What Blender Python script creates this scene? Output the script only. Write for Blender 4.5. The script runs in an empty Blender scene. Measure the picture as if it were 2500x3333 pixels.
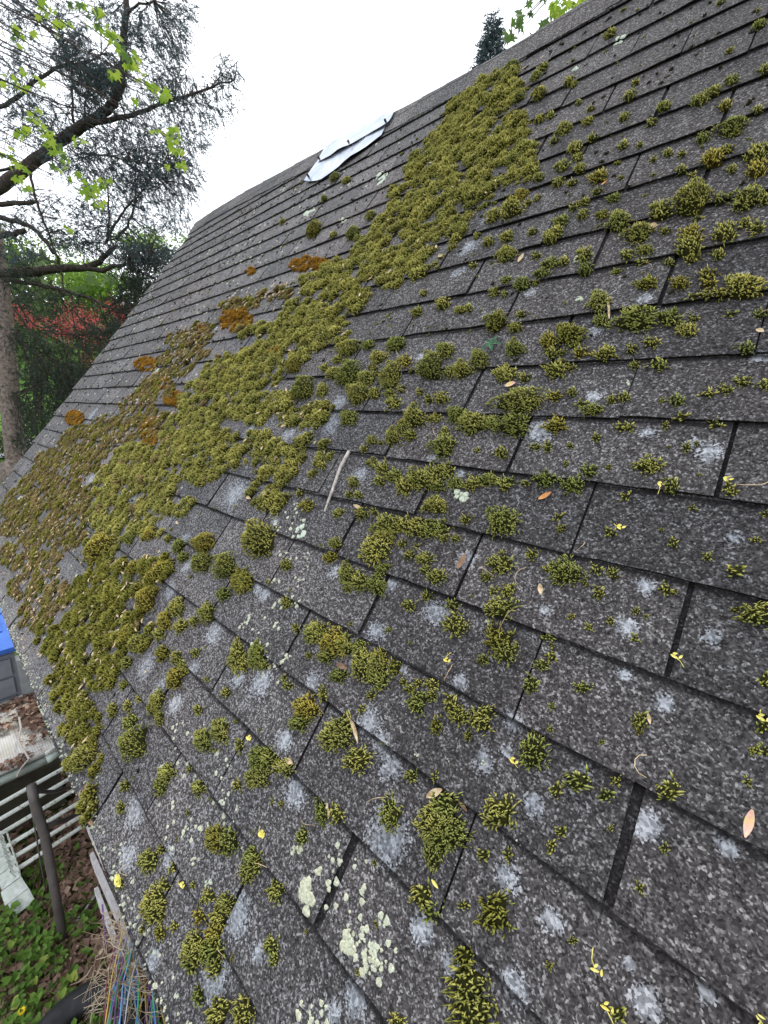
import bpy, math, random
import numpy as np
from mathutils import Matrix, Vector

S = bpy.context.scene
C = S.collection
rad = math.radians

# ---------------------------------------------------------------- camera, sky, sun, exposure
CAM = np.array((0.49860482, -0.12995834, 2.92359318))
CM = np.array(((0.7367985, 0.17976804, -0.65177559),
               (0.67525129, -0.1470162, 0.72278761),
               (0.03411254, -0.97266114, -0.22970992)))     # camera right / down / forward axes as columns
F = 1350.8
cam = bpy.data.objects.new('camera', bpy.data.cameras.new('camera'))
C.objects.link(cam)
m = np.eye(4); m[:3, 0] = CM[:, 0]; m[:3, 1] = -CM[:, 1]; m[:3, 2] = -CM[:, 2]; m[:3, 3] = CAM
cam.matrix_world = Matrix(m.tolist())
cam.data.sensor_fit = 'VERTICAL'; cam.data.sensor_height = 36; cam.data.lens = F / 3333 * 36
cam.data.clip_start = 0.02; cam.data.clip_end = 3000
S.camera = cam

SUN_EL, SUN_AZ = rad(58), rad(-35)          # azimuth measured from +Y towards +X
w = bpy.data.worlds.new('World'); S.world = w; w.use_nodes = True
nt = w.node_tree; N = nt.nodes; L = nt.links
bg = N['Background']; bg.inputs['Strength'].default_value = 0.1
sky = N.new('ShaderNodeTexSky'); sky.sky_type = 'NISHITA'; sky.sun_disc = False
sky.sun_elevation = SUN_EL; sky.sun_rotation = SUN_AZ
tc = N.new('ShaderNodeTexCoord')
no = N.new('ShaderNodeTexNoise'); no.inputs['Scale'].default_value = 2.2; no.inputs['Detail'].default_value = 5
L.new(tc.outputs['Generated'], no.inputs['Vector'])
rp = N.new('ShaderNodeMapRange'); rp.inputs['From Min'].default_value = 0.3; rp.inputs['From Max'].default_value = 0.6
rp.inputs['To Min'].default_value = 0.80; rp.inputs['To Max'].default_value = 1.0
L.new(no.outputs['Fac'], rp.inputs['Value'])
mx = N.new('ShaderNodeMix'); mx.data_type = 'RGBA'
mx.inputs['B'].default_value = (13.2, 13.7, 14.6, 1)         # bright thin overcast
L.new(rp.outputs['Result'], mx.inputs['Factor']); L.new(sky.outputs['Color'], mx.inputs['A'])
L.new(mx.outputs['Result'], bg.inputs['Color'])

sun = bpy.data.objects.new('sun', bpy.data.lights.new('sun', 'SUN')); C.objects.link(sun)
sun.data.energy = 1.5; sun.data.angle = rad(14); sun.data.color = (1, .95, .86)
sd = Vector((math.sin(SUN_AZ) * math.cos(SUN_EL), math.cos(SUN_AZ) * math.cos(SUN_EL), math.sin(SUN_EL)))
sun.rotation_euler = sd.to_track_quat('Z', 'Y').to_euler()
S.view_settings.view_transform = 'Standard'; S.view_settings.look = 'None'
S.view_settings.exposure = 0.5; S.view_settings.gamma = 1
S.view_settings.use_curve_mapping = False
S.render.engine = 'CYCLES'
S.cycles.max_bounces = 6; S.cycles.transparent_max_bounces = 4
S.cycles.use_denoising = True

def ray(x, y): return CM @ np.array(((x - 1250) / F, (y - 1666.5) / F, 1.0))
def at(x, y, d): return CAM + ray(x, y) * d               # surveyed point at a measured distance
def on(x, y, z):                                           # surveyed point at a measured height
    r = ray(x, y); return CAM + r * ((z - CAM[2]) / r[2])

# ---------------------------------------------------------------- survey data (metres on the roof: along eave, up slope)
CUSHIONS=[(0.278,1.362,0.036,0.0232,2.81),(0.121,1.172,0.0463,0.0299,2.98),(0.277,0.465,0.0299,0.0193,0.66),(0.37,0.336,0.0243,0.0157,0.88),(0.26,0.486,0.0238,0.0153,0.59),(0.302,1.666,0.0424,0.0274,2.1),(0.357,0.352,0.0231,0.0149,0.84),(0.528,0.87,0.0177,0.0118,0.52),(0.423,1.409,0.0276,0.0181,2.51),(-1.305,0.471,0.0871,0.0562,0.1),(0.258,0.465,0.0261,0.0186,0.7),(0.361,0.43,0.0207,0.0143,0.9),(0.327,1.876,0.029,0.0187,2.25),(-0.16,0.062,0.0312,0.0205,0.31),(-0.421,0.729,0.0625,0.0403,3.04),(0.307,0.859,0.0226,0.0202,0.27),(0.269,0.435,0.0169,0.0116,1.89),(-0.282,0.472,0.0327,0.0211,2.55),(-0.462,0.186,0.0456,0.0294,0.34),(-0.629,0.058,0.0434,0.028,0.39),(0.131,1.116,0.0317,0.0208,2.94),(0.039,0.919,0.0257,0.0166,0.12),(0.183,0.917,0.0279,0.0235,2.92),(0.048,0.474,0.0323,0.0214,0.4),(0.39,1.634,0.0303,0.0196,1.9),(-0.034,0.088,0.0261,0.0168,0.57),(-0.027,0.072,0.0153,0.0099,0.65),(0.098,0.108,0.0176,0.014,0.57),(0.33,0.525,0.0202,0.0152,0.82),(0.192,0.436,0.0176,0.0154,1.91),(0.167,1.339,0.0328,0.0211,2.57),(-0.04,0.478,0.0282,0.0182,0.39),(-0.038,0.452,0.0212,0.0137,0.44),(-0.089,0.359,0.0268,0.0173,0.44),(0.345,0.608,0.0184,0.0154,1.05),(-0.617,0.608,0.0424,0.0274,0.16),(-0.0,0.112,0.0242,0.0156,0.58),(0.224,1.601,0.0297,0.0192,2.37),(-1.005,0.605,0.0316,0.0204,0.19),(-0.432,1.265,0.0553,0.0357,2.51),(-0.027,0.972,0.0335,0.0216,3.06),(-0.051,0.797,0.0349,0.0267,2.81),(0.236,0.774,0.0215,0.0148,0.33),(0.039,0.595,0.0263,0.0222,0.01),(0.066,0.604,0.0229,0.0188,2.36),(0.06,0.078,0.0201,0.013,0.64),(0.401,0.605,0.0143,0.0092,0.67),(-0.099,0.212,0.0242,0.0172,0.29),(0.324,1.529,0.024,0.0155,2.32),(-0.507,1.37,0.0459,0.0296,2.81),(-0.267,1.259,0.0434,0.028,2.37),(-0.144,1.275,0.0441,0.0284,2.38),(0.036,1.117,0.0328,0.0228,2.69),(-0.393,0.621,0.0296,0.0191,2.52),(0.249,0.728,0.019,0.0183,1.78),(0.104,0.464,0.0234,0.0151,0.48),(-0.227,0.498,0.0288,0.0186,2.59),(0.371,1.056,0.0161,0.014,2.92),(0.385,1.761,0.0251,0.0162,1.89),(0.32,1.562,0.0236,0.0152,2.29),(0.374,1.549,0.0239,0.0154,2.06),(-0.138,1.823,0.0404,0.026,2.33),(-0.074,0.336,0.0269,0.0179,0.34),(-0.067,0.228,0.0197,0.0155,0.12),(0.081,0.37,0.0155,0.012,2.28),(-0.497,0.632,0.0469,0.0302,3.13),(-0.403,0.618,0.0392,0.0253,2.86),(-0.774,0.441,0.0486,0.0313,0.02),(-0.467,0.284,0.0278,0.0179,2.83),(-0.355,1.25,0.034,0.0219,2.93),(-0.353,1.194,0.0451,0.0291,2.5),(-0.607,1.214,0.0527,0.034,2.6),(-0.053,0.853,0.0314,0.0219,3.04),(-0.048,0.832,0.0259,0.0167,0.11),(-0.044,0.604,0.0296,0.0214,0.13),(0.267,0.613,0.0177,0.0141,0.61),(0.292,0.381,0.0134,0.0103,0.93),(0.242,2.03,0.0211,0.0136,2.24),(0.393,1.711,0.022,0.0142,1.97),(0.171,1.659,0.029,0.0187,2.15),(-0.003,0.245,0.019,0.0141,0.39),(-0.231,0.086,0.0239,0.0154,0.28),(-0.221,0.341,0.0265,0.0184,0.04),(0.198,1.421,0.0275,0.0177,2.2),(0.332,1.357,0.0208,0.0142,2.28),(-0.021,1.401,0.0318,0.0205,2.17),(-0.352,1.322,0.0305,0.0197,2.9),(-0.004,1.054,0.0308,0.0219,2.61),(0.208,0.843,0.0189,0.0173,2.86),(0.174,0.722,0.0194,0.0165,0.22),(-0.097,0.6,0.0298,0.0208,0.1),(0.08,0.587,0.0193,0.0172,3.12),(0.265,0.714,0.0166,0.0158,0.74),(0.487,0.646,0.011,0.0078,0.98),(-0.654,0.658,0.0448,0.0289,3.1),(-1.069,0.462,0.0379,0.0245,0.17),(-0.792,0.531,0.0402,0.0259,0.11),(-0.219,0.502,0.0236,0.0152,2.59),(-0.45,0.348,0.0318,0.0205,0.25),(-0.252,0.305,0.027,0.0175,0.15),(-0.712,0.068,0.0325,0.021,0.35),(0.313,1.781,0.0224,0.0145,2.02),(0.25,1.659,0.0253,0.0164,2.0),(0.274,0.387,0.0136,0.0098,0.8),(0.343,0.37,0.0122,0.0082,0.9),(-0.088,1.643,0.0297,0.0191,2.48),(0.053,1.57,0.0218,0.014,2.62),(0.274,1.453,0.0199,0.0128,2.46),(0.248,1.283,0.0191,0.0128,2.68),(0.061,1.249,0.0253,0.0163,2.72),(0.207,1.123,0.019,0.0141,2.81),(0.262,1.156,0.0165,0.0106,3.0),(0.273,1.008,0.0175,0.015,2.3),(-0.31,1.365,0.033,0.0213,2.76),(-0.12,1.127,0.0358,0.0231,2.53),(-0.01,1.138,0.0278,0.0182,2.77),(0.081,1.122,0.0215,0.0139,2.98),(-0.059,0.95,0.0246,0.0159,2.26),(0.118,0.993,0.0169,0.0109,0.06),(-0.013,0.733,0.0246,0.0181,0.02),(-0.026,0.605,0.0246,0.0181,0.14),(0.164,0.587,0.0165,0.0146,0.4),(-0.072,0.367,0.0212,0.0149,0.28),(-0.001,0.231,0.0188,0.0121,0.52),(0.063,0.241,0.0155,0.0112,0.52),(-0.016,0.149,0.0176,0.0114,0.56),(-0.01,0.13,0.0171,0.0111,0.57),(-1.255,2.159,0.0616,0.0398,2.43),(-0.088,1.644,0.0271,0.0175,2.53),(0.225,1.011,0.0172,0.0143,2.75),(-0.828,0.495,0.0336,0.0217,0.16),(-0.61,0.472,0.0348,0.0224,0.14),(-0.467,0.51,0.03,0.0194,2.9),(-0.774,0.334,0.0359,0.0231,0.19),(0.077,1.851,0.0248,0.016,2.25),(0.126,1.572,0.0223,0.0144,2.02),(0.248,1.548,0.0158,0.0102,2.58),(0.329,1.441,0.0165,0.0106,2.49),(0.364,1.325,0.0155,0.0111,2.38),(0.129,1.326,0.0221,0.0142,2.06),(0.058,1.315,0.0264,0.017,2.44),(0.167,1.251,0.0223,0.0153,2.37),(0.319,1.126,0.0129,0.0083,3.09),(-0.741,1.317,0.0436,0.0281,2.57),(-0.513,1.276,0.028,0.0181,2.95),(-0.13,1.326,0.0286,0.0185,2.67),(-0.053,1.264,0.0288,0.0186,2.57),(-0.343,1.117,0.0311,0.02,2.91),(0.002,0.984,0.0244,0.0164,2.32),(0.068,0.878,0.0205,0.0152,2.31),(-0.095,0.733,0.0244,0.0183,2.89),(-0.002,0.556,0.0178,0.0115,0.36),(0.234,0.602,0.0147,0.0112,0.54),(0.298,0.267,0.0097,0.0062,0.76),(-0.016,0.169,0.0166,0.0107,0.56),(0.017,0.101,0.0147,0.0095,0.59),(0.014,0.06,0.0105,0.0087,0.16),(-0.627,0.429,0.0321,0.0207,0.0),(-0.699,0.336,0.0312,0.0201,0.21),(0.042,1.539,0.0182,0.0117,2.65),(0.247,1.524,0.0129,0.0083,2.67),(0.338,1.255,0.0135,0.01,2.6),(-0.02,1.292,0.0267,0.0172,2.43),(0.094,0.981,0.018,0.0126,3.04),(-0.017,0.866,0.0206,0.0148,2.41),(0.021,0.868,0.0211,0.0165,2.74),(0.045,0.87,0.0203,0.0162,2.72),(-0.165,0.751,0.018,0.0116,0.17),(-0.056,0.727,0.0223,0.0166,3.05),(0.106,0.786,0.0169,0.0124,0.13),(-0.048,0.574,0.0189,0.0122,0.29),(0.063,0.617,0.015,0.0133,2.75),(0.215,0.61,0.0117,0.0096,1.94),(0.056,0.501,0.0133,0.0119,2.69),(-0.252,0.467,0.0152,0.0098,2.48),(0.497,0.917,0.0083,0.0066,0.52),(-0.49,2.759,0.033,0.0213,2.24),(-0.101,2.148,0.029,0.0187,2.14),(-0.042,1.951,0.0241,0.0156,2.3),(-0.234,2.09,0.0279,0.018,2.34),(0.416,1.548,0.0156,0.0101,2.01),(0.029,1.677,0.0226,0.0146,2.39),(-0.138,1.89,0.0259,0.0167,2.38),(-0.195,1.824,0.0299,0.0193,2.17),(-0.02,0.382,0.0145,0.0119,0.12),(-0.312,0.203,0.0209,0.0135,0.19),(-0.306,0.179,0.0197,0.0127,0.09),(0.067,0.324,0.011,0.0101,0.06),(0.11,0.385,0.0116,0.0103,0.42),(0.096,0.192,0.0118,0.0085,0.59),(-1.414,2.601,0.042,0.0271,2.56),(-0.894,2.006,0.044,0.0284,2.52),(-0.782,0.617,0.0304,0.0196,0.08),(-0.544,0.444,0.0243,0.0157,0.22),(-0.528,0.201,0.0249,0.0161,0.25),(-0.307,0.207,0.0206,0.0133,0.26),(0.491,0.435,0.0074,0.0047,1.0),(0.002,1.517,0.0236,0.0153,2.29),(0.367,1.454,0.0143,0.0093,2.22),(0.372,1.431,0.0142,0.0092,2.22),(0.034,1.38,0.0174,0.0112,2.73),(0.317,1.303,0.0128,0.0087,2.65),(0.448,1.276,0.0109,0.0082,2.18),(0.186,1.187,0.0146,0.0095,2.9),(0.084,1.123,0.0182,0.013,2.69),(0.454,1.215,0.0092,0.0075,2.65),(0.481,1.208,0.0087,0.0072,2.61),(0.38,1.178,0.011,0.009,2.46),(-0.424,1.376,0.0228,0.0147,2.86),(0.059,1.246,0.022,0.0144,2.4),(-0.156,1.069,0.0255,0.0165,2.49),(-0.098,0.97,0.0219,0.0141,2.97),(0.025,1.001,0.0207,0.0152,2.53),(0.066,0.812,0.0163,0.0115,0.08),(0.098,0.616,0.0126,0.0114,2.54),(0.207,0.572,0.0102,0.0084,1.95),(0.315,0.686,0.0102,0.009,1.49),(0.376,0.711,0.0094,0.0062,0.56),(-0.1,2.604,0.0218,0.0141,2.16),(-0.357,2.476,0.0289,0.0186,2.23),(-0.266,2.423,0.0291,0.0188,2.15),(0.168,2.051,0.0188,0.0121,2.1),(-0.029,2.021,0.0251,0.0162,2.09),(0.295,2.054,0.0164,0.0106,2.02),(0.266,2.039,0.0169,0.0109,2.04),(0.311,2.251,0.0162,0.0104,1.98),(0.279,1.875,0.0166,0.0107,2.07),(0.417,1.622,0.0145,0.0094,1.88),(0.029,1.719,0.0214,0.0138,2.29),(0.022,1.659,0.0195,0.0126,2.45),(-0.201,0.239,0.0167,0.0113,0.17),(-0.056,0.12,0.0138,0.0089,0.5),(0.108,0.184,0.0087,0.0075,0.53),(-0.216,1.497,0.0244,0.0157,2.6),(0.292,1.034,0.0113,0.0099,2.64),(-1.131,0.557,0.0345,0.0222,0.05),(-0.447,0.568,0.0241,0.0155,0.11),(-1.153,0.431,0.0333,0.0215,0.11),(-0.978,0.483,0.033,0.0213,3.14),(-0.616,0.397,0.0237,0.0153,3.02),(-0.558,0.363,0.025,0.0161,0.12),(0.142,1.525,0.0182,0.0118,2.19),(0.207,1.507,0.01,0.0065,2.73),(0.218,1.543,0.0146,0.0095,2.38),(0.335,1.504,0.0138,0.0089,2.13),(0.393,1.404,0.0105,0.0068,2.55),(0.216,1.371,0.0167,0.0108,2.18),(0.182,1.313,0.0125,0.008,2.81),(0.202,1.291,0.0152,0.0104,2.41),(0.454,1.349,0.0099,0.0071,2.23),(0.437,1.201,0.0087,0.0072,2.43),(0.418,1.192,0.0085,0.0062,2.9),(0.159,0.993,0.0138,0.0113,2.61),(0.406,1.025,0.0113,0.0081,1.84),(-0.245,1.3,0.025,0.0161,2.59),(-0.26,1.226,0.0226,0.0146,2.78),(-0.088,1.261,0.0188,0.0122,2.21),(-0.207,1.167,0.0239,0.0154,2.68),(-0.07,1.182,0.0198,0.0128,2.75),(-0.519,1.211,0.029,0.0187,2.58),(-0.144,1.115,0.0177,0.0114,2.97),(-0.066,1.129,0.0169,0.0109,2.95),(-0.141,0.983,0.0216,0.0142,2.53),(0.022,0.964,0.0169,0.0125,2.81),(0.059,0.975,0.0161,0.0122,2.76),(0.157,0.99,0.0132,0.0102,2.94),(-0.321,0.851,0.0235,0.0152,3.03),(-0.015,0.767,0.0159,0.0103,0.13),(-0.115,0.603,0.0188,0.013,0.09),(0.009,0.616,0.0156,0.0118,0.15),(0.173,0.621,0.0116,0.0075,0.42),(-0.017,0.516,0.0119,0.0094,2.52),(0.319,0.717,0.0093,0.0068,0.52),(0.314,0.756,0.0074,0.0048,0.4),(0.446,0.704,0.0079,0.0058,1.47),(0.544,0.797,0.0077,0.0053,1.42),(0.55,0.749,0.0073,0.005,1.35),(0.556,0.726,0.0059,0.0038,1.54),(-0.042,0.37,0.013,0.0099,0.23),(-0.002,0.217,0.0104,0.0082,0.33),(-0.054,0.152,0.0128,0.0083,0.46),(-0.118,0.047,0.0123,0.008,0.4),(-0.111,1.712,0.022,0.0142,2.36),(-0.05,1.543,0.0141,0.0091,2.73),(-0.331,2.575,0.0265,0.0171,2.15),(-0.51,2.73,0.0271,0.0175,2.24),(-0.396,2.563,0.0252,0.0163,2.24),(0.063,2.174,0.0192,0.0124,2.07),(-0.034,1.89,0.0193,0.0125,2.29),(0.299,1.964,0.0148,0.0096,1.98),(0.352,2.044,0.0139,0.009,1.94),(0.332,1.801,0.0134,0.0086,2.08),(0.136,1.755,0.0166,0.0107,2.24),(0.127,1.7,0.0167,0.0108,2.27),(0.382,0.583,0.0074,0.0058,1.41),(0.433,0.607,0.0077,0.0058,1.07),(0.396,0.526,0.0065,0.0043,1.66),(-0.724,0.594,0.0221,0.0143,0.12),(-0.447,0.375,0.0207,0.0134,0.12),(-0.485,0.383,0.0204,0.0131,3.13),(-0.426,0.262,0.0172,0.0111,3.1),(-0.626,0.181,0.0202,0.013,0.14),(-0.153,0.348,0.0126,0.0095,2.98),(-0.794,0.133,0.0235,0.0151,0.27),(-0.687,0.282,0.023,0.0149,0.14),(-0.395,0.083,0.013,0.0084,3.09),(-0.165,0.09,0.0122,0.0079,0.4),(-0.163,0.04,0.0116,0.0075,0.44),(-0.842,2.087,0.0298,0.0192,2.51),(-0.167,1.714,0.02,0.0129,2.41),(-0.071,1.51,0.0182,0.0117,2.18),(0.373,1.501,0.0118,0.0076,2.0),(0.374,1.402,0.0099,0.0066,2.42),(0.303,1.186,0.0101,0.0079,2.45),(0.128,1.052,0.0132,0.0101,2.59),(0.437,1.14,0.009,0.0058,1.81),(0.128,0.997,0.0123,0.0079,2.08),(0.474,1.026,0.0061,0.0052,0.19),(-0.29,1.196,0.0216,0.0139,2.46),(-0.109,1.077,0.0188,0.0123,2.75),(0.128,1.052,0.0132,0.0101,2.59),(-0.207,0.854,0.0162,0.0105,0.01),(-0.138,0.868,0.0179,0.0117,3.02),(-0.163,0.784,0.0178,0.0115,3.12),(-0.282,0.698,0.0184,0.0119,0.05),(0.075,0.721,0.0123,0.0091,0.16),(0.153,0.751,0.0109,0.0087,0.18),(-0.034,0.378,0.0118,0.0076,0.44),(0.25,0.873,0.0094,0.0086,3.01),(0.368,0.876,0.0077,0.0074,1.35),(0.359,0.842,0.0087,0.0064,1.78),(0.433,0.872,0.0071,0.0063,1.35),(0.198,0.493,0.0096,0.0071,0.58),(0.327,0.471,0.0078,0.0055,0.81),(-0.319,2.618,0.0239,0.0154,2.09),(-0.168,2.417,0.0213,0.0138,2.07),(-0.213,2.267,0.0206,0.0133,2.19),(-0.175,2.258,0.0156,0.0101,2.0),(0.074,2.08,0.0161,0.0104,2.1),(-0.032,2.139,0.0178,0.0115,2.14),(0.15,2.012,0.0149,0.0096,2.07),(-0.009,1.972,0.0174,0.0112,2.17),(0.01,2.036,0.0155,0.01,2.24),(0.016,1.911,0.018,0.0116,2.09),(-0.101,1.937,0.0188,0.0121,2.23),(0.009,1.867,0.0154,0.01,2.31),(-0.153,2.026,0.021,0.0135,2.15),(0.362,1.907,0.0108,0.007,2.07),(0.337,1.853,0.0111,0.0072,2.1),(0.105,1.95,0.0156,0.0101,2.11),(0.218,1.86,0.0127,0.0082,2.18),(0.259,1.781,0.0121,0.0078,2.18),(0.35,1.739,0.0117,0.0076,2.0),(0.066,1.773,0.0162,0.0104,2.19),(0.078,1.722,0.0169,0.0109,2.1),(0.398,1.569,0.0112,0.0072,1.9),(0.348,1.653,0.0121,0.0078,1.93),(-0.959,0.444,0.026,0.0168,0.07),(-0.431,0.419,0.014,0.009,0.29),(-0.473,0.261,0.0172,0.0111,0.19),(-0.578,0.217,0.0155,0.01,3.06),(-0.11,0.298,0.0104,0.0077,0.17),(-0.421,0.113,0.0141,0.0091,0.32),(-0.274,0.016,0.0112,0.0072,0.36),(-1.267,2.508,0.0307,0.0198,2.5),(-0.298,1.483,0.0202,0.013,2.52),(-0.147,1.463,0.0165,0.0106,2.58),(0.4,0.546,0.0064,0.0047,0.95),(0.495,0.59,0.005,0.0032,1.45),(0.547,0.722,0.0048,0.0033,0.93),(0.484,0.543,0.0049,0.0032,1.4),(0.438,0.627,0.0058,0.0038,0.75),(0.002,1.613,0.0138,0.0089,2.44),(0.083,1.565,0.0143,0.0092,2.25),(0.298,1.505,0.0104,0.0067,2.27),(0.356,1.402,0.0082,0.0053,2.59),(0.367,1.354,0.0089,0.0062,2.28),(0.036,1.417,0.0133,0.0085,2.56),(0.144,1.292,0.014,0.0091,2.18),(0.288,1.291,0.0109,0.0073,2.17),(0.191,1.26,0.0107,0.0074,2.61),(0.109,1.236,0.0131,0.0089,2.43),(0.302,1.258,0.009,0.0066,2.48),(0.417,1.356,0.0072,0.0049,2.59),(0.287,1.179,0.0098,0.0073,2.22),(0.208,1.077,0.011,0.0071,2.05),(0.186,1.074,0.0096,0.007,2.92),(0.394,1.147,0.0069,0.0059,2.49),(0.47,1.032,0.0079,0.0053,1.75),(0.353,1.001,0.0068,0.0058,3.12),(-0.53,1.33,0.0216,0.0139,2.72),(-0.342,1.282,0.013,0.0084,2.95),(-0.238,1.197,0.0179,0.0115,2.71),(-0.142,1.091,0.0181,0.0117,2.58),(-0.205,0.936,0.0182,0.0119,2.78),(-0.183,0.995,0.0164,0.0106,2.9),(-0.13,0.95,0.0155,0.0101,2.94),(0.114,0.906,0.0104,0.0083,2.97),(0.03,0.81,0.0116,0.0084,0.01),(0.077,0.792,0.0107,0.008,0.06),(0.108,0.866,0.0102,0.0066,0.11),(0.192,0.814,0.0088,0.0073,0.11),(0.1,0.749,0.0095,0.0081,2.42),(0.235,0.801,0.0084,0.008,2.39),(-0.224,0.623,0.0166,0.0107,0.03),(0.238,0.69,0.008,0.0074,0.53),(0.141,0.598,0.0093,0.0063,0.4),(0.181,0.606,0.0087,0.0073,0.44),(-0.194,0.491,0.0127,0.0082,0.28),(-0.108,0.488,0.0117,0.0075,0.32),(0.346,0.875,0.0078,0.0067,1.8),(0.349,0.935,0.0069,0.0067,2.13),(0.467,0.929,0.0053,0.0046,0.58),(0.509,0.964,0.0048,0.0035,0.35),(0.327,0.733,0.0071,0.0065,1.21),(0.547,0.722,0.0049,0.0034,1.06),(0.348,0.671,0.0048,0.0031,0.5),(-0.877,0.62,0.0198,0.0128,0.05),(-0.505,0.473,0.0175,0.0113,0.11),(-0.259,0.402,0.0136,0.0088,0.11),(-0.319,0.335,0.0137,0.0088,0.16),(-0.839,0.17,0.0158,0.0102,0.3),(-0.65,0.238,0.0163,0.0105,0.15),(-0.15,2.397,0.0161,0.0104,2.15),(0.061,2.237,0.0134,0.0087,2.09),(-0.113,2.102,0.0156,0.01,2.2),(0.248,1.84,0.011,0.0071,2.07),(0.09,1.792,0.013,0.0084,2.19),(0.042,1.764,0.0136,0.0088,2.23),(-0.039,1.706,0.0146,0.0094,2.3),(-0.099,1.841,0.0153,0.0099,2.28),(0.273,1.596,0.0106,0.0068,2.11),(0.319,1.589,0.01,0.0065,2.07),(0.202,2.456,0.0118,0.0076,1.98),(0.325,0.412,0.0062,0.0041,0.8),(0.354,0.488,0.006,0.0042,0.85),(-0.218,0.114,0.01,0.0064,0.4),(-0.167,0.117,0.009,0.0059,0.29),(-0.097,0.073,0.008,0.0053,0.39),(-1.372,2.423,0.026,0.0168,2.56),(-1.044,2.051,0.0225,0.0145,2.61),(-0.779,2.003,0.02,0.0129,2.56),(-0.182,1.633,0.0141,0.0091,2.53),(-0.121,1.463,0.0151,0.0097,2.45),(0.033,1.517,0.011,0.0071,2.08),(0.214,1.197,0.0106,0.0069,2.13),(0.239,1.171,0.0084,0.0064,2.38),(0.283,1.102,0.0074,0.006,2.37),(0.411,1.094,0.0075,0.005,1.86),(0.194,0.998,0.0076,0.0051,0.0),(0.27,0.946,0.0066,0.0059,2.87),(-0.569,1.299,0.0202,0.0131,2.64),(-0.209,1.211,0.0143,0.0092,2.72),(-0.107,1.18,0.0148,0.0096,2.48),(-0.216,1.054,0.0159,0.0102,2.66),(-0.226,1.029,0.0138,0.0089,2.9),(0.04,1.1,0.0108,0.0076,2.71),(-0.021,1.096,0.0117,0.0079,2.76),(-0.17,0.906,0.0127,0.0082,3.03),(0.002,0.828,0.0106,0.0083,2.84),(-0.077,0.703,0.0107,0.0069,0.14),(0.085,0.86,0.0089,0.0067,3.12),(0.078,0.557,0.0082,0.0053,0.39),(0.149,0.613,0.0077,0.0051,0.4),(-0.16,0.588,0.0107,0.0079,2.96),(0.281,0.856,0.0063,0.0055,0.19),(0.427,0.938,0.0063,0.0047,1.73),(0.417,0.796,0.0055,0.0037,1.69),(0.236,0.809,0.007,0.0067,2.34),(0.213,0.795,0.007,0.0056,0.22),(-0.549,0.249,0.0127,0.0082,0.14),(0.445,0.579,0.0036,0.0023,0.71),(0.547,0.689,0.0041,0.0028,1.26),(0.44,0.46,0.0044,0.0028,0.96),(-0.291,2.348,0.0156,0.0101,2.14),(-0.095,2.267,0.0119,0.0077,2.18),(-0.04,2.194,0.0127,0.0082,2.06),(0.146,1.93,0.0105,0.0068,2.02),(0.19,1.857,0.01,0.0064,2.0),(0.282,1.758,0.0089,0.0057,1.96),(-0.076,1.849,0.0131,0.0084,2.16),(0.321,1.615,0.0078,0.0051,2.11),(-0.161,0.02,0.0068,0.0044,0.3),(-1.728,2.407,0.0275,0.0177,2.58),(-0.31,1.554,0.0141,0.0091,2.53),(-0.224,1.76,0.0147,0.0095,2.26),(0.234,0.512,0.0054,0.0041,0.64),(-0.037,1.496,0.0113,0.0073,2.25),(0.246,1.082,0.006,0.0049,2.65),(0.376,1.133,0.0065,0.0043,1.92),(0.438,0.997,0.0039,0.0038,1.75),(-0.145,1.2,0.0122,0.0079,2.49),(-0.199,0.903,0.0118,0.0078,2.82),(-0.374,0.879,0.0135,0.0087,2.89),(-0.109,0.879,0.0103,0.0073,2.81),(0.124,0.603,0.0064,0.0052,0.32),(0.074,0.531,0.0069,0.0051,0.35),(-0.128,0.494,0.0075,0.0057,3.02),(-0.092,0.557,0.009,0.0062,0.16),(0.409,0.831,0.0047,0.0038,1.57),(0.384,0.807,0.0047,0.004,1.54),(0.362,0.789,0.0047,0.0042,1.5),(0.236,0.798,0.0056,0.0053,2.39),(0.355,0.644,0.0041,0.0031,1.64),(-0.255,0.245,0.0078,0.005,0.37),(-0.001,0.332,0.0052,0.0041,0.3),(-0.098,0.137,0.0059,0.0038,0.42),(-0.063,0.138,0.0057,0.0037,0.55),(0.421,1.103,0.0045,0.003,1.85),(0.251,1.044,0.0052,0.0039,2.12),(-0.188,1.051,0.0093,0.006,2.65),(0.074,1.054,0.0067,0.0049,2.4),(0.036,0.832,0.0061,0.0049,2.81),(0.056,0.668,0.0055,0.0044,0.08),(0.414,0.659,0.0031,0.0025,1.13),(-0.341,0.394,0.0075,0.0048,0.22)]
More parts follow.
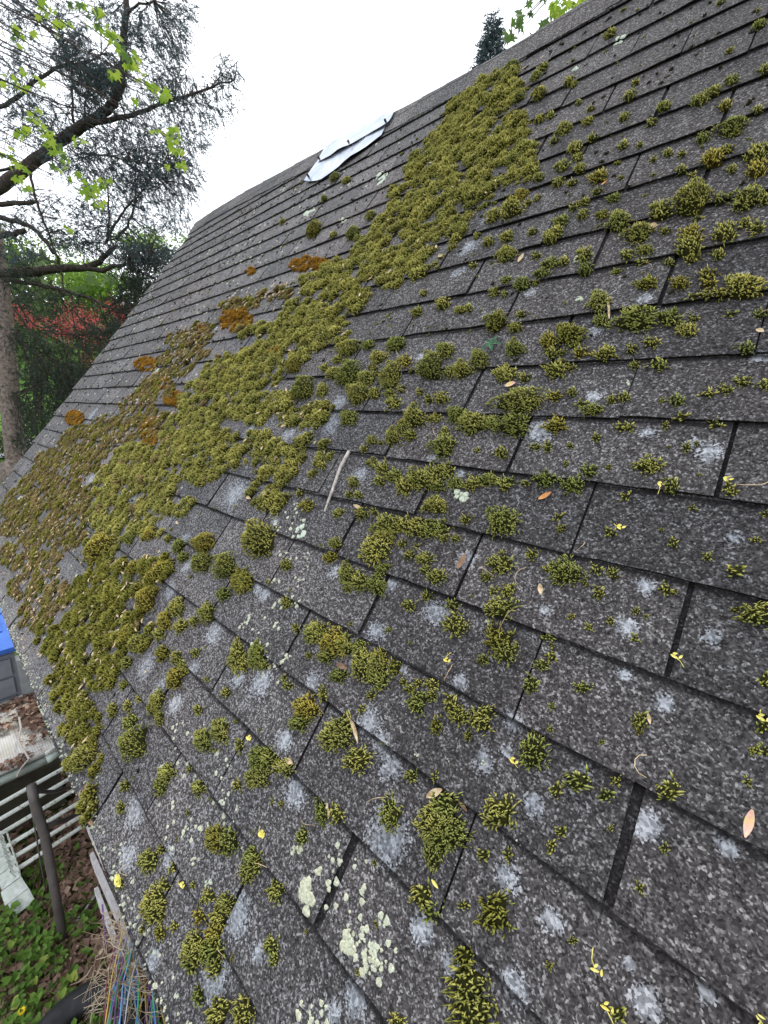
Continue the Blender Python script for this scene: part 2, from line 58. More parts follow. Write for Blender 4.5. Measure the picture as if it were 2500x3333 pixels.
MATS=[('green',[(-0.368,2.538),(-0.36,2.472),(-0.401,2.463),(-0.479,2.518),(-0.571,2.624),(-0.642,2.746),(-0.655,2.828),(-0.603,2.831),(-0.512,2.756),(-0.423,2.644)]),('green',[(-0.361,2.381),(-0.356,2.306),(-0.414,2.298),(-0.523,2.364),(-0.654,2.494),(-0.755,2.646),(-0.77,2.746),(-0.688,2.743),(-0.555,2.644),(-0.433,2.505)]),('green',[(-0.334,2.22),(-0.332,2.152),(-0.399,2.146),(-0.52,2.21),(-0.663,2.334),(-0.768,2.476),(-0.777,2.568),(-0.68,2.559),(-0.533,2.463),(-0.405,2.334)]),('green',[(-0.232,2.204),(-0.225,2.135),(-0.265,2.119),(-0.342,2.161),(-0.433,2.256),(-0.504,2.372),(-0.518,2.458),(-0.466,2.471),(-0.374,2.409),(-0.286,2.306)]),('green',[(-0.407,2.145),(-0.4,2.074),(-0.459,2.06),(-0.569,2.112),(-0.7,2.22),(-0.801,2.352),(-0.817,2.445),(-0.735,2.45),(-0.602,2.372),(-0.479,2.254)]),('green',[(-0.211,2.021),(-0.214,1.969),(-0.273,1.963),(-0.375,2.01),(-0.489,2.101),(-0.569,2.205),(-0.569,2.272),(-0.487,2.268),(-0.369,2.2),(-0.266,2.106)]),('green',[(-0.132,2.02),(-0.128,1.966),(-0.16,1.95),(-0.22,1.979),(-0.29,2.048),(-0.341,2.133),(-0.349,2.198),(-0.309,2.212),(-0.24,2.171),(-0.173,2.097)]),('green',[(-0.456,2.008),(-0.452,1.954),(-0.505,1.943),(-0.601,1.98),(-0.712,2.06),(-0.793,2.156),(-0.803,2.223),(-0.733,2.229),(-0.621,2.175),(-0.517,2.09)]),('green',[(-0.246,1.916),(-0.246,1.858),(-0.304,1.845),(-0.407,1.884),(-0.525,1.97),(-0.611,2.076),(-0.616,2.151),(-0.536,2.157),(-0.414,2.096),(-0.306,2.004)]),('green',[(-0.403,1.856),(-0.4,1.801),(-0.458,1.785),(-0.563,1.819),(-0.684,1.896),(-0.773,1.992),(-0.781,2.062),(-0.702,2.072),(-0.579,2.021),(-0.467,1.938)]),('green',[(-0.281,1.811),(-0.272,1.757),(-0.303,1.736),(-0.365,1.756),(-0.438,1.813),(-0.495,1.89),(-0.509,1.954),(-0.47,1.975),(-0.399,1.946),(-0.327,1.882)]),('green',[(-0.513,1.809),(-0.516,1.772),(-0.576,1.766),(-0.675,1.795),(-0.784,1.853),(-0.857,1.919),(-0.855,1.964),(-0.778,1.965),(-0.666,1.925),(-0.567,1.866)]),('green',[(-0.315,1.707),(-0.313,1.662),(-0.357,1.646),(-0.434,1.666),(-0.522,1.719),(-0.585,1.787),(-0.59,1.842),(-0.535,1.856),(-0.446,1.825),(-0.364,1.768)]),('green',[(-0.591,1.724),(-0.594,1.687),(-0.657,1.678),(-0.764,1.703),(-0.88,1.757),(-0.959,1.821),(-0.957,1.866),(-0.875,1.87),(-0.755,1.835),(-0.649,1.779)]),('green',[(-0.413,1.657),(-0.417,1.629),(-0.46,1.621),(-0.531,1.638),(-0.607,1.675),(-0.656,1.719),(-0.653,1.751),(-0.6,1.756),(-0.522,1.734),(-0.452,1.696)]),('green',[(-0.735,1.693),(-0.738,1.66),(-0.796,1.652),(-0.896,1.673),(-1.004,1.718),(-1.076,1.773),(-1.075,1.811),(-1.001,1.816),(-0.891,1.788),(-0.791,1.741)]),('green',[(-0.555,1.589),(-0.554,1.547),(-0.61,1.531),(-0.709,1.548),(-0.82,1.596),(-0.898,1.658),(-0.903,1.709),(-0.829,1.723),(-0.716,1.696),(-0.613,1.644)]),('green',[(-0.747,1.562),(-0.744,1.523),(-0.799,1.507),(-0.896,1.521),(-1.006,1.563),(-1.084,1.619),(-1.09,1.665),(-1.021,1.679),(-0.911,1.657),(-0.808,1.612)]),('green',[(-0.554,1.45),(-0.553,1.41),(-0.608,1.391),(-0.704,1.401),(-0.812,1.439),(-0.888,1.494),(-0.892,1.541),(-0.821,1.559),(-0.711,1.541),(-0.611,1.499)]),('green',[(-0.73,1.431),(-0.723,1.382),(-0.783,1.357),(-0.897,1.365),(-1.03,1.409),(-1.13,1.475),(-1.144,1.536),(-1.063,1.561),(-0.93,1.541),(-0.805,1.49)]),('green',[(-1.026,1.512),(-1.027,1.484),(-1.084,1.473),(-1.182,1.484),(-1.288,1.515),(-1.359,1.555),(-1.359,1.588),(-1.288,1.597),(-1.181,1.581),(-1.082,1.548)]),('green',[(-0.681,1.365),(-0.679,1.336),(-0.718,1.32),(-0.787,1.324),(-0.864,1.348),(-0.917,1.385),(-0.922,1.418),(-0.875,1.433),(-0.799,1.425),(-0.726,1.399)]),('green',[(-0.798,1.312),(-0.785,1.258),(-0.844,1.226),(-0.961,1.227),(-1.104,1.267),(-1.216,1.335),(-1.24,1.402),(-1.159,1.436),(-1.019,1.423),(-0.883,1.374)]),('green',[(-0.947,1.276),(-0.925,1.213),(-0.986,1.174),(-1.118,1.173),(-1.285,1.216),(-1.425,1.293),(-1.464,1.373),(-1.377,1.416),(-1.213,1.403),(-1.051,1.347)]),('green',[(-1.01,1.169),(-0.993,1.113),(-1.06,1.075),(-1.198,1.069),(-1.369,1.1),(-1.507,1.164),(-1.538,1.234),(-1.443,1.275),(-1.274,1.27),(-1.111,1.228)]),('green',[(-0.85,1.171),(-0.83,1.124),(-0.863,1.094),(-0.939,1.091),(-1.036,1.118),(-1.118,1.168),(-1.146,1.222),(-1.105,1.254),(-1.015,1.252),(-0.918,1.219)]),('green',[(-0.972,1.065),(-0.967,1.023),(-1.041,0.991),(-1.175,0.98),(-1.33,0.997),(-1.442,1.039),(-1.453,1.09),(-1.353,1.124),(-1.197,1.128),(-1.055,1.104)]),('green',[(-1.065,1.017),(-1.059,0.981),(-1.123,0.952),(-1.241,0.941),(-1.376,0.953),(-1.474,0.988),(-1.485,1.031),(-1.401,1.062),(-1.267,1.069),(-1.14,1.05)]),('green',[(-1.046,0.936),(-1.041,0.907),(-1.09,0.882),(-1.18,0.871),(-1.281,0.878),(-1.354,0.903),(-1.363,0.937),(-1.302,0.963),(-1.203,0.971),(-1.106,0.96)]),('green',[(-0.695,0.973),(-0.694,0.932),(-0.761,0.898),(-0.881,0.882),(-1.019,0.892),(-1.117,0.928),(-1.123,0.978),(-1.032,1.015),(-0.892,1.026),(-0.767,1.008)]),('green',[(-0.597,1.008),(-0.595,0.984),(-0.629,0.965),(-0.688,0.958),(-0.753,0.967),(-0.798,0.99),(-0.802,1.017),(-0.762,1.037),(-0.697,1.041),(-0.635,1.03)]),('green',[(-0.448,0.953),(-0.436,0.915),(-0.462,0.887),(-0.517,0.877),(-0.585,0.892),(-0.64,0.928),(-0.657,0.971),(-0.626,1.002),(-0.563,1.008),(-0.495,0.988)]),('green',[(-0.34,0.996),(-0.337,0.962),(-0.371,0.937),(-0.433,0.928),(-0.503,0.94),(-0.553,0.971),(-0.56,1.009),(-0.519,1.037),(-0.449,1.042),(-0.382,1.026)]),('green',[(-0.414,0.87),(-0.407,0.842),(-0.43,0.819),(-0.477,0.81),(-0.532,0.818),(-0.573,0.841),(-0.582,0.872),(-0.554,0.897),(-0.503,0.904),(-0.449,0.894)]),('green',[(-0.816,0.887),(-0.808,0.857),(-0.845,0.831),(-0.917,0.82),(-1.0,0.827),(-1.062,0.853),(-1.075,0.887),(-1.03,0.914),(-0.95,0.924),(-0.869,0.912)]),('green',[(-1.053,0.815),(-1.018,0.752),(-1.071,0.7),(-1.202,0.674),(-1.379,0.687),(-1.537,0.74),(-1.598,0.816),(-1.522,0.879),(-1.352,0.897),(-1.174,0.87)]),('green',[(-1.248,0.763),(-1.219,0.707),(-1.289,0.656),(-1.445,0.625),(-1.647,0.628),(-1.818,0.671),(-1.87,0.74),(-1.767,0.801),(-1.57,0.826),(-1.374,0.809)]),('green',[(-1.298,0.865),(-1.275,0.816),(-1.338,0.775),(-1.475,0.754),(-1.645,0.764),(-1.785,0.805),(-1.824,0.864),(-1.737,0.911),(-1.572,0.926),(-1.406,0.906)]),('green',[(-1.214,0.646),(-1.193,0.604),(-1.251,0.561),(-1.374,0.532),(-1.527,0.528),(-1.65,0.555),(-1.683,0.604),(-1.606,0.653),(-1.459,0.679),(-1.311,0.675)]),('green',[(-0.864,0.754),(-0.856,0.725),(-0.893,0.698),(-0.967,0.682),(-1.052,0.684),(-1.116,0.705),(-1.129,0.738),(-1.083,0.767),(-1.001,0.781),(-0.918,0.776)]),('green',[(-0.949,0.647),(-0.939,0.619),(-0.979,0.59),(-1.057,0.57),(-1.147,0.568),(-1.216,0.586),(-1.23,0.618),(-1.182,0.65),(-1.095,0.668),(-1.007,0.666)]),('green',[(-1.182,0.536),(-1.155,0.498),(-1.193,0.46),(-1.284,0.434),(-1.403,0.431),(-1.504,0.453),(-1.542,0.496),(-1.494,0.539),(-1.386,0.563),(-1.267,0.561)]),('green',[(-1.151,0.699),(-1.138,0.666),(-1.185,0.635),(-1.278,0.615),(-1.389,0.614),(-1.474,0.636),(-1.493,0.672),(-1.435,0.707),(-1.329,0.725),(-1.221,0.721)]),('green',[(-0.633,1.173),(-0.633,1.149),(-0.671,1.134),(-0.736,1.132),(-0.804,1.146),(-0.85,1.171),(-0.851,1.197),(-0.806,1.213),(-0.737,1.212),(-0.671,1.196)]),('green',[(-0.402,1.127),(-0.401,1.104),(-0.43,1.088),(-0.48,1.085),(-0.533,1.097),(-0.569,1.121),(-0.57,1.146),(-0.537,1.163),(-0.484,1.164),(-0.433,1.15)]),('green',[(-0.491,1.107),(-0.494,1.09),(-0.529,1.077),(-0.584,1.074),(-0.64,1.082),(-0.674,1.099),(-0.671,1.118),(-0.631,1.131),(-0.573,1.133),(-0.52,1.124)]),('green',[(-0.715,1.116),(-0.712,1.094),(-0.74,1.079),(-0.79,1.076),(-0.846,1.088),(-0.885,1.109),(-0.889,1.133),(-0.857,1.148),(-0.803,1.149),(-0.749,1.137)]),('olive',[(-0.911,0.406),(-0.893,0.366),(-0.945,0.318),(-1.054,0.277),(-1.19,0.259),(-1.3,0.273),(-1.33,0.319),(-1.261,0.375),(-1.129,0.416),(-0.997,0.425)]),('olive',[(-0.773,0.408),(-0.755,0.376),(-0.785,0.341),(-0.855,0.313),(-0.943,0.305),(-1.016,0.32),(-1.041,0.356),(-1.003,0.396),(-0.922,0.422),(-0.835,0.426)]),('olive',[(-0.902,0.299),(-0.879,0.264),(-0.916,0.222),(-1.002,0.186),(-1.113,0.169),(-1.208,0.181),(-1.241,0.22),(-1.195,0.269),(-1.091,0.306),(-0.98,0.316)]),('olive',[(-0.746,0.331),(-0.72,0.293),(-0.747,0.252),(-0.82,0.22),(-0.919,0.209),(-1.008,0.227),(-1.046,0.269),(-1.012,0.317),(-0.923,0.349),(-0.821,0.353)]),('olive',[(-0.842,0.22),(-0.83,0.192),(-0.871,0.153),(-0.952,0.116),(-1.049,0.094),(-1.125,0.098),(-1.143,0.129),(-1.092,0.173),(-0.999,0.211),(-0.904,0.228)]),('olive',[(-0.719,0.247),(-0.705,0.222),(-0.73,0.191),(-0.786,0.165),(-0.857,0.152),(-0.914,0.16),(-0.932,0.187),(-0.903,0.221),(-0.839,0.248),(-0.769,0.257)]),('olive',[(-0.659,0.38),(-0.647,0.357),(-0.668,0.331),(-0.716,0.311),(-0.774,0.305),(-0.821,0.316),(-0.836,0.341),(-0.811,0.369),(-0.758,0.389),(-0.7,0.392)]),('olive',[(-0.866,0.139),(-0.827,0.109),(-0.831,0.077),(-0.876,0.054),(-0.95,0.048),(-1.028,0.063),(-1.078,0.095),(-1.074,0.131),(-1.019,0.155),(-0.938,0.157)]),('olive',[(-0.643,0.131),(-0.617,0.102),(-0.631,0.069),(-0.681,0.042),(-0.751,0.03),(-0.817,0.04),(-0.85,0.07),(-0.834,0.108),(-0.775,0.137),(-0.702,0.144)]),('olive',[(-0.565,0.091),(-0.552,0.072),(-0.569,0.047),(-0.609,0.023),(-0.659,0.011),(-0.701,0.015),(-0.717,0.035),(-0.698,0.063),(-0.653,0.087),(-0.603,0.097)]),('olive',[(-1.06,0.174),(-1.043,0.153),(-1.068,0.125),(-1.126,0.1),(-1.198,0.087),(-1.257,0.092),(-1.278,0.114),(-1.249,0.145),(-1.185,0.17),(-1.113,0.181)]),('olive',[(-0.756,0.458),(-0.749,0.435),(-0.781,0.407),(-0.844,0.385),(-0.915,0.376),(-0.968,0.386),(-0.978,0.412),(-0.94,0.442),(-0.871,0.465),(-0.801,0.47)]),('olive',[(-1.006,0.475),(-0.993,0.444),(-1.037,0.408),(-1.127,0.379),(-1.234,0.369),(-1.316,0.382),(-1.336,0.417),(-1.28,0.458),(-1.178,0.486),(-1.074,0.491)]),('olive',[(-0.746,0.552),(-0.739,0.528),(-0.772,0.501),(-0.835,0.481),(-0.907,0.475),(-0.961,0.488),(-0.971,0.516),(-0.932,0.545),(-0.862,0.564),(-0.792,0.567)]),('olive',[(-1.186,0.172),(-1.167,0.15),(-1.194,0.121),(-1.258,0.094),(-1.339,0.08),(-1.407,0.085),(-1.431,0.109),(-1.399,0.141),(-1.327,0.169),(-1.245,0.18)]),('olive',[(-0.477,0.036),(-0.465,0.025),(-0.467,0.014),(-0.481,0.005),(-0.502,0.002),(-0.524,0.007),(-0.536,0.018),(-0.535,0.03),(-0.52,0.039),(-0.498,0.041)]),('brown',[(-1.716,0.997),(-1.713,0.951),(-1.844,0.91),(-2.084,0.89),(-2.369,0.9),(-2.577,0.943),(-2.588,1.004),(-2.393,1.049),(-2.105,1.06),(-1.855,1.038)]),('brown',[(-1.442,1.039),(-1.423,0.997),(-1.483,0.966),(-1.607,0.957),(-1.757,0.974),(-1.875,1.016),(-1.904,1.065),(-1.826,1.099),(-1.682,1.103),(-1.537,1.079)]),('brown',[(-1.739,1.133),(-1.726,1.093),(-1.806,1.065),(-1.962,1.059),(-2.146,1.079),(-2.284,1.123),(-2.306,1.171),(-2.199,1.201),(-2.019,1.201),(-1.846,1.174)]),('brown',[(-1.953,0.897),(-1.922,0.834),(-2.052,0.778),(-2.322,0.746),(-2.669,0.753),(-2.958,0.808),(-3.022,0.891),(-2.813,0.958),(-2.463,0.977),(-2.144,0.951)]),('brown',[(-2.122,0.735),(-2.087,0.673),(-2.227,0.61),(-2.521,0.563),(-2.903,0.552),(-3.224,0.592),(-3.297,0.674),(-3.067,0.753),(-2.681,0.791),(-2.331,0.781)]),('brown',[(-2.087,0.6),(-2.054,0.541),(-2.189,0.475),(-2.472,0.419),(-2.837,0.394),(-3.143,0.42),(-3.211,0.495),(-2.992,0.58),(-2.624,0.631),(-2.288,0.635)]),('brown',[(-2.292,0.478),(-2.24,0.422),(-2.349,0.357),(-2.602,0.301),(-2.938,0.274),(-3.234,0.295),(-3.329,0.364),(-3.158,0.446),(-2.827,0.501),(-2.502,0.509)]),('brown',[(-1.758,0.606),(-1.723,0.555),(-1.806,0.502),(-1.989,0.463),(-2.225,0.453),(-2.426,0.482),(-2.486,0.543),(-2.366,0.606),(-2.136,0.642),(-1.907,0.639)]),('brown',[(-1.822,0.748),(-1.784,0.693),(-1.871,0.641),(-2.066,0.609),(-2.319,0.609),(-2.535,0.65),(-2.6,0.718),(-2.472,0.78),(-2.225,0.806),(-1.98,0.791)]),('brown',[(-1.923,0.422),(-1.884,0.373),(-1.973,0.314),(-2.172,0.262),(-2.432,0.236),(-2.654,0.252),(-2.722,0.31),(-2.591,0.383),(-2.338,0.434),(-2.087,0.446)]),('brown',[(-1.567,0.482),(-1.537,0.437),(-1.61,0.387),(-1.767,0.345),(-1.967,0.327),(-2.133,0.346),(-2.181,0.398),(-2.081,0.459),(-1.887,0.5),(-1.693,0.507)]),('brown',[(-1.857,0.292),(-1.842,0.255),(-1.943,0.199),(-2.135,0.142),(-2.366,0.103),(-2.54,0.103),(-2.566,0.147),(-2.426,0.215),(-2.198,0.273),(-1.985,0.3)]),('brown',[(-1.534,0.339),(-1.524,0.305),(-1.606,0.257),(-1.76,0.209),(-1.94,0.178),(-2.074,0.182),(-2.092,0.221),(-1.982,0.278),(-1.804,0.327),(-1.635,0.348)]),('brown',[(-1.61,0.21),(-1.599,0.183),(-1.666,0.141),(-1.791,0.098),(-1.936,0.069),(-2.043,0.069),(-2.059,0.099),(-1.975,0.147),(-1.834,0.191),(-1.696,0.214)]),('brown',[(-2.46,0.326),(-2.405,0.288),(-2.462,0.243),(-2.618,0.205),(-2.827,0.188),(-3.016,0.202),(-3.094,0.245),(-3.018,0.298),(-2.828,0.336),(-2.615,0.346)]),('brown',[(-1.263,0.286),(-1.249,0.259),(-1.296,0.222),(-1.392,0.187),(-1.506,0.168),(-1.594,0.173),(-1.614,0.204),(-1.555,0.245),(-1.446,0.28),(-1.335,0.295)]),('brown',[(-1.353,0.18),(-1.338,0.153),(-1.388,0.114),(-1.489,0.075),(-1.61,0.05),(-1.704,0.051),(-1.725,0.081),(-1.663,0.126),(-1.548,0.166),(-1.43,0.186)]),('brown',[(-1.667,1.245),(-1.643,1.196),(-1.713,1.166),(-1.862,1.164),(-2.045,1.197),(-2.192,1.254),(-2.229,1.314),(-2.134,1.346),(-1.958,1.339),(-1.781,1.299)]),('brown',[(-1.632,1.386),(-1.609,1.334),(-1.679,1.306),(-1.827,1.312),(-2.009,1.353),(-2.155,1.419),(-2.192,1.481),(-2.098,1.51),(-1.922,1.494),(-1.746,1.446)]),('brown',[(-1.525,1.463),(-1.524,1.43),(-1.605,1.415),(-1.747,1.426),(-1.906,1.46),(-2.015,1.508),(-2.019,1.547),(-1.914,1.56),(-1.755,1.542),(-1.609,1.505)]),('brown',[(-1.617,1.589),(-1.615,1.554),(-1.703,1.542),(-1.857,1.559),(-2.029,1.603),(-2.149,1.659),(-2.154,1.701),(-2.04,1.71),(-1.867,1.684),(-1.708,1.637)]),('brown',[(-1.837,1.554),(-1.822,1.516),(-1.887,1.499),(-2.014,1.511),(-2.164,1.55),(-2.277,1.603),(-2.299,1.648),(-2.218,1.664),(-2.073,1.645),(-1.929,1.603)]),('brown',[(-1.332,1.718),(-1.351,1.701),(-1.448,1.706),(-1.598,1.733),(-1.75,1.775),(-1.837,1.814),(-1.812,1.833),(-1.689,1.823),(-1.529,1.79),(-1.396,1.75)]),('brown',[(-1.066,1.718),(-1.078,1.702),(-1.147,1.705),(-1.254,1.726),(-1.36,1.76),(-1.421,1.794),(-1.406,1.811),(-1.322,1.805),(-1.21,1.78),(-1.114,1.747)]),('brown',[(-1.489,0.544),(-1.454,0.501),(-1.5,0.459),(-1.616,0.43),(-1.77,0.425),(-1.905,0.451),(-1.957,0.5),(-1.897,0.549),(-1.756,0.577),(-1.6,0.573)]),('orange',[(-1.282,1.612),(-1.271,1.571),(-1.331,1.555),(-1.444,1.57),(-1.576,1.614),(-1.675,1.673),(-1.691,1.722),(-1.615,1.737),(-1.486,1.714),(-1.36,1.666)]),('orange',[(-1.071,1.891),(-1.067,1.867),(-1.104,1.862),(-1.168,1.879),(-1.239,1.913),(-1.288,1.953),(-1.292,1.98),(-1.251,1.984),(-1.181,1.963),(-1.113,1.928)]),('orange',[(-0.938,1.854),(-0.94,1.836),(-0.975,1.835),(-1.033,1.851),(-1.094,1.879),(-1.132,1.909),(-1.131,1.928),(-1.091,1.928),(-1.029,1.91),(-0.971,1.882)]),('orange',[(-2.117,1.416),(-2.11,1.389),(-2.177,1.375),(-2.301,1.382),(-2.439,1.407),(-2.537,1.443),(-2.548,1.474),(-2.466,1.487),(-2.33,1.477),(-2.198,1.449)]),('orange',[(-1.49,0.999),(-1.452,0.959),(-1.465,0.931),(-1.525,0.926),(-1.612,0.946),(-1.697,0.985),(-1.743,1.03),(-1.729,1.061),(-1.66,1.063),(-1.568,1.039)]),('orange',[(-1.474,1.177),(-1.464,1.154),(-1.495,1.14),(-1.557,1.139),(-1.629,1.152),(-1.684,1.176),(-1.696,1.2),(-1.66,1.215),(-1.593,1.215),(-1.522,1.2)]),('orange',[(-2.801,1.02),(-2.774,0.989),(-2.836,0.966),(-2.969,0.959),(-3.13,0.972),(-3.257,1.002),(-3.292,1.037),(-3.216,1.061),(-3.067,1.066),(-2.909,1.049)]),('orange',[(-0.899,1.387),(-0.894,1.374),(-0.906,1.367),(-0.931,1.369),(-0.958,1.379),(-0.979,1.394),(-0.984,1.408),(-0.971,1.415),(-0.946,1.413),(-0.918,1.402)]),('orange',[(-1.756,1.623),(-1.748,1.607),(-1.766,1.6),(-1.805,1.605),(-1.85,1.621),(-1.885,1.64),(-1.894,1.657),(-1.873,1.664),(-1.833,1.658),(-1.788,1.642)]),('orange',[(-1.764,1.276),(-1.752,1.255),(-1.779,1.243),(-1.836,1.244),(-1.903,1.258),(-1.954,1.281),(-1.968,1.303),(-1.938,1.316),(-1.877,1.313),(-1.811,1.298)]),('orange',[(-1.622,1.997),(-1.621,1.986),(-1.648,1.985),(-1.694,1.997),(-1.741,2.017),(-1.771,2.037),(-1.772,2.049),(-1.743,2.049),(-1.696,2.036),(-1.65,2.016)])]
PALE=[(0.411,0.87,0.012),(0.405,0.807,0.014),(0.463,0.732,0.01),(0.489,0.964,0.01),(0.491,0.827,0.011),(0.298,0.792,0.011),(0.416,0.747,0.008),(0.305,0.631,0.014),(0.407,0.629,0.007),(0.312,0.593,0.009),(0.477,0.602,0.016),(0.416,0.463,0.012),(0.509,0.46,0.014),(0.549,0.499,0.009),(0.361,0.552,0.01),(0.541,0.622,0.011),(0.406,0.62,0.009),(0.489,0.476,0.006),(-0.308,0.619,0.021),(0.032,0.656,0.021),(0.128,0.73,0.021),(0.144,0.832,0.017),(0.216,0.646,0.013),(-0.055,0.521,0.018),(-0.182,0.463,0.03),(-0.057,0.412,0.02),(0.096,0.521,0.023),(0.015,0.745,0.016),(0.13,0.507,0.016),(0.114,0.622,0.01),(-0.138,0.727,0.015),(-0.418,1.169,0.031),(-0.407,1.1,0.04),(-0.022,1.024,0.017),(-0.571,1.049,0.031),(-0.2,1.315,0.015),(-0.206,0.96,0.025),(0.055,1.002,0.013),(-0.41,0.787,0.019),(0.18,1.109,0.026),(0.354,1.121,0.011),(0.437,1.091,0.019),(0.209,1.348,0.015),(0.251,1.19,0.014),(0.413,1.443,0.01),(0.025,1.493,0.015),(0.279,1.415,0.014),(0.465,1.263,0.01),(0.415,1.104,0.01),(0.2,0.406,0.034),(0.286,0.356,0.016),(0.361,0.467,0.015),(0.332,0.352,0.011),(0.4,0.387,0.016),(0.288,0.564,0.015),(0.363,0.553,0.012),(0.16,0.485,0.02),(0.239,0.24,0.018),(0.024,0.095,0.028),(-0.348,0.103,0.033),(0.015,0.171,0.029),(-0.296,0.05,0.03),(0.016,0.359,0.022),(0.079,0.168,0.012),(-0.105,0.015,0.018),(-0.192,0.12,0.021),(0.22,0.209,0.012),(-1.92,0.71,0.07),(-2.682,1.044,0.059),(-1.525,0.874,0.05),(-2.045,1.129,0.063),(-2.759,0.894,0.054),(-0.663,0.826,0.054),(-0.778,0.641,0.027),(-1.903,0.535,0.051),(-0.784,1.049,0.034),(-0.689,0.575,0.019),(-0.344,0.618,0.021),(-0.601,0.311,0.038),(-0.697,0.496,0.027),(-0.492,0.295,0.03),(-0.412,0.482,0.03),(-0.253,0.436,0.021),(-0.407,0.308,0.026),(-0.411,0.395,0.02),(-0.232,1.722,0.032),(-0.227,1.622,0.023),(-0.493,2.109,0.02),(-0.22,1.832,0.022),(-0.716,1.967,0.017)]
LICHENS=[(0.082, 0.952, 0.029, 0.016, -3.08, 'white leafy lichen rosette beside a moss tuft near the middle'), (-0.296, 0.783, 0.025, 0.016, 2.71, 'pale green round lichen rosette beside a shingle slot'), (0.107, 1.571, 0.017, 0.009, 2.23, 'white lichen fleck among yellow moss tufts on the right'), (0.154, 1.442, 0.014, 0.008, 2.59, 'white lichen fleck alone on dark shingle'), (0.193, 1.301, 0.012, 0.008, 2.28, 'white lichen fleck beside a moss clump'), (0.301, 1.217, 0.008, 0.005, 2.02, 'tiny white lichen fleck on a shingle slot'), (-0.054, 2.538, 0.036, 0.016, 2.15, 'bright pale lichen patch near the ridge at upper right'), (-0.177, 2.503, 0.025, 0.012, 2.19, 'faint grey lichen patch near the ridge'), (-0.968, 2.38, 0.079, 0.036, 2.41, 'mint green lichen patch below the metal sheet'), (-1.478, 2.386, 0.074, 0.034, 2.57, 'mint green lichen patch across a shingle joint'), (-1.063, 2.158, 0.037, 0.017, 2.5, 'small pale lichen patch among grey shingles'), (0.22, 0.745, 0.009, 0.006, 1.97, 'white lichen lump wedged between two moss cushions'), (0.064, 0.303, 0.018, 0.008, -2.56, 'cluster of pale lichen rings on lower shingles'), (0.118, 0.305, 0.009, 0.008, 2.99, 'small cream lichen crust beside a long slot'), (0.117, 0.27, 0.022, 0.021, 3.0, 'large cream lichen crust at a lower shingle corner'), (0.203, 0.284, 0.011, 0.009, -2.31, 'loose cream lichen flecks'), (-0.121, 0.16, 0.014, 0.006, -2.57, 'whitish lichen rings on a lower left shingle'), (-0.073, 0.159, 0.013, 0.006, -2.55, 'whitish lichen smear on a lower left shingle'), (-0.123, 0.256, 0.011, 0.008, -2.92, 'white lichen spot near a shingle edge'), (0.208, 0.282, 0.021, 0.015, -2.39, 'broad cream lichen crust in the lowest rows'), (0.245, 0.284, 0.019, 0.009, -2.44, 'cream lichen flecks in the lowest rows'), (0.36, 0.507, 0.005, 0.004, -2.27, 'single small lichen ring on a line between rows'), (0.195, 0.524, 0.006, 0.005, -2.5, 'single grey lichen ring'), (0.241, 0.541, 0.005, 0.004, -2.5, 'single white lichen ring'), (0.289, 0.565, 0.008, 0.004, 1.92, 'short white streak of lichen'), (-2.914, 0.396, 0.044, 0.02, -3.07, 'white lichen flake on the mossy left edge'), (-2.066, 1.365, 0.051, 0.023, 2.92, 'white lichen flake below an orange moss patch'), (-1.982, 1.239, 0.064, 0.029, 2.81, 'pale lichen flake beside rusty moss')]
ROSETTES=[([(-0.348,0.2),(-0.123,0.327),(-0.036,0.237),(-0.224,0.113)],45),([(-0.221,0.507),(-0.138,0.542),(-0.1,0.495),(-0.177,0.459)],22),([(-0.456,0.836),(-0.338,0.858),(-0.27,0.77),(-0.377,0.743)],30),([(-0.381,0.716),(-0.245,0.752),(-0.154,0.631),(-0.269,0.589)],35),([(-0.354,0.55),(-0.227,0.597),(-0.178,0.538),(-0.295,0.49)],20),([(0.104,0.339),(0.171,0.383),(0.223,0.297),(0.165,0.253)],22),([(0.186,0.308),(0.247,0.352),(0.281,0.29),(0.226,0.246)],35),([(-0.394,0.271),(-0.209,0.366),(-0.149,0.307),(-0.315,0.212)],25),([(-2.671,0.713),(-1.389,0.864),(-1.061,0.644),(-1.957,0.444)],18),([(-9.574,5.501),(-3.211,3.005),(-1.892,1.813),(-3.97,2.203)],22),([(0.166,0.179),(0.207,0.212),(0.219,0.195),(0.179,0.161)],14)]
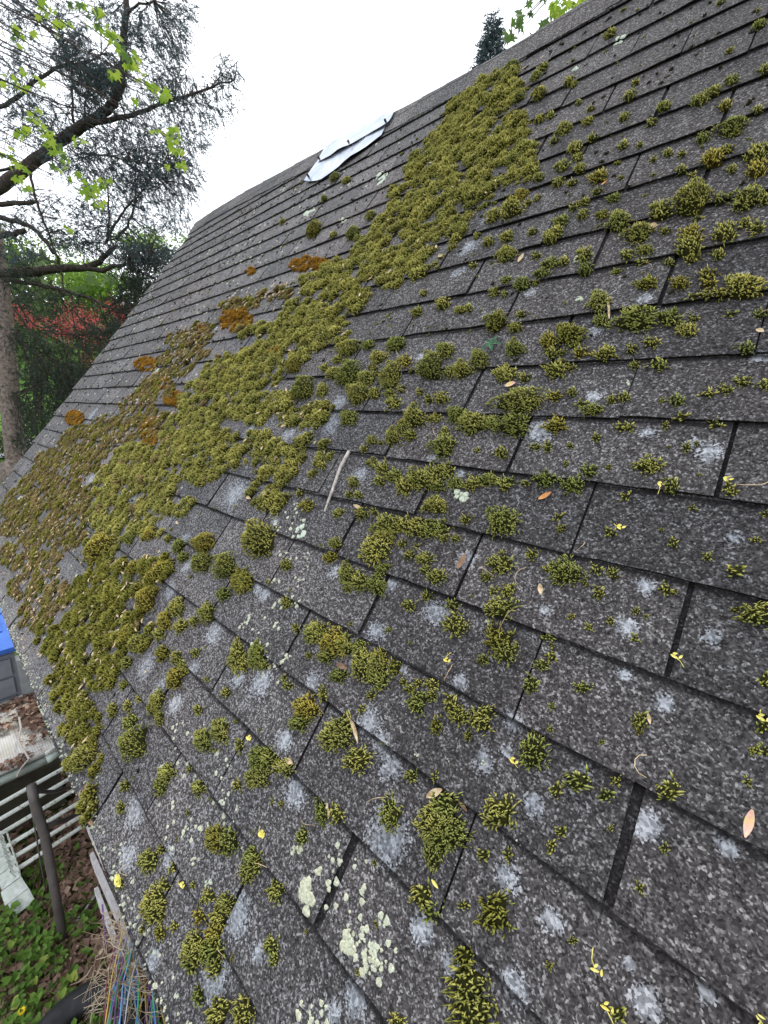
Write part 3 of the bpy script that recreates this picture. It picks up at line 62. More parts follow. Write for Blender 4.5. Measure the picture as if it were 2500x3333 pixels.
DEBRIS=[(0.5529, 0.6529, -1.62, 0.0273, 0.0077, 'PNK', 'large pointed pink and yellow leaf on bare dark shingle', 'leaf'), (0.4647, 0.4529, 0.34, 0.012, 0.0042, 'YEL', 'yellow star flower lying flat near the bottom of the roof', 'flower'), (0.4803, 0.4324, 0.19, 0.012, 0.004, 'YEL', 'yellow flower with a curved stalk at the very bottom', 'flower'), (0.5845, 0.5086, -0.63, 0.012, 0.0029, 'YEL', 'yellow flower in the bottom right corner', 'flower'), (0.3239, 0.5857, -0.34, 0.012, 0.0054, 'YEL', 'yellow flower left of a round bristly tuft', 'flower'), (0.3585, 0.9455, -0.65, 0.012, 0.0063, 'YEL', 'yellow flower above a dark tuft on the right', 'flower'), (0.4611, 0.789, -0.27, 0.012, 0.0048, 'YEL', 'yellow flower lying in a wide vertical slot', 'flower'), (0.5465, 0.7561, -0.29, 0.012, 0.0051, 'YEL', 'yellow flower on a dark tuft at the right edge', 'flower'), (0.3921, 1.0235, -0.91, 0.012, 0.0054, 'YEL', 'yellow flower on a straight stalk below a round tuft', 'flower'), (0.465, 1.0432, -0.81, 0.012, 0.0048, 'YEL', 'yellow flower at a vertical slot near the right edge', 'flower'), (0.1826, 0.664, -0.09, 0.012, 0.0061, 'YEL', 'yellow flower on a slanting stalk in mid roof', 'flower'), (-0.1403, 0.3685, 0.1, 0.0166, 0.0081, 'YEL', 'yellow flower beside the small lower left slot', 'flower'), (-0.0077, 0.2792, 0.24, 0.0175, 0.0108, 'YEL', 'yellow flower above an elongated lower tuft', 'flower'), (-0.1249, 0.1179, -0.04, 0.0163, 0.007, 'YEL', 'yellow flower by the lower left tufts', 'flower'), (-0.2779, 0.0199, -0.05, 0.0282, 0.0163, 'YEL', 'broad yellow petal on the eave edge', 'leaf'), (0.2853, 0.409, -0.21, 0.012, 0.0044, 'YEL', 'single yellow petal below the largest lower tuft', 'leaf'), (0.2827, 0.8209, -1.14, 0.0178, 0.0076, 'TAN', 'upright tan leaf scrap between two pale tufts', 'leaf'), (0.4531, 0.7083, -1.14, 0.012, 0.004, 'TAN', 'tan scrap leaning on a dark tuft in the lower right', 'leaf'), (0.2366, 0.9784, 0.83, 0.0237, 0.0088, 'ORG', 'orange brown slim leaf on bare shingle', 'leaf'), (0.0842, 1.2173, 0.44, 0.0219, 0.0134, 'PNK', 'pink red leaf above a large moss clump', 'leaf'), (-0.0372, 1.6145, 1.52, 0.0313, 0.0117, 'TAN', 'curled tan leaf below the upper shingle row', 'leaf'), (0.222, 1.3977, -1.27, 0.0584, 0.0048, 'TAN', 'long tan stalk hanging beside a clump', 'leaf'), (0.2449, 1.6166, 0.02, 0.0185, 0.019, 'TAN', 'pale round leaf resting on a tuft at upper right', 'leaf'), (0.0988, 1.8187, 1.0, 0.0177, 0.0065, 'ORG', 'orange sliver of leaf at upper right', 'leaf'), (0.0935, 0.3793, -1.08, 0.0207, 0.0059, 'TAN', 'tan leaf hanging between two small lower tufts', 'leaf'), (-0.0184, 0.3933, 0.19, 0.0177, 0.0093, 'TAN', 'small pinkish tan leaf at the end of a moss clump', 'leaf'), (0.2411, 0.4951, 0.88, 0.0265, 0.0101, 'TAN', 'crumpled tan leaf on top of the largest lower tuft', 'leaf'), (0.2828, 0.504, -0.32, 0.018, 0.0055, 'BRN', 'brown scrap at the upper right side of the largest lower tuft', 'leaf'), (0.0747, 0.4988, -0.59, 0.0472, 0.0076, 'TAN', 'pale dry bract on the upper right of a moss tuft', 'leaf'), (-0.003, 0.5733, 0.12, 0.0275, 0.0099, 'BRN', 'brown bract wedged above a small tuft', 'leaf'), (-0.561, 1.0053, -0.19, 0.0384, 0.022, 'TAN', 'tan leaf scrap in the thick moss mat', 'leaf'), (-0.1584, 0.88, -0.15, 0.0279, 0.0084, 'TAN', 'tan leaf curl next to the pale stick', 'leaf'), (0.14, 0.8277, 1.5, 0.031, 0.0128, 'BRN', 'brown tangled leaf stub at a shingle slot', 'leaf'), (0.4585, 1.3101, -0.61, 0.012, 0.0076, 'TAN', 'whitish bud on a dark tuft at the right edge', 'leaf')]
TWIG=[(-0.2708, 1.0146), (-0.2664, 0.9656), (-0.2536, 0.9099), (-0.2502, 0.8823), (-0.246, 0.8472)]
SEED=(-0.0008, 1.3266)


H, W, ZE, PITCH = 0.127, 0.30616, 2.0, rad(54)
SP, CP = math.sin(PITCH), math.cos(PITCH)
FR = Matrix(((1, 0, 0, 0), (0, CP, -SP, 0), (0, SP, CP, ZE), (0, 0, 0, 1)))     # roof frame
FRn = np.array(FR)
def ridge_v(u): return np.interp(u, [-12.2, -11, -9.5, -6.2, -4, -2.6, -1.7, -.8, 9], [-10.9, -11.1, -11.0, -10.2, -9.45, -9.15, -9.1, -9.3, -9.3])
def roof_top(y):                                           # height of the shingle face over the deck
    v = 14 - y / H; return 0.0047 + 0.0059 * (v - math.floor(v))
def rw(x, y, h=0): return FRn[:3, :3] @ np.array((x, y, h)) + FRn[:3, 3]

# ---------------------------------------------------------------- helpers
class MB:
    """collects triangles/quads for ONE mesh"""
    def __init__(s): s.v = []; s.f = []; s.t = []; s.n = 0
    def add(s, v, f, t=0.5):
        v = np.asarray(v, float); f = [tuple(int(i) + s.n for i in q) for q in f]
        s.v.append(v); s.f += f; s.n += len(v)
        s.t.append(np.full(len(v), t, float) if np.isscalar(t) else np.asarray(t, float))
    def addtile(s, v, f, t):                               # v (k,n,3), f (m,c) same face size, t (k,n)
        k, n, _ = v.shape
        ff = (np.asarray(f)[None] + (np.arange(k) * n)[:, None, None] + s.n).reshape(-1, len(f[0]))
        s.v.append(v.reshape(-1, 3)); s.f.append(ff); s.n += k * n; s.t.append(np.asarray(t).reshape(-1))
    def box(s, c, size, rot=None, t=0.5, taper=1):
        h = np.array(size) / 2
        v = np.array([(x, y, z) for z in (-1, 1) for y in (-1, 1) for x in (-1, 1)], float)
        v[4:, :2] *= taper
        v = v * h
        if rot is not None: v = v @ np.array(rot).T
        s.add(v + np.array(c), [(0, 2, 3, 1), (4, 5, 7, 6), (0, 1, 5, 4), (2, 6, 7, 3), (0, 4, 6, 2), (1, 3, 7, 5)], t)
    def tube(s, path, r, n=6, t=0.5, cap=True):
        P = np.asarray(path, float); k = len(P)
        R = np.full(k, r, float) if np.isscalar(r) else np.asarray(r, float)
        T = np.gradient(P, axis=0); T /= np.linalg.norm(T, axis=1)[:, None] + 1e-12
        a = np.cross(T[0], (0, 0, 1.0))
        if np.linalg.norm(a) < 1e-3: a = np.cross(T[0], (1.0, 0, 0))
        V = []
        for i in range(k):
            a = a - T[i] * (a @ T[i]); a /= np.linalg.norm(a) + 1e-12
            b = np.cross(T[i], a)
            for j in range(n):
                g = 2 * math.pi * j / n; V.append(P[i] + R[i] * (a * math.cos(g) + b * math.sin(g)))
        fs = [(i * n + j, i * n + (j + 1) % n, (i + 1) * n + (j + 1) % n, (i + 1) * n + j) for i in range(k - 1) for j in range(n)]
        if cap: fs += [tuple(range(n))[::-1], tuple((k - 1) * n + j for j in range(n))]
        s.add(V, fs, t)
    def mesh(s, name, mat, smooth=False):
        me = bpy.data.meshes.new(name)
        if not s.v: s.add(np.zeros((3, 3)), [(0, 1, 2)])
        V = np.concatenate(s.v)
        lists = s.f
        if lists and isinstance(lists[0], np.ndarray) and all(isinstance(q, np.ndarray) for q in lists):
            loops = np.concatenate([q.reshape(-1) for q in lists]); cnt = np.concatenate([np.full(len(q), q.shape[1]) for q in lists])
            me.vertices.add(len(V)); me.vertices.foreach_set('co', V.reshape(-1).astype(np.float32))
            me.loops.add(len(loops)); me.loops.foreach_set('vertex_index', loops.astype(np.int32))
            me.polygons.add(len(cnt)); me.polygons.foreach_set('loop_start', np.r_[0, np.cumsum(cnt)[:-1]].astype(np.int32))
            me.update(calc_edges=True)
        else:
            fl = []
            for q in lists:
                if isinstance(q, np.ndarray): fl += [tuple(r) for r in q.tolist()]
                else: fl.append(q)
            me.from_pydata(V.tolist(), [], fl)
        at_ = me.attributes.new('tint', 'FLOAT', 'POINT'); at_.data.foreach_set('value', np.concatenate(s.t).astype(np.float32))
        if smooth: me.polygons.foreach_set('use_smooth', np.ones(len(me.polygons), bool))
        me.materials.append(mat); me.update()
        return me

def link(name, me, parent=None, mw=None):
    o = bpy.data.objects.new(name, me); C.objects.link(o)
    if parent is not None: o.parent = parent
    if mw is not None: o.matrix_local = (ABS[parent.name].inverted() @ mw) if parent is not None else mw
    ABS[o.name] = mw.copy() if mw is not None else (ABS[parent.name].copy() if parent is not None else Matrix())
    return o
ABS = {}
def tag(o, label=None, cat=None, group=None, kind=None):
    for k, v in (('label', label), ('category', cat), ('group', group), ('kind', kind)):
        if v: o[k] = v
    return o
def thing(name, label, cat, loc, group=None):
    return tag(link(name, None, None, Matrix.Translation(Vector(loc))), label, cat, group)
def part(name, mb, mat, root, smooth=False, label=None):   # mesh written in world coordinates
    o = link(name, mb.mesh(name, mat, smooth), root, Matrix())
    if label: o['label'] = label
    return o
def solo(name, mb, mat, label, cat, loc=None, smooth=False, group=None, kind=None):
    o = link(name, mb.mesh(name, mat, smooth))
    if loc is not None:
        o.data.transform(Matrix.Translation(-Vector(loc))); o.location = loc
    return tag(o, label, cat, group, kind)

# ---------------------------------------------------------------- materials
class Mat:
    def __init__(s, name, rough=0.9, spec=0.2):
        s.m = bpy.data.materials.new(name); s.m.use_nodes = True
        s.t = s.m.node_tree; s.b = s.t.nodes['Principled BSDF']; s.b.inputs['Roughness'].default_value = rough
        s.b.inputs['Specular IOR Level'].default_value = spec
    def n(s, typ, **kw):
        q = s.t.nodes.new('ShaderNode' + typ)
        for k, v in kw.items():
            if hasattr(q, k) and not k[0].isupper(): setattr(q, k, v)
            else: q.inputs[k.replace('_', ' ')].default_value = v
        return q
    def l(s, a, b): s.t.links.new(a, b)
    def ramp(s, val, stops):
        r = s.n('ValToRGB'); e = r.color_ramp.elements
        while len(e) < len(stops): e.new(0.5)
        for q, (p, c) in zip(e, stops): q.position = p; q.color = (*c, 1) if len(c) == 3 else c
        s.l(val, r.inputs['Fac']); return r.outputs['Color']
    def mix(s, f, a, b, blend='MIX'):
        q = s.n('Mix', data_type='RGBA', blend_type=blend)
        for sock, v in (('Factor', f), ('A', a), ('B', b)):
            if hasattr(v, 'links'): s.l(v, q.inputs[sock])
            elif sock == 'Factor': q.inputs[sock].default_value = v
            else: q.inputs[sock].default_value = (*v, 1)
        return q.outputs['Result']
    def math(s, op, a, b=0.0, clamp=False):
        q = s.n('Math', operation=op, use_clamp=clamp)
        for i, v in enumerate((a, b)):
            if hasattr(v, 'links'): s.l(v, q.inputs[i])
            else: q.inputs[i].default_value = v
        return q.outputs[0]
    def coord(s, obj=None, scale=(1, 1, 1)):
        t = s.n('TexCoord')
        if obj is not None: t.object = obj
        mp = s.n('Mapping'); mp.inputs['Scale'].default_value = scale
        s.l(t.outputs['Object'], mp.inputs['Vector']); return mp.outputs['Vector']
    def noise(s, vec, scale, detail=3, rough=.55):
        q = s.n('TexNoise'); q.inputs['Scale'].default_value = scale; q.inputs['Detail'].default_value = detail
        q.inputs['Roughness'].default_value = rough
        if vec is not None: s.l(vec, q.inputs['Vector'])
        return q.outputs['Fac']
    def out(s, col):
        if hasattr(col, 'links'): s.l(col, s.b.inputs['Base Color'])
        else: s.b.inputs['Base Color'].default_value = (*col, 1)
        return s.m
    def bump(s, h, strength=.3, dist=.002):
        q = s.n('Bump'); q.inputs['Strength'].default_value = strength; q.inputs['Distance'].default_value = dist
        s.l(h, q.inputs['Height']); s.l(q.outputs['Normal'], s.b.inputs['Normal'])

def geo(M): return M.n('NewGeometry').outputs['Position']
def simple(name, a, b, scale=20, rough=.8, spec=.3, bump=0):
    M = Mat(name, rough, spec); f = M.noise(geo(M), scale, 5, .65)
    if bump: M.bump(f, bump, .004)
    return M.out(M.ramp(f, [(.32, a), (.68, b)]))

def leafy(name, dark, light, trans=.35, rough=.6, hue=None):
    """foliage: each leaf its own tint, some light shining through"""
    M = Mat(name, rough, .25)
    a = M.n('Attribute', attribute_name='tint').outputs['Fac']
    col = M.ramp(a, [(0, dark), (1, light)] if hue is None else [(0, dark), (.75, light), (1, hue)])
    M.out(col)
    tr = M.n('BsdfTranslucent'); M.l(col, tr.inputs['Color'])
    mxs = M.n('MixShader'); mxs.inputs[0].default_value = trans
    M.l(M.b.outputs[0], mxs.inputs[1]); M.l(tr.outputs[0], mxs.inputs[2])
    M.l(mxs.outputs[0], M.t.nodes['Material Output'].inputs['Surface'])
    return M.m

# ---------------------------------------------------------------- setting: ground, hillside
def hill(x, y):
    d = np.maximum(0, -x - 6.2 + .15 * np.sin(y * .4)); return 0.27 * d * d / (d + 2.5) * (1 - .6 * np.clip((d - 30) / 300, 0, 1)) * np.clip(1.15 - d / 400, 0, 1)
gx = np.unique(np.r_[-1500, -700, -400, -250, np.linspace(-150, -30, 16), np.linspace(-28, -6, 34), np.linspace(-5.5, 5, 40), np.linspace(6, 40, 14), 100, 300, 700, 1500])
gy = np.unique(np.r_[-1500, -700, -300, -120, np.linspace(-60, -6, 14), np.linspace(-5, 3, 36), np.linspace(4, 40, 20), 100, 250, 700, 1500])
X, Y = np.meshgrid(gx, gy); Zt = hill(X, Y)
rs = np.random.RandomState(3)
Zt = Zt + np.where((np.abs(X + 1) < 8) & (np.abs(Y) < 5), rs.uniform(-.02, .008, X.shape), 0) - .004
nx = len(gx)
b = MB(); b.add(np.stack([X, Y, Zt], -1).reshape(-1, 3), [(j * nx + i, j * nx + i + 1, (j + 1) * nx + i + 1, (j + 1) * nx + i) for j in range(len(gy) - 1) for i in range(nx - 1)])
M = Mat('ground_soil', 1, .1); p = geo(M)
f1 = M.noise(p, 55, 6, .7); f2 = M.noise(p, 1.3, 4); f3 = M.noise(p, .12, 3)
litter = M.ramp(f1, [(.3, (.018, .011, .008)), (.5, (.06, .036, .024)), (.7, (.15, .10, .07))])
grass = M.ramp(f1, [(.3, (.03, .05, .012)), (.7, (.10, .17, .035))])
col = M.mix(M.ramp(f2, [(.45, (0, 0, 0)), (.6, (1, 1, 1))]), litter, grass)
sx = M.n('SeparateXYZ'); M.l(p, sx.inputs[0])
far = M.n('MapRange'); far.inputs['From Min'].default_value = -9; far.inputs['From Max'].default_value = -13; M.l(sx.outputs['X'], far.inputs['Value'])
lawn = M.ramp(f3, [(.35, (.07, .15, .03)), (.6, (.13, .26, .05))])
col = M.mix(far.outputs['Result'], col, lawn)
M.bump(f1, .6, .03)
solo('ground', b, M.out(col), None, None, kind='structure', smooth=True)

b = MB()                                                    # pale grey strip crossing the hillside
dr = [(-15.5, -3), (-14.6, -.5), (-14.2, 2), (-14.6, 5), (-15.5, 9)]
dv = []
for x, y in dr:
    for s_ in (-.8, .8): dv.append((x + s_, y, float(hill(np.array(x + s_), np.array(y))) + .05))
b.add(dv, [(2 * i, 2 * i + 1, 2 * i + 3, 2 * i + 2) for i in range(len(dr) - 1)])
solo('gravel_drive', b, simple('pale_gravel', (.45, .45, .46), (.75, .75, .77), 30), None, None, kind='structure')

# ---------------------------------------------------------------- house: walls, roof deck, shingles
house = thing('cottage', 'steep house roof of old dark grey asphalt shingles with moss', 'house', (0, 1.79, 0))
wood = simple('dark_boards', (.02, .017, .014), (.06, .05, .042), 18, .9, .1)
ridge_y = 24 * H * CP; ridge_z = ZE + 24 * H * SP
UL, UR = -12.15, 8.0
XL, XR = UL * W, UR * W
# deck: one thick slab per slope, its own local frame is the roof frame (the shingle material reads it)
def deck_mesh(name, mat):
    v = []; us = np.linspace(UL + .03, UR, 30)
    for u in us:
        yr = (14 - ridge_v(u)) * H - .012
        for h in (-.004, -.03): v += [(u * W, .004, h), (u * W, yr, h)]
    f = []
    for i in range(len(us) - 1):
        a, c = i * 4, i * 4 + 4
        f += [(a, c, c + 1, a + 1), (a + 2, a + 3, c + 3, c + 2), (a, a + 2, c + 2, c), (a + 1, c + 1, c + 3, a + 3)]
    f += [(0, 1, 3, 2), (len(v) - 4, len(v) - 2, len(v) - 1, len(v) - 3)]
    q = MB(); q.add(v, f); return q.mesh(name, mat)
deck = link('roof_deck', deck_mesh('roof_deck', wood), house, FR)

def shingle_material():
    M = Mat('asphalt_shingle', .95, .12)
    p = M.coord(deck)
    # granules
    vo = M.n('TexVoronoi'); vo.inputs['Scale'].default_value = 430; M.l(p, vo.inputs['Vector'])
    sv = M.n('SeparateColor'); M.l(vo.outputs['Color'], sv.inputs[0]); g = sv.outputs[0]
    vo2 = M.n('TexVoronoi'); vo2.inputs['Scale'].default_value = 230; M.l(p, vo2.inputs['Vector'])
    sv2 = M.n('SeparateColor'); M.l(vo2.outputs['Color'], sv2.inputs[0]); g2 = sv2.outputs[0]
    fine = M.noise(p, 90, 4, .7)
    # wear: pale stone where algae is thin; sky light painted in towards lower left
    ps = M.coord(deck, (1, .5, 1))
    big = M.noise(p, .55, 2); mid = M.noise(ps, 5.5, 5, .6); sm = M.noise(p, 17, 4, .6)
    sx = M.n('SeparateXYZ'); M.l(p, sx.inputs[0])
    gr = M.n('MapRange'); M.l(sx.outputs['X'], gr.inputs['Value'])
    gr.inputs['From Min'].default_value = .75; gr.inputs['From Max'].default_value = -1.3; gr.inputs['To Max'].default_value = .42; gr.inputs['To Min'].default_value = -.05
    up = M.n('MapRange'); M.l(sx.outputs['Y'], up.inputs['Value'])
    up.inputs['From Min'].default_value = 0; up.inputs['From Max'].default_value = 1.5; up.inputs['To Min'].default_value = .10; up.inputs['To Max'].default_value = 0
    wear_skylight = M.math('ADD', gr.outputs['Result'], up.outputs['Result'])
    wear_skylight = M.math('ADD', wear_skylight, M.math('MULTIPLY', M.math('SUBTRACT', mid, .5), .30))
    wear_skylight = M.math('ADD', wear_skylight, M.math('MULTIPLY', M.math('SUBTRACT', sm, .5), .24))
    pm = None
    for (x, y, r) in PALE:
        vd = M.n('VectorMath', operation='DISTANCE'); M.l(p, vd.inputs[0]); vd.inputs[1].default_value = (x, y, .007)
        mr = M.n('MapRange', interpolation_type='SMOOTHSTEP'); M.l(vd.outputs['Value'], mr.inputs['Value'])
        mr.inputs['From Min'].default_value = r * 1.65; mr.inputs['From Max'].default_value = r * .1
        pm = mr.outputs['Result'] if pm is None else M.math('MAXIMUM', pm, mr.outputs['Result'])
    gi = M.math('ADD', M.math('MULTIPLY', g, .66), M.math('MULTIPLY', g2, .34))
    gi = M.math('ADD', gi, M.math('MULTIPLY', M.math('SUBTRACT', fine, .5), .22))
    gi = M.math('ADD', gi, M.math('MULTIPLY', wear_skylight, .62))
    col = M.ramp(gi, [(.08, (.014, .0135, .0145)), (.48, (.050, .047, .048)), (.70, (.082, .078, .080)), (.84, (.155, .152, .155)), (1, (.30, .30, .31))])
    # bare patches: pale stone grains showing one by one
    pg = M.math('ADD', M.math('MULTIPLY', pm, 1.35), M.math('MULTIPLY', M.math('SUBTRACT', sm, .5), 1.6))
    pg = M.math('SUBTRACT', M.math('ADD', pg, M.math('MULTIPLY', M.math('SUBTRACT', g, .5), 1.1)), .38)
    pf = M.n('MapRange'); M.l(pg, pf.inputs['Value']); pf.inputs['From Min'].default_value = 0; pf.inputs['From Max'].default_value = .8; pf.inputs['To Max'].default_value = .85
    pf2 = M.math('MULTIPLY', pf.outputs['Result'], M.math('MINIMUM', M.math('MULTIPLY', pm, 4), 1))
    col = M.mix(pf2, col, M.ramp(g2, [(.2, (.20, .215, .235)), (.8, (.44, .47, .51))]))
    warm = M.noise(p, 1.7, 3)
    col = M.mix(M.ramp(warm, [(.45, (0, 0, 0)), (.7, (.5, .5, .5))]), col, M.mix(1.0, col, (1.12, 1.0, .93), 'MULTIPLY'))
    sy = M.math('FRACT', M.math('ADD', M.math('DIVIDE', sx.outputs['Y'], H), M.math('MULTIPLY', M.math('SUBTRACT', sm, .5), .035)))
    butt_shadow = M.n('MapRange'); M.l(sy, butt_shadow.inputs['Value']); butt_shadow.inputs['From Min'].default_value = .915; butt_shadow.inputs['From Max'].default_value = .965
    col = M.mix(M.math('MULTIPLY', butt_shadow.outputs['Result'], .8), col, (.012, .011, .012))  # shadow below each butt edge, painted as a dark line in the colour
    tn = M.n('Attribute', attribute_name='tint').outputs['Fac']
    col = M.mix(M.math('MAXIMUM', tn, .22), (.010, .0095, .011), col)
    oi = M.n('ObjectInfo').outputs['Random']
    col = M.mix(1.0, col, M.ramp(oi, [(0, (.78, .78, .80)), (1, (1.15, 1.12, 1.12))]), 'MULTIPLY')
    M.bump(M.math('ADD', g, M.math('MULTIPLY', fine, 1.5)), .55, .0016)
    return M.out(col)
SHINGLE = shingle_material()

rng = np.random.RandomState(11)
def tab_mesh(i, w0=0.0, w1=1.0, top=-1.0):
    """one shingle tab: top sheet, ragged butt edge and cut sides; x 0..W, y 0 at the butt"""
    q = MB(); ns = 8
    r_ = np.random.RandomState(100 + i)
    gap = .0018 + r_.uniform(0, .0026)
    xs = np.linspace(w0 * W + gap, w1 * W - gap, ns + 1)
    jag = r_.normal(0, .0011, ns + 1) + r_.uniform(-.002, .002) * np.linspace(-1, 1, ns + 1)
    curl = r_.choice([0, 0, 0, .0015, .003]) * np.linspace(0, 1, ns + 1) ** 3
    if r_.rand() < .5: curl = curl[::-1]
    wav = r_.normal(0, .0005, ns + 1)
    v = []; tint = []
    for x, j, c, w_ in zip(xs, jag, curl, wav):
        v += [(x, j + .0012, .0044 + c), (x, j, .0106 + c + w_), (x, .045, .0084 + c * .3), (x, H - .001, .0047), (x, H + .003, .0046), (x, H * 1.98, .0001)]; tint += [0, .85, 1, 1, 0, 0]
    f = []
    for k in range(ns):
        a, c = 6 * k, 6 * k + 6
        f += [(a, c, c + 1, a + 1), (a + 1, c + 1, c + 2, a + 2), (a + 2, c + 2, c + 3, a + 3)]
    c = 6 * ns
    f += [(3, c + 3, c + 4, 4), (4, c + 4, c + 5, 5)]
    lo_ = [(v[0][0], v[0][1], .004), (v[0][0], H, .0005), (v[c][0], v[c][1], .004), (v[c][0], H, .0005)]
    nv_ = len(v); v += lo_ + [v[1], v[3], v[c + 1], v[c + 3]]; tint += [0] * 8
    f += [(nv_, nv_ + 4, nv_ + 5, nv_ + 1), (nv_ + 2, nv_ + 3, nv_ + 7, nv_ + 6)]
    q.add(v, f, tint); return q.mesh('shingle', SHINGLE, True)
TABS = [tab_mesh(i) for i in range(14)]
for me in TABS:
    me.set_sharp_from_angle(angle=rad(35))
def in_view(u, v):
    c = CM.T @ (rw(u * W, (14 - v) * H) - CAM)
    if c[2] < .05: return 0
    x, y = 1250 + F * c[0] / c[2], 1666.5 + F * c[1] / c[2]
    return (1 / c[2] ** 2) if -200 < x < 2700 and -150 < y < 3480 else 0
slots = []
for k in range(-12, 14):
    for j in range(-14, 9):
        u = j + (.5 if k % 2 else 0)
        um = u + .5
        if um < UL - .2 or um > UR or k + .75 < ridge_v(um): continue
        full = u >= UL and u + 1 <= UR and k - .98 > ridge_v(um)
        sc = max(in_view(u + a, k + c) for a in (0.05, .5, .95) for c in (.05, .5, .95))
        slots.append((sc, k, u, full))
slots.sort(key=lambda s: -s[0])
rest = MB(); npart = 0
for sc, k, u, full in slots:
    jx, jy, ja = rng.normal(0, .0018), rng.normal(0, .0014), rng.normal(0, .0035)
    me = TABS[rng.randint(len(TABS))]
    mt = FR @ Matrix.Translation((u * W + jx, (14 - k - 1) * H + jy, 0)) @ Matrix.Rotation(ja, 4, 'Z')
    if sc > 0 and npart < 300 and (full or k - .98 <= ridge_v(u + .5) or u < UL):
        if not full:                                        # cut at the gable edge or under the ridge
            me = me.copy(); co = np.empty(len(me.vertices) * 3, np.float32); me.vertices.foreach_get('co', co); co = co.reshape(-1, 3)
            co[:, 0] = np.clip(co[:, 0], (UL - u) * W + rng.normal(0, .003), None)
            lim = (k + 1 - ridge_v(u + .5)) * H - .01
            z_ = np.interp(np.clip(co[:, 1], 0, lim), [0, H * 1.98], [.0106, .0001])
            co[:, 2] = np.where(co[:, 1] > lim, z_, co[:, 2]); co[:, 1] = np.minimum(co[:, 1], lim)
            me.vertices.foreach_set('co', co.reshape(-1)); me.update()
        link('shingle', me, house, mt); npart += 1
    else:
        co = np.empty(len(me.vertices) * 3, np.float32); me.vertices.foreach_get('co', co); co = co.reshape(-1, 3).astype(float)
        co[:, 0] = np.clip(co[:, 0], (UL - u) * W, (UR - u) * W)
        lim = max(.02, (k + 1 - ridge_v(u + .5)) * H - .01); z_ = np.interp(np.clip(co[:, 1], 0, lim), [0, H * 1.98], [.0106, .0001])
        co[:, 2] = np.where(co[:, 1] > lim, z_, co[:, 2]); co[:, 1] = np.minimum(co[:, 1], lim)
        co = (np.array(mt) @ np.c_[co, np.ones(len(co))].T).T[:, :3]
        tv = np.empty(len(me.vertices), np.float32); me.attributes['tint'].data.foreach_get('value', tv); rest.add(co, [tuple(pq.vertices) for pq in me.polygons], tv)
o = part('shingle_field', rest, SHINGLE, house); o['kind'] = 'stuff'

# starter strip / metal drip edge along eave and gable, fascia, walls, far slope
b = MB(); r_ = np.random.RandomState(5)
xs = np.arange(XL, XR, .035); lo = r_.normal(0, .0022, len(xs)) + .004 * np.sin(xs * 9)
v = []
for x, j in zip(xs, lo): v += [rw(x, -.008 + j, -.003), rw(x, -.010 + j, .0045), rw(x, .05, .0045)]
b.add(v, [q for i in range(len(xs) - 1) for q in ((3 * i, 3 * i + 3, 3 * i + 4, 3 * i + 1), (3 * i + 1, 3 * i + 4, 3 * i + 5, 3 * i + 2))], .7)
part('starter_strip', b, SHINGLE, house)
b = MB()
zf = FRn[:3, :3]
b.box(rw((XL + XR) / 2, .02, -.075), (XR - XL, .02, .085), zf); part('fascia_board', b, simple('old_paint', (.30, .30, .29), (.48, .48, .46), 9, .8), house)
b = MB(); b.box(rw(XL + .018, 1.5, -.075), (.02, 2.98, .085), zf); part('gable_board', b, bpy.data.materials['old_paint'], house)
b = MB(); bs = MB()
b.box((0, 0, 0), (.01, .01, .01))
b = MB()
yw, yb = .85, 2 * ridge_y - .85; ztop = ZE + yw * math.tan(PITCH) - .06
v = [(XL + .15, yw, 0), (XL + .15, yb, 0), (XL + .15, yb, ztop), (XL + .15, ridge_y, ridge_z - .12), (XL + .15, yw, ztop)]
v += [(XR - .15, y, z) for _, y, z in v]
b.add(v, [(0, 4, 3, 2, 1), (5, 6, 7, 8, 9), (0, 5, 9, 4), (1, 2, 7, 6)]); part('wall', b, wood, house)
b = MB()
v = [(x, yy, zz) for x in (XL, XR) for yy, zz in ((ridge_y + .01, ridge_z - .02), (2 * ridge_y, ZE), (2 * ridge_y, ZE - .03), (ridge_y + .01, ridge_z - .06))]
b.add(v, [(0, 4, 5, 1), (1, 5, 6, 2), (2, 6, 7, 3), (0, 1, 2, 3), (7, 6, 5, 4)], 1.0)
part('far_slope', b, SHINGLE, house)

# ridge caps: bent pieces lapped along the ridge
def cap_mesh(i):
    r_ = np.random.RandomState(300 + i); q = MB(); L_ = .30; ns = 5
    prof = [(-.152 + r_.normal(0, .003), .0072), (-.08, .011), (-.02, .0145), (.0, .014), (.02, .0), (.07, -.055), (.11, -.10)]
    v = []
    for s_ in range(2):
        x = s_ * L_
        for (y, h) in prof: v.append((x, y + r_.normal(0, .0015), h + (.004 if s_ == 0 else 0)))
    tc_ = []
    # thickness at the exposed front end and lower edge
    n = len(prof)
    for (y, h) in prof: v.append((0.0, y, h - .002))
    for s_ in range(2): v.append((s_ * L_, prof[0][0] - .001, .0025))
    f = [(i_, i_ + 1, n + i_ + 1, n + i_) for i_ in range(n - 1)] + [(2 * n + i_, 2 * n + i_ + 1, i_ + 1, i_) for i_ in range(n - 1)] + [(3 * n, 0, n, 3 * n + 1)]
    f = [q_[::-1] for q_ in f]
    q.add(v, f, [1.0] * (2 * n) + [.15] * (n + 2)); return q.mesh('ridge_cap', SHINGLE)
CAPS = [cap_mesh(i) for i in range(6)]
u = UL; i = 0
while u < UR - .4:
    y0, y1 = (14 - ridge_v(u)) * H, (14 - ridge_v(u + .8)) * H
    mt = FR @ Matrix.Translation((u * W, y0, .003 + rng.uniform(0, .002))) @ Matrix.Rotation(math.atan2(y1 - y0, .8 * W), 4, 'Z')
    link('ridge_cap', CAPS[i % 6], house, mt); u += .142 / W; i += 1

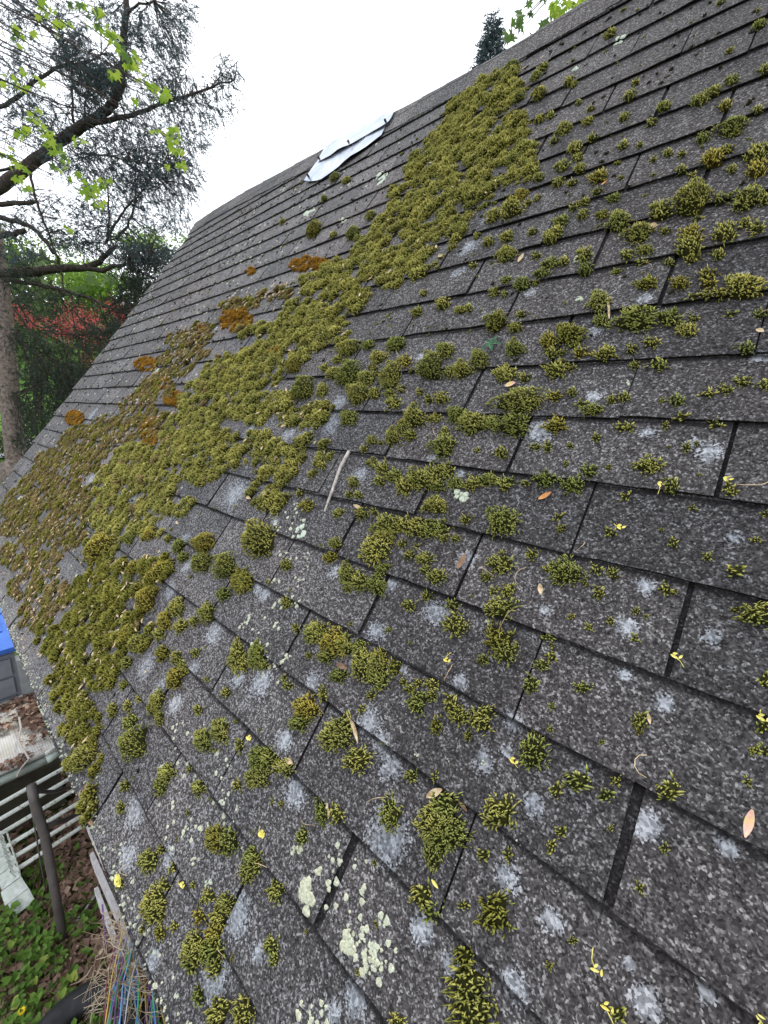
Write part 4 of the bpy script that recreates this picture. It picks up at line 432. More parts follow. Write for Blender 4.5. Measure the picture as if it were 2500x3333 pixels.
# patched sheet metal over the ridge
M = Mat('sheet_aluminium', .28, .5); M.b.inputs['Metallic'].default_value = .85
f = M.noise(M.coord(deck), 14, 4); M.bump(M.noise(M.coord(deck), 7, 2), .35, .02)
metal = M.out(M.ramp(f, [(.3, (.30, .36, .45)), (.55, (.42, .47, .56)), (.72, (.72, .76, .82))]))
def sheet(u0, u1, top, low, seed, hgt):
    r_ = np.random.RandomState(seed); nu, nv = 14, 7; v = []
    for i in range(nu + 1):
        s_ = i / nu
        for j in range(nv + 1):
            t_ = j / nv; uu = u0 + (u1 - u0) * s_ + (.10 if s_ < .5 else .06) * (t_ - .5)
            vt = np.interp(s_, [k / (len(top) - 1) for k in range(len(top))], top); vl = np.interp(s_, [k / (len(low) - 1) for k in range(len(low))], low)
            vv = vt + (vl - vt) * t_
            buckle = .006 * math.sin(s_ * 9 + seed) * t_ + .004 * math.sin(s_ * 17 + 2 * t_)
            v.append(rw(uu * W, (14 - vv) * H, hgt + max(0, buckle) + .002 * (1 - t_)))
    q = MB(); q.add(v, [(i * (nv + 1) + j, i * (nv + 1) + j + 1, (i + 1) * (nv + 1) + j + 1, (i + 1) * (nv + 1) + j) for i in range(nu) for j in range(nv)])
    return q
part('metal_sheet', sheet(-5.82, -3.92, [-9.0, -8.7, -8.6, -8.9], [-7.55, -6.9, -7.3, -8.0], 2, .020), metal, house, True)
part('metal_sheet', sheet(-5.80, -3.86, [-10.1, -9.85, -9.6, -9.5], [-8.75, -8.55, -8.55, -8.55], 4, .030), metal, house, True)
b = MB()
for uu, vv in ((-5.75, -9.0), (-4.85, -8.8), (-3.95, -8.75), (-5.7, -7.75)):
    b.tube([rw(uu * W, (14 - vv) * H, .026), rw(uu * W, (14 - vv) * H, .042)], .006, 6)
part('nail', b, simple('rusty_iron', (.02, .014, .012), (.07, .045, .03), 40), house)

# ---------------------------------------------------------------- moss
def moss_mat(name, base, mid, tip):
    M = Mat(name, .85, .1)
    a = M.n('Attribute', attribute_name='tint').outputs['Fac']
    col = M.ramp(a, [(0, base), (.5, mid), (1, tip)])
    wn = M.noise(geo(M), 14, 3); col = M.mix(1.0, col, M.ramp(wn, [(.3, (.78, .80, .8)), (.7, (1.2, 1.12, 1.05))]), 'MULTIPLY')
    oi = M.n('ObjectInfo').outputs['Random']
    col = M.mix(1.0, col, M.ramp(oi, [(0, (.72, .80, .75)), (.5, (1, 1, 1)), (1, (1.2, 1.13, 1.1))]), 'MULTIPLY')
    return M.out(col)
MOSS = {
    'green': moss_mat('moss_green', (.018, .020, .006), (.17, .18, .040), (.56, .57, .18)),
    'olive': moss_mat('moss_olive', (.020, .018, .005), (.18, .165, .028), (.53, .50, .125)),
    'brown': moss_mat('moss_brown', (.025, .018, .008), (.15, .118, .045), (.43, .37, .17)),
    'orange': moss_mat('moss_orange', (.06, .03, .006), (.32, .15, .018), (.62, .32, .05)),
    'dark': moss_mat('moss_dark', (.006, .007, .003), (.018, .019, .008), (.05, .05, .02)),
}
def sprigs(P, Nn, ln, wd, r_, seg=2, bend=.5):
    """k curved tapering shoots: returns v (k,7,3), faces, tint"""
    k = len(P)
    a = np.cross(Nn, r_.normal(size=(k, 3))); a /= np.linalg.norm(a, axis=1)[:, None] + 1e-9
    c = np.cross(Nn, a)
    b1 = a * r_.uniform(-bend, bend, (k, 1)) + c * r_.uniform(-bend, bend, (k, 1))
    V = np.zeros((k, 7, 3)); l_ = ln[:, None]; w_ = wd[:, None]
    mid = P + Nn * l_ * .55 + b1 * l_ * .3; tip = P + Nn * l_ * .95 + b1 * l_ * .95
    for j in range(3):
        g = 2 * math.pi * j / 3; d = a * math.cos(g) + c * math.sin(g)
        V[:, j] = P + d * w_ * .6; V[:, 3 + j] = mid + d * w_
    V[:, 6] = tip
    f4 = [(j, (j + 1) % 3, 3 + (j + 1) % 3, 3 + j) for j in range(3)]
    f3 = [(3 + j, 3 + (j + 1) % 3, 6, 6) for j in range(3)]
    tri = []
    for q in f4: tri += [(q[0], q[1], q[2]), (q[0], q[2], q[3])]
    tri += [(3 + j, 3 + (j + 1) % 3, 6) for j in range(3)]
    return V, tri
def cushion(R, seed, hk=.5, spacing=.0044, ln=.0072, wd=.00125, lumps=1, bend=.85):
    """a dome of moss shoots, radius R; returns (verts, tris, tint)"""
    r_ = np.random.RandomState(seed)
    hgt = hk * R * r_.uniform(.85, 1.1); n = max(10, int(3.4 * R * R / spacing ** 2))
    ph = r_.uniform(0, 6.28, 4); am = r_.uniform(.05, .16, 4)
    rr = np.sqrt((np.arange(n) + .5) / n); th = np.arange(n) * 2.39996 + r_.uniform(0, 6.28) + r_.normal(0, .25, n)
    out_ = 1 + sum(am[i] * np.cos((i + 2) * th + ph[i]) for i in range(4))
    x, y = R * rr * out_ * np.cos(th), R * rr * out_ * np.sin(th)
    z = hgt * np.sqrt(np.maximum(0, 1 - rr ** 2)) + hgt * .18 * np.sin(x / R * 5 + ph[0]) * np.sin(y / R * 5 + ph[1]) * (1 - rr)
    Nn = np.stack([x * .62 / R, y * .62 / R + .22, np.full(n, .85)], 1) + r_.normal(0, .24, (n, 3))
    Nn /= np.linalg.norm(Nn, axis=1)[:, None]
    l_ = ln * r_.uniform(.65, 1.25, n) * np.clip(.5 + R / .034, 0, 1); w_ = np.full(n, wd) * r_.uniform(.8, 1.3, n)
    P = np.stack([x, y, np.maximum(0, z - l_ * .25)], 1)
    V, tri = sprigs(P, Nn, l_, w_, r_, bend=bend)
    own = r_.uniform(-.16, .16, (n, 1))
    T = np.clip(np.array([.10, .10, .10, .52, .52, .52, .96])[None] + own, 0, 1)
    nb, nr = 10, 4                                           # the dark felt body under the shoots
    bv = [(0, 0, hgt * .9)]; bt = []
    for j in range(1, nr + 1):
        q = j / nr
        for i in range(nb):
            g = 2 * math.pi * i / nb; oo = 1 + sum(am[m_] * math.cos((m_ + 2) * g + ph[m_]) for m_ in range(4))
            bv.append((.9 * R * q * oo * math.cos(g), .9 * R * q * oo * math.sin(g), hgt * .88 * math.sqrt(max(0, 1 - q * q)) - (.003 if j == nr else 0)))
    bt = [(0, 1 + i, 1 + (i + 1) % nb) for i in range(nb)]
    for j in range(nr - 1):
        for i in range(nb):
            a_, b_ = 1 + j * nb + i, 1 + j * nb + (i + 1) % nb
            bt += [(a_, a_ + nb, b_ + nb), (a_, b_ + nb, b_)]
    v = np.concatenate([np.array(bv), V.reshape(-1, 3)]); nb0 = len(bv)
    tris = np.concatenate([np.array(bt), (np.array(tri)[None] + nb0 + (np.arange(n) * 7)[:, None, None]).reshape(-1, 3)])
    return v, tris, np.r_[np.full(nb0, .02), T.reshape(-1)]
CLS = [.0055, .010, .016, .026, .042]
VAR = {ci: [cushion(R, 40 * ci + k, hk=.68 if R > .012 else .75, spacing=.0028 if R < .008 else .0031 if R < .03 else .0035) for k in range(4 if R < .03 else 3)] for ci, R in enumerate(CLS)}
def as_mesh(vtt, name, mat):
    q = MB(); q.v.append(vtt[0]); q.f.append(vtt[1]); q.t.append(vtt[2]); q.n = len(vtt[0]); return q.mesh(name, mat)
VMESH = {(ci, mt_): [as_mesh(v, 'moss_cushion', MOSS[mt_]) for v in VAR[ci]] for ci in VAR for mt_ in ('green', 'olive')}
def bake(MBq, vtt, x, y, h, sx_, sy_, sz_, ang, dt=0.0):
    v, f_, t_ = vtt; ca, sa = math.cos(ang), math.sin(ang)
    # shape first, then turn on the roof
    q = v * np.array((sx_, sy_, sz_)); q = np.stack([q[:, 0] * ca - q[:, 1] * sa + x, q[:, 0] * sa + q[:, 1] * ca + y, q[:, 2] + h], 1)
    q = q @ FRn[:3, :3].T + FRn[:3, 3]
    MBq.v.append(q); MBq.f.append(f_ + MBq.n); MBq.t.append(np.clip(t_ + dt, 0, 1)); MBq.n += len(q)

MOSS_LABELS = {0: 'long bright moss bar along a shingle row at the right',
 1: 'big ragged clump spilling over a shingle edge right of centre',
 2: 'big long moss tuft close straight below the largest lower tuft',
 3: 'long drooping moss tuft cut off by the bottom edge of the picture',
 4: 'big long moss tuft close straight above the largest lower tuft',
 5: 'lower left lobe next to the wide golden clump',
 6: 'middling long moss tuft close straight above the long tuft at the bottom edge',
 7: 'dark green flat tuft cut by the right edge of the picture',
 8: 'big long moss tuft well straight below the deep cushion at the right edge',
 9: 'big long moss tuft far left of the pale green round lichen',
 10: 'largest bristly moss tuft of the lower roof with dry scraps along its top edge',
 11: 'yellowish tuft below a pale worn patch near the bottom',
 12: 'elongated tuft along a row near the right edge',
 13: 'elongated tuft straddling a slot near the eave',
 14: 'large rounded cushion beside the small pale green lichen',
 15: 'wide rounded tuft below a long black shingle line in mid right',
 16: 'middling long moss tuft close straight below the largest lower tuft',
 17: 'big long moss tuft well above left of the two lobed tuft on a slot',
 18: 'large pale cushion near the eave with a dark trailing stem',
 19: 'large pale cushion on the eave edge above the white rods',
 20: 'big long moss tuft close straight below the big ragged clump right of centre',
 21: 'big long moss tuft close below left of the white leafy lichen rosette',
 22: 'isolated dome shaped moss ball in mid roof',
 23: 'squarish tuft with dry bracts on its right side',
 24: 'deep cushion at the right edge, left half',
 25: 'broadest mass of the big lower left moss clump',
 26: 'middling long moss tuft off straight below the big lower left moss clump',
 27: 'middling oval moss tuft well below right of the big lower left moss clump',
 28: 'oval moss tuft right of the largest lower tuft',
 29: 'upright oval tuft left of the largest lower tuft',
 30: 'big long moss tuft close above right of the lichen fleck beside a moss clump',
 31: 'upper lobe of a two lobed tuft on a vertical slot',
 32: 'middling long moss tuft close straight below the two lobed tuft on a slot',
 33: 'tall triangular tuft in the lower left',
 34: 'round bristly tuft with a yellow flower to its left',
 35: 'big long moss tuft well left of the pale green round lichen',
 36: 'big long moss tuft close below right of the big lower left moss clump',
 37: 'big long moss tuft close below left of the pale round leaf',
 38: 'big long moss tuft far left of the pale stick',
 39: 'big long moss tuft well straight above the pale stick',
 40: 'big long moss tuft off below left of the golden topped bushy tuft',
 41: 'tall middle body of the hooked moss clump in mid roof',
 42: 'pale rounded tuft above a white lichen lump',
 43: 'ragged clump with a dry stalk in its middle',
 44: 'big round moss tuft close right of the ragged clump with a dry stalk',
 45: 'middling long moss tuft well straight below the big lower left moss clump',
 46: 'small long moss tuft off below right of the round bristly tuft at lower right',
 47: 'heart shaped tuft in the lower left',
 48: 'big long moss tuft off below right of the pale round leaf',
 49: 'big long moss tuft well right of the big orange moss patch',
 50: 'big long moss tuft well above left of the golden topped bushy tuft',
 51: 'big long moss tuft off left of the wilted dark green seedling',
 52: 'big oval moss tuft off above right of the golden topped bushy tuft',
 53: 'big long moss tuft well below left of the pale green round lichen',
 54: 'pale long tuft hanging below a white lichen lump',
 55: 'tuft hanging below the squarish tuft with dry bracts',
 56: 'big long moss tuft off left of the broad ragged tuft under a shingle corner',
 57: 'round tuft standing alone on bare right hand shingle',
 58: 'big long moss tuft off below right of the elongated tuft by the upper right edge',
 59: 'rounded olive tuft between two rows at upper right',
 60: 'big long moss tuft off below left of the deep cushion at the right edge',
 61: 'big long moss tuft well above left of the white lichen fleck among yellow tufts',
 62: 'big long moss tuft close straight below the triangular tuft at lower left',
 63: 'middling oval moss tuft close below right of the heart shaped tuft',
 64: 'middling oval moss tuft off left of the upright oval tuft of the lower roof',
 65: 'big long moss tuft well above left of the broad ragged tuft under a shingle corner',
 66: 'big long moss tuft far below left of the pale stick',
 67: 'big long moss tuft far below left of the pale green round lichen',
 68: 'big long moss tuft well above right of the pale cushion above the white rods',
 69: 'big long moss tuft well left of the wilted dark green seedling',
 70: 'big long moss tuft far left of the wilted dark green seedling',
 71: 'big long moss tuft well below right of the big orange moss patch',
 72: 'upper end of the hooked moss clump in mid roof',
 73: 'big long moss tuft close straight above the hooked moss clump',
 74: 'big oval moss tuft close below right of the broad ragged tuft under a shingle corner',
 75: 'right one of three tufts strung below a shingle line',
 76: 'small oval moss tuft well straight below the largest lower tuft',
 77: 'middling long moss tuft off above left of the elongated tuft by the upper right edge',
 78: 'middling long moss tuft close above right of the deep cushion at the right edge',
 79: 'rounded tuft right of a pale worn patch at upper right',
 80: 'middling oval moss tuft off below right of the heart shaped tuft',
 81: 'small oval tuft near the eave above the elongated one',
 82: 'big oval moss tuft off above left of the triangular tuft at lower left',
 83: 'big long moss tuft close right of the lone white lichen fleck',
 84: 'middling long moss tuft close right of the long bright moss bar',
 85: 'big long moss tuft close straight above the wilted dark green seedling',
 86: 'big long moss tuft far straight above the pale stick',
 87: 'bushy round tuft with golden top in mid roof',
 88: 'pale moss ball with a tan bract, below the dome shaped ball',
 89: 'round tuft left of the pale pair of tufts',
 90: 'broad ragged tuft under a shingle corner, left of its darker twin',
 91: 'middling round moss tuft close below right of the ragged clump with a dry stalk',
 92: 'middling round moss tuft off below right of the white lichen lump between two pale tufts',
 93: 'small oval moss tuft well above left of the pink and yellow leaf',
 94: 'big long moss tuft far above left of the broad ragged tuft under a shingle corner',
 95: 'big long moss tuft far straight above the pale cushion above the white rods',
 96: 'big long moss tuft far left of the broad ragged tuft under a shingle corner',
 97: 'middling long moss tuft off left of the broad ragged tuft under a shingle corner',
 98: 'big long moss tuft well above left of the triangular tuft at lower left',
 99: 'big long moss tuft off left of the triangular tuft at lower left',
 100: 'big long moss tuft close straight above the pale cushion above the white rods',
 101: 'middling long moss tuft off below left of the elongated tuft by the upper right edge',
 102: 'wide golden clump below a row at upper right',
 103: 'small oval moss tuft well straight below the upright oval tuft of the lower roof',
 104: 'small long moss tuft off straight above the long tuft at the bottom edge',
 105: 'big long moss tuft off left of the white lichen fleck among yellow tufts',
 106: 'middling long moss tuft close left of the white lichen fleck among yellow tufts',
 107: 'middling long moss tuft off straight above the long bright moss bar',
 108: 'middling long moss tuft off above left of the tiny lichen fleck on a slot',
 109: 'big long moss tuft close below right of the wilted dark green seedling',
 110: 'middling oval moss tuft off below right of the big ragged clump right of centre',
 111: 'middling long moss tuft off below left of the tiny lichen fleck on a slot',
 112: 'right one of two round tufts on the same shingle line',
 113: 'big long moss tuft far above left of the big ragged clump right of centre',
 114: 'big long moss tuft off above left of the golden topped bushy tuft',
 115: 'big long moss tuft close above right of the golden topped bushy tuft',
 116: 'middling long moss tuft off below left of the big ragged clump right of centre',
 117: 'big long moss tuft off left of the white leafy lichen rosette',
 118: 'middling long moss tuft close above right of the white leafy lichen rosette',
 119: 'round ball right below the hooked moss clump',
 120: 'big oval moss tuft close above left of the ragged clump with a dry stalk',
 121: 'middling round moss tuft off below left of the flower on a slanting stalk',
 122: 'middling oval moss tuft close below right of the triangular tuft at lower left',
 123: 'middling long moss tuft off below right of the heart shaped tuft',
 124: 'middling oval moss tuft close left of the cream lichen crust',
 125: 'middling long moss tuft close above right of the big lower left moss clump',
 126: 'middling long moss tuft close right of the big lower left moss clump',
 127: 'big long moss tuft well below left of the mint lichen below the metal sheet',
 128: 'big long moss tuft well above left of the lone white lichen fleck',
 129: 'left one of two round tufts on the same shingle line',
 130: 'second big long moss tuft far left of the pale green round lichen',
 131: 'big long moss tuft far above left of the two lobed tuft on a slot',
 132: 'big long moss tuft well left of the broad ragged tuft under a shingle corner',
 133: 'big long moss tuft well straight above the pale cushion above the white rods',
 134: 'big long moss tuft off above left of the tuft beside the pale worn patch',
 135: 'middling long moss tuft close right of the white lichen fleck among yellow tufts',
 136: 'middling long moss tuft close straight below the pale round leaf',
 137: 'middling long moss tuft off above right of the long bright moss bar',
 138: 'middling oval moss tuft off right of the long bright moss bar',
 139: 'middling long moss tuft close straight above the lichen fleck beside a moss clump',
 140: 'big long moss tuft close right of the wilted dark green seedling',
 141: 'middling long moss tuft close below right of the lichen fleck beside a moss clump',
 142: 'small long moss tuft off straight below the tiny lichen fleck on a slot',
 143: 'big long moss tuft far straight above the pale green round lichen',
 144: 'big long moss tuft far above left of the golden topped bushy tuft',
 145: 'big long moss tuft well above left of the big ragged clump right of centre',
 146: 'big long moss tuft off below left of the wilted dark green seedling',
 147: 'big long moss tuft off straight above the pale stick',
 148: 'big long moss tuft close straight below the golden topped bushy tuft',
 149: 'right end of the hooked moss clump in mid roof',
 150: 'big oval moss tuft off below left of the hooked moss clump',
 151: 'middling long moss tuft close below left of the ragged clump with a dry stalk',
 152: 'middle one of three tufts strung below a shingle line',
 153: 'small long moss tuft well left of the long tuft at the bottom edge',
 154: 'upper arm of the big lower left moss clump',
 155: 'small long moss tuft off below right of the big lower left moss clump',
 156: 'small round moss tuft off straight below the big lower left moss clump',
 157: 'big long moss tuft far above right of the pale cushion above the white rods',
 158: 'big long moss tuft far above left of the triangular tuft at lower left',
 159: 'middling long moss tuft off below left of the white lichen fleck among yellow tufts',
 160: 'small long moss tuft close straight below the pale round leaf',
 161: 'small oval moss tuft off above right of the tiny lichen fleck on a slot',
 162: 'big long moss tuft close below left of the wilted dark green seedling',
 163: 'middling oval moss tuft close above right of the white leafy lichen rosette',
 164: 'middling oval moss tuft close above right of the hooked moss clump',
 165: 'middling oval moss tuft off above right of the hooked moss clump',
 166: 'middling oval moss tuft off below left of the white leafy lichen rosette',
 167: 'middling long moss tuft off below right of the pale green round lichen',
 168: 'big oval moss tuft off above right of the broad ragged tuft under a shingle corner',
 169: 'middling oval moss tuft off below right of the hooked moss clump',
 170: 'middling long moss tuft close straight below the broad ragged tuft under a shingle corner',
 171: 'middling round moss tuft close right of the ragged clump with a dry stalk',
 172: 'small round moss tuft off straight below the flower on a slanting stalk',
 173: 'middling round moss tuft close above right of the squarish tuft with dry bracts',
 174: 'middling long moss tuft well above left of the two lobed tuft on a slot',
 175: 'tiny oval moss tuft off above left of the dark tuft cut by the right edge',
 176: 'big long moss tuft well left of the bright lichen by the ridge',
 177: 'big long moss tuft well below left of the bright lichen by the ridge',
 178: 'big long moss tuft well above left of the tuft beside the pale worn patch',
 179: 'big long moss tuft far right of the mint lichen below the metal sheet',
 180: 'middling long moss tuft off straight below the deep cushion at the right edge',
 181: 'middling long moss tuft close above left of the white lichen fleck among yellow tufts',
 182: 'big long moss tuft well left of the tuft beside the pale worn patch',
 183: 'big long moss tuft well right of the mint lichen below the metal sheet',
 184: 'middling round moss tuft close below right of the triangular tuft at lower left',
 185: 'middling long moss tuft well straight above the small oval eave tuft',
 186: 'middling long moss tuft off straight above the small oval eave tuft',
 187: 'small round moss tuft off straight above the cream lichen crust',
 188: 'small round moss tuft off left of the upright oval tuft of the lower roof',
 189: 'small oval moss tuft off below left of the cream lichen crust',
 190: 'big long moss tuft off below left of the sheet metal patch',
 191: 'big long moss tuft off below left of the mint lichen below the metal sheet',
 192: 'second big long moss tuft well left of the pale green round lichen',
 193: 'second big long moss tuft far left of the broad ragged tuft under a shingle corner',
 194: 'big long moss tuft off above right of the pale cushion above the white rods',
 195: 'middling long moss tuft well above left of the heart shaped tuft',
 196: 'tiny long moss tuft off below right of the yellow star flower',
 197: 'big long moss tuft off left of the lone white lichen fleck',
 198: 'small long moss tuft well below right of the pale round leaf',
 199: 'small long moss tuft well above right of the long bright moss bar',
 200: 'middling long moss tuft close above right of the wilted dark green seedling',
 201: 'small long moss tuft close below right of the long bright moss bar',
 202: 'small oval moss tuft well right of the long bright moss bar',
 203: 'small long moss tuft off right of the big ragged clump right of centre',
 204: 'middling oval moss tuft off below left of the big ragged clump right of centre',
 205: 'small oval moss tuft well right of the tiny lichen fleck on a slot',
 206: 'small round moss tuft far right of the tiny lichen fleck on a slot',
 207: 'small oval moss tuft off right of the tiny lichen fleck on a slot',
 208: 'middling long moss tuft well left of the wilted dark green seedling',
 209: 'middling long moss tuft close below right of the wilted dark green seedling',
 210: 'big long moss tuft off left of the golden topped bushy tuft',
 211: 'middling long moss tuft off right of the pale stick',
 212: 'middling oval moss tuft close straight below the golden topped bushy tuft',
 213: 'middling oval moss tuft off right of the hooked moss clump',
 214: 'small round moss tuft close right of the ragged clump with a dry stalk',
 215: 'small round moss tuft well above right of the upright oval tuft of the lower roof',
 216: 'small round moss tuft off straight above the round bristly tuft at lower right',
 217: 'small long moss tuft well above right of the round bristly tuft at lower right',
 218: 'middling long moss tuft close above left of the bright lichen by the ridge',
 219: 'big long moss tuft far above left of the tuft beside the pale worn patch',
 220: 'big long moss tuft far above left of the wide golden clump at upper right',
 221: 'middling long moss tuft off left of the elongated tuft by the upper right edge',
 222: 'big long moss tuft well above left of the wide golden clump at upper right',
 223: 'middling long moss tuft off straight above the elongated tuft by the upper right edge',
 224: 'middling long moss tuft well below right of the bright lichen by the ridge',
 225: 'middling long moss tuft well straight above the elongated tuft by the upper right edge',
 226: 'middling long moss tuft close left of the elongated tuft by the upper right edge',
 227: 'small long moss tuft close right of the deep cushion at the right edge',
 228: 'middling long moss tuft off straight above the white lichen fleck among yellow tufts',
 229: 'middling long moss tuft off above left of the lone white lichen fleck',
 230: 'middling long moss tuft off above left of the heart shaped tuft',
 231: 'small long moss tuft close straight above the big lower left moss clump',
 232: 'small round moss tuft off below left of the cream lichen crust',
 233: 'big long moss tuft off above left of the wilted dark green seedling',
 234: 'small round moss tuft close right of the pair of round tufts on one line',
 235: 'third big long moss tuft far left of the pale green round lichen',
 236: 'second big long moss tuft well below left of the pale green round lichen',
 237: 'second big long moss tuft far straight above the pale cushion above the white rods',
 238: 'fourth big long moss tuft far left of the pale green round lichen',
 239: 'second big long moss tuft far above right of the pale cushion above the white rods',
 240: 'big long moss tuft far left of the two lobed tuft on a slot',
 241: 'middling long moss tuft close below right of the white lichen fleck among yellow tufts',
 242: 'small long moss tuft off right of the white lichen fleck among yellow tufts',
 243: 'small long moss tuft off below left of the pale round leaf',
 244: 'small long moss tuft off below right of the pale round leaf',
 245: 'small long moss tuft well right of the long bright moss bar',
 246: 'middling long moss tuft close below right of the lone white lichen fleck',
 247: 'small long moss tuft close right of the lichen fleck beside a moss clump',
 248: 'middling long moss tuft close right of the lichen fleck beside a moss clump',
 249: 'small oval moss tuft well straight below the deep cushion at the right edge',
 250: 'small round moss tuft well right of the tiny lichen fleck on a slot',
 251: 'tiny oval moss tuft well right of the tiny lichen fleck on a slot',
 252: 'middling oval moss tuft off straight above the dome shaped moss ball',
 253: 'small oval moss tuft close right of the straight stalked flower',
 254: 'big long moss tuft well left of the big ragged clump right of centre',
 255: 'middling long moss tuft well above left of the golden topped bushy tuft',
 256: 'middling long moss tuft off below left of the wilted dark green seedling',
 257: 'big long moss tuft well above right of the pale stick',
 258: 'middling long moss tuft off straight above the golden topped bushy tuft',
 259: 'second big long moss tuft well straight above the pale stick',
 260: 'middling long moss tuft off above left of the golden topped bushy tuft',
 261: 'middling long moss tuft close straight above the golden topped bushy tuft',
 262: 'middling long moss tuft off left of the golden topped bushy tuft',
 263: 'middling oval moss tuft close above left of the white leafy lichen rosette',
 264: 'middling oval moss tuft off straight below the golden topped bushy tuft',
 265: 'small oval moss tuft off straight above the dome shaped moss ball',
 266: 'middling long moss tuft close straight above the pale green round lichen',
 267: 'middling long moss tuft close straight below the hooked moss clump',
 268: 'middling oval moss tuft close above left of the broad ragged tuft under a shingle corner',
 269: 'middling oval moss tuft close straight above the ragged clump with a dry stalk',
 270: 'small long moss tuft close below left of the flower on a slanting stalk',
 271: 'small oval moss tuft close above right of the two lobed tuft on a slot',
 272: 'small oval moss tuft well below right of the white lichen lump between two pale tufts',
 273: 'tiny long moss tuft off below right of the white lichen lump between two pale tufts',
 274: 'tiny oval moss tuft off below left of the flower in the wide slot',
 275: 'tiny long moss tuft off straight below the dark tuft cut by the right edge',
 276: 'tiny long moss tuft well straight above the pink and yellow leaf',
 277: 'tiny long moss tuft far below right of the flower in the wide slot',
 278: 'small oval moss tuft close below right of the triangular tuft at lower left',
 279: 'small oval moss tuft off below right of the heart shaped tuft',
 280: 'upper right tip of the big lower left moss clump',
 281: 'small long moss tuft close straight below the elongated tuft near the eave',
 282: 'middling long moss tuft well left of the white lichen fleck among yellow tufts',
 283: 'small long moss tuft off straight above the wilted dark green seedling',
 284: 'second big long moss tuft well below left of the bright lichen by the ridge',
 285: 'big long moss tuft far above right of the mint lichen below the metal sheet',
 286: 'third big long moss tuft well below left of the bright lichen by the ridge',
 287: 'middling long moss tuft off straight below the bright lichen by the ridge',
 288: 'middling long moss tuft well above left of the tuft beside the pale worn patch',
 289: 'small long moss tuft close straight above the elongated tuft by the upper right edge',
 290: 'small long moss tuft off above right of the elongated tuft by the upper right edge',
 291: 'small long moss tuft close straight below the elongated tuft by the upper right edge',
 292: 'middling long moss tuft close straight above the tuft beside the pale worn patch',
 293: 'middling long moss tuft close left of the tuft beside the pale worn patch',
 294: 'tiny oval moss tuft off below right of the round bristly tuft at lower right',
 295: 'tiny oval moss tuft well below right of the round bristly tuft at lower right',
 296: 'tiny long moss tuft well straight below the round bristly tuft at lower right',
 297: 'middling long moss tuft well left of the pale green round lichen',
 298: 'middling long moss tuft well above left of the triangular tuft at lower left',
 299: 'middling long moss tuft far above right of the pale cushion above the white rods'}

def moss_label(i, x, y, a, b_): return MOSS_LABELS[i], 'moss tufts growing on the shingles'

rng = np.random.RandomState(21)
small = MB()
for i, (x, y, a, b_, ang) in enumerate(CUSHIONS):
    r0 = math.sqrt(a * b_); ci = int(np.argmin([abs(math.log(r0 / R)) for R in CLS])); R = CLS[ci]
    a *= 1.10; b_ *= 1.10; sx_, sy_ = a / R, b_ / R; sz_ = max(.55, min(1.3, r0 / R)) * (1.0 + .25 * rng.rand())
    h = roof_top(y) - .001
    if i < 300:
        kind = 'olive' if (x < -.75 and y < .55) or rng.rand() < .12 else 'green'
        mt = FR @ Matrix.Translation((x, y, h)) @ Matrix.Rotation(ang, 4, 'Z') @ Matrix.Diagonal((sx_, sy_, sz_, 1))
        o = link('moss_cushion', VMESH[(ci, kind)][rng.randint(len(VAR[ci]))], None, mt)
        lb, gp = moss_label(i, x, y, a, b_)
        tag(o, lb, 'moss', gp)
    else:
        bake(small, VAR[ci][rng.randint(len(VAR[ci]))], x, y, h, sx_, sy_, sz_, ang, -.05)
o = link('moss_tufts', small.mesh('moss_tufts', MOSS['green'])); tag(o, 'tiny green moss tufts dotted over the right hand shingles', 'moss', kind='stuff')

def inside(px, py, poly):
    c = False; n = len(poly); j = n - 1
    for i in range(n):
        xi, yi = poly[i]; xj, yj = poly[j]
        if (yi > py) != (yj > py) and px < (xj - xi) * (py - yi) / (yj - yi) + xi: c = not c
        j = i
    return c
mats = {k: MB() for k in ('green', 'olive', 'brown', 'orange')}
taken = {}
def free_at(x, y, d):
    k = (int(x / .02), int(y / .02))
    for i in (-1, 0, 1):
        for j in (-1, 0, 1):
            for (px, py) in taken.get((k[0] + i, k[1] + j), ()):
                if (px - x) ** 2 + (py - y) ** 2 < d * d: return False
    taken.setdefault(k, []).append((x, y)); return True
from mathutils import noise as MN
for typ, poly in MATS:
    P = np.array(poly); lo, hi = P.min(0), P.max(0); ar = np.prod(hi - lo)
    dmin = {'green': .0195, 'olive': .0195, 'brown': .0165, 'orange': .012}[typ]
    for _ in range(int(ar / dmin ** 2 * 2.2)):
        x, y = lo + rng.rand(2) * (hi - lo)
        if y > (14 - ridge_v(x / W)) * H - .03 or x < XL + .03 or y < -.0: continue
        cx_, cy_ = P.mean(0); g = P - P.mean(0)
        if not inside(cx_ + (x - cx_) * .94, cy_ + (y - cy_) * .94, poly): continue
        # gaps where shingle shows
        nz = MN.noise((x * 16, y * 11, 3.1)) if typ != 'orange' else MN.noise((x * 26, y * 26, 9))
        if nz < {'green': -.24, 'olive': -.20, 'brown': -.16, 'orange': -.12}[typ]: continue
        if not free_at(x, y, dmin): continue
        tt = typ
        if typ in ('brown',) and rng.rand() < .35: tt = 'olive'
        if typ == 'green' and x < -1.2 and rng.rand() < .10: tt = 'brown'
        d_ = rng.rand(); ci = 2 if d_ < .8 else 1
        if typ == 'orange': ci = 1
        if typ == 'brown': ci = 1 if rng.rand() < .6 else 2
        R = CLS[ci]; s_ = rng.uniform(.75, 1.35)
        bake(mats[tt], VAR[ci][rng.randint(4)], x, y, roof_top(y) - .001, s_ * rng.uniform(.9, 1.3), s_ * rng.uniform(.75, 1.1), s_ * rng.uniform(.7, 1.6) * (.7 if typ == 'brown' else 1), rng.uniform(-.6, .6), rng.uniform(-.1, .08))
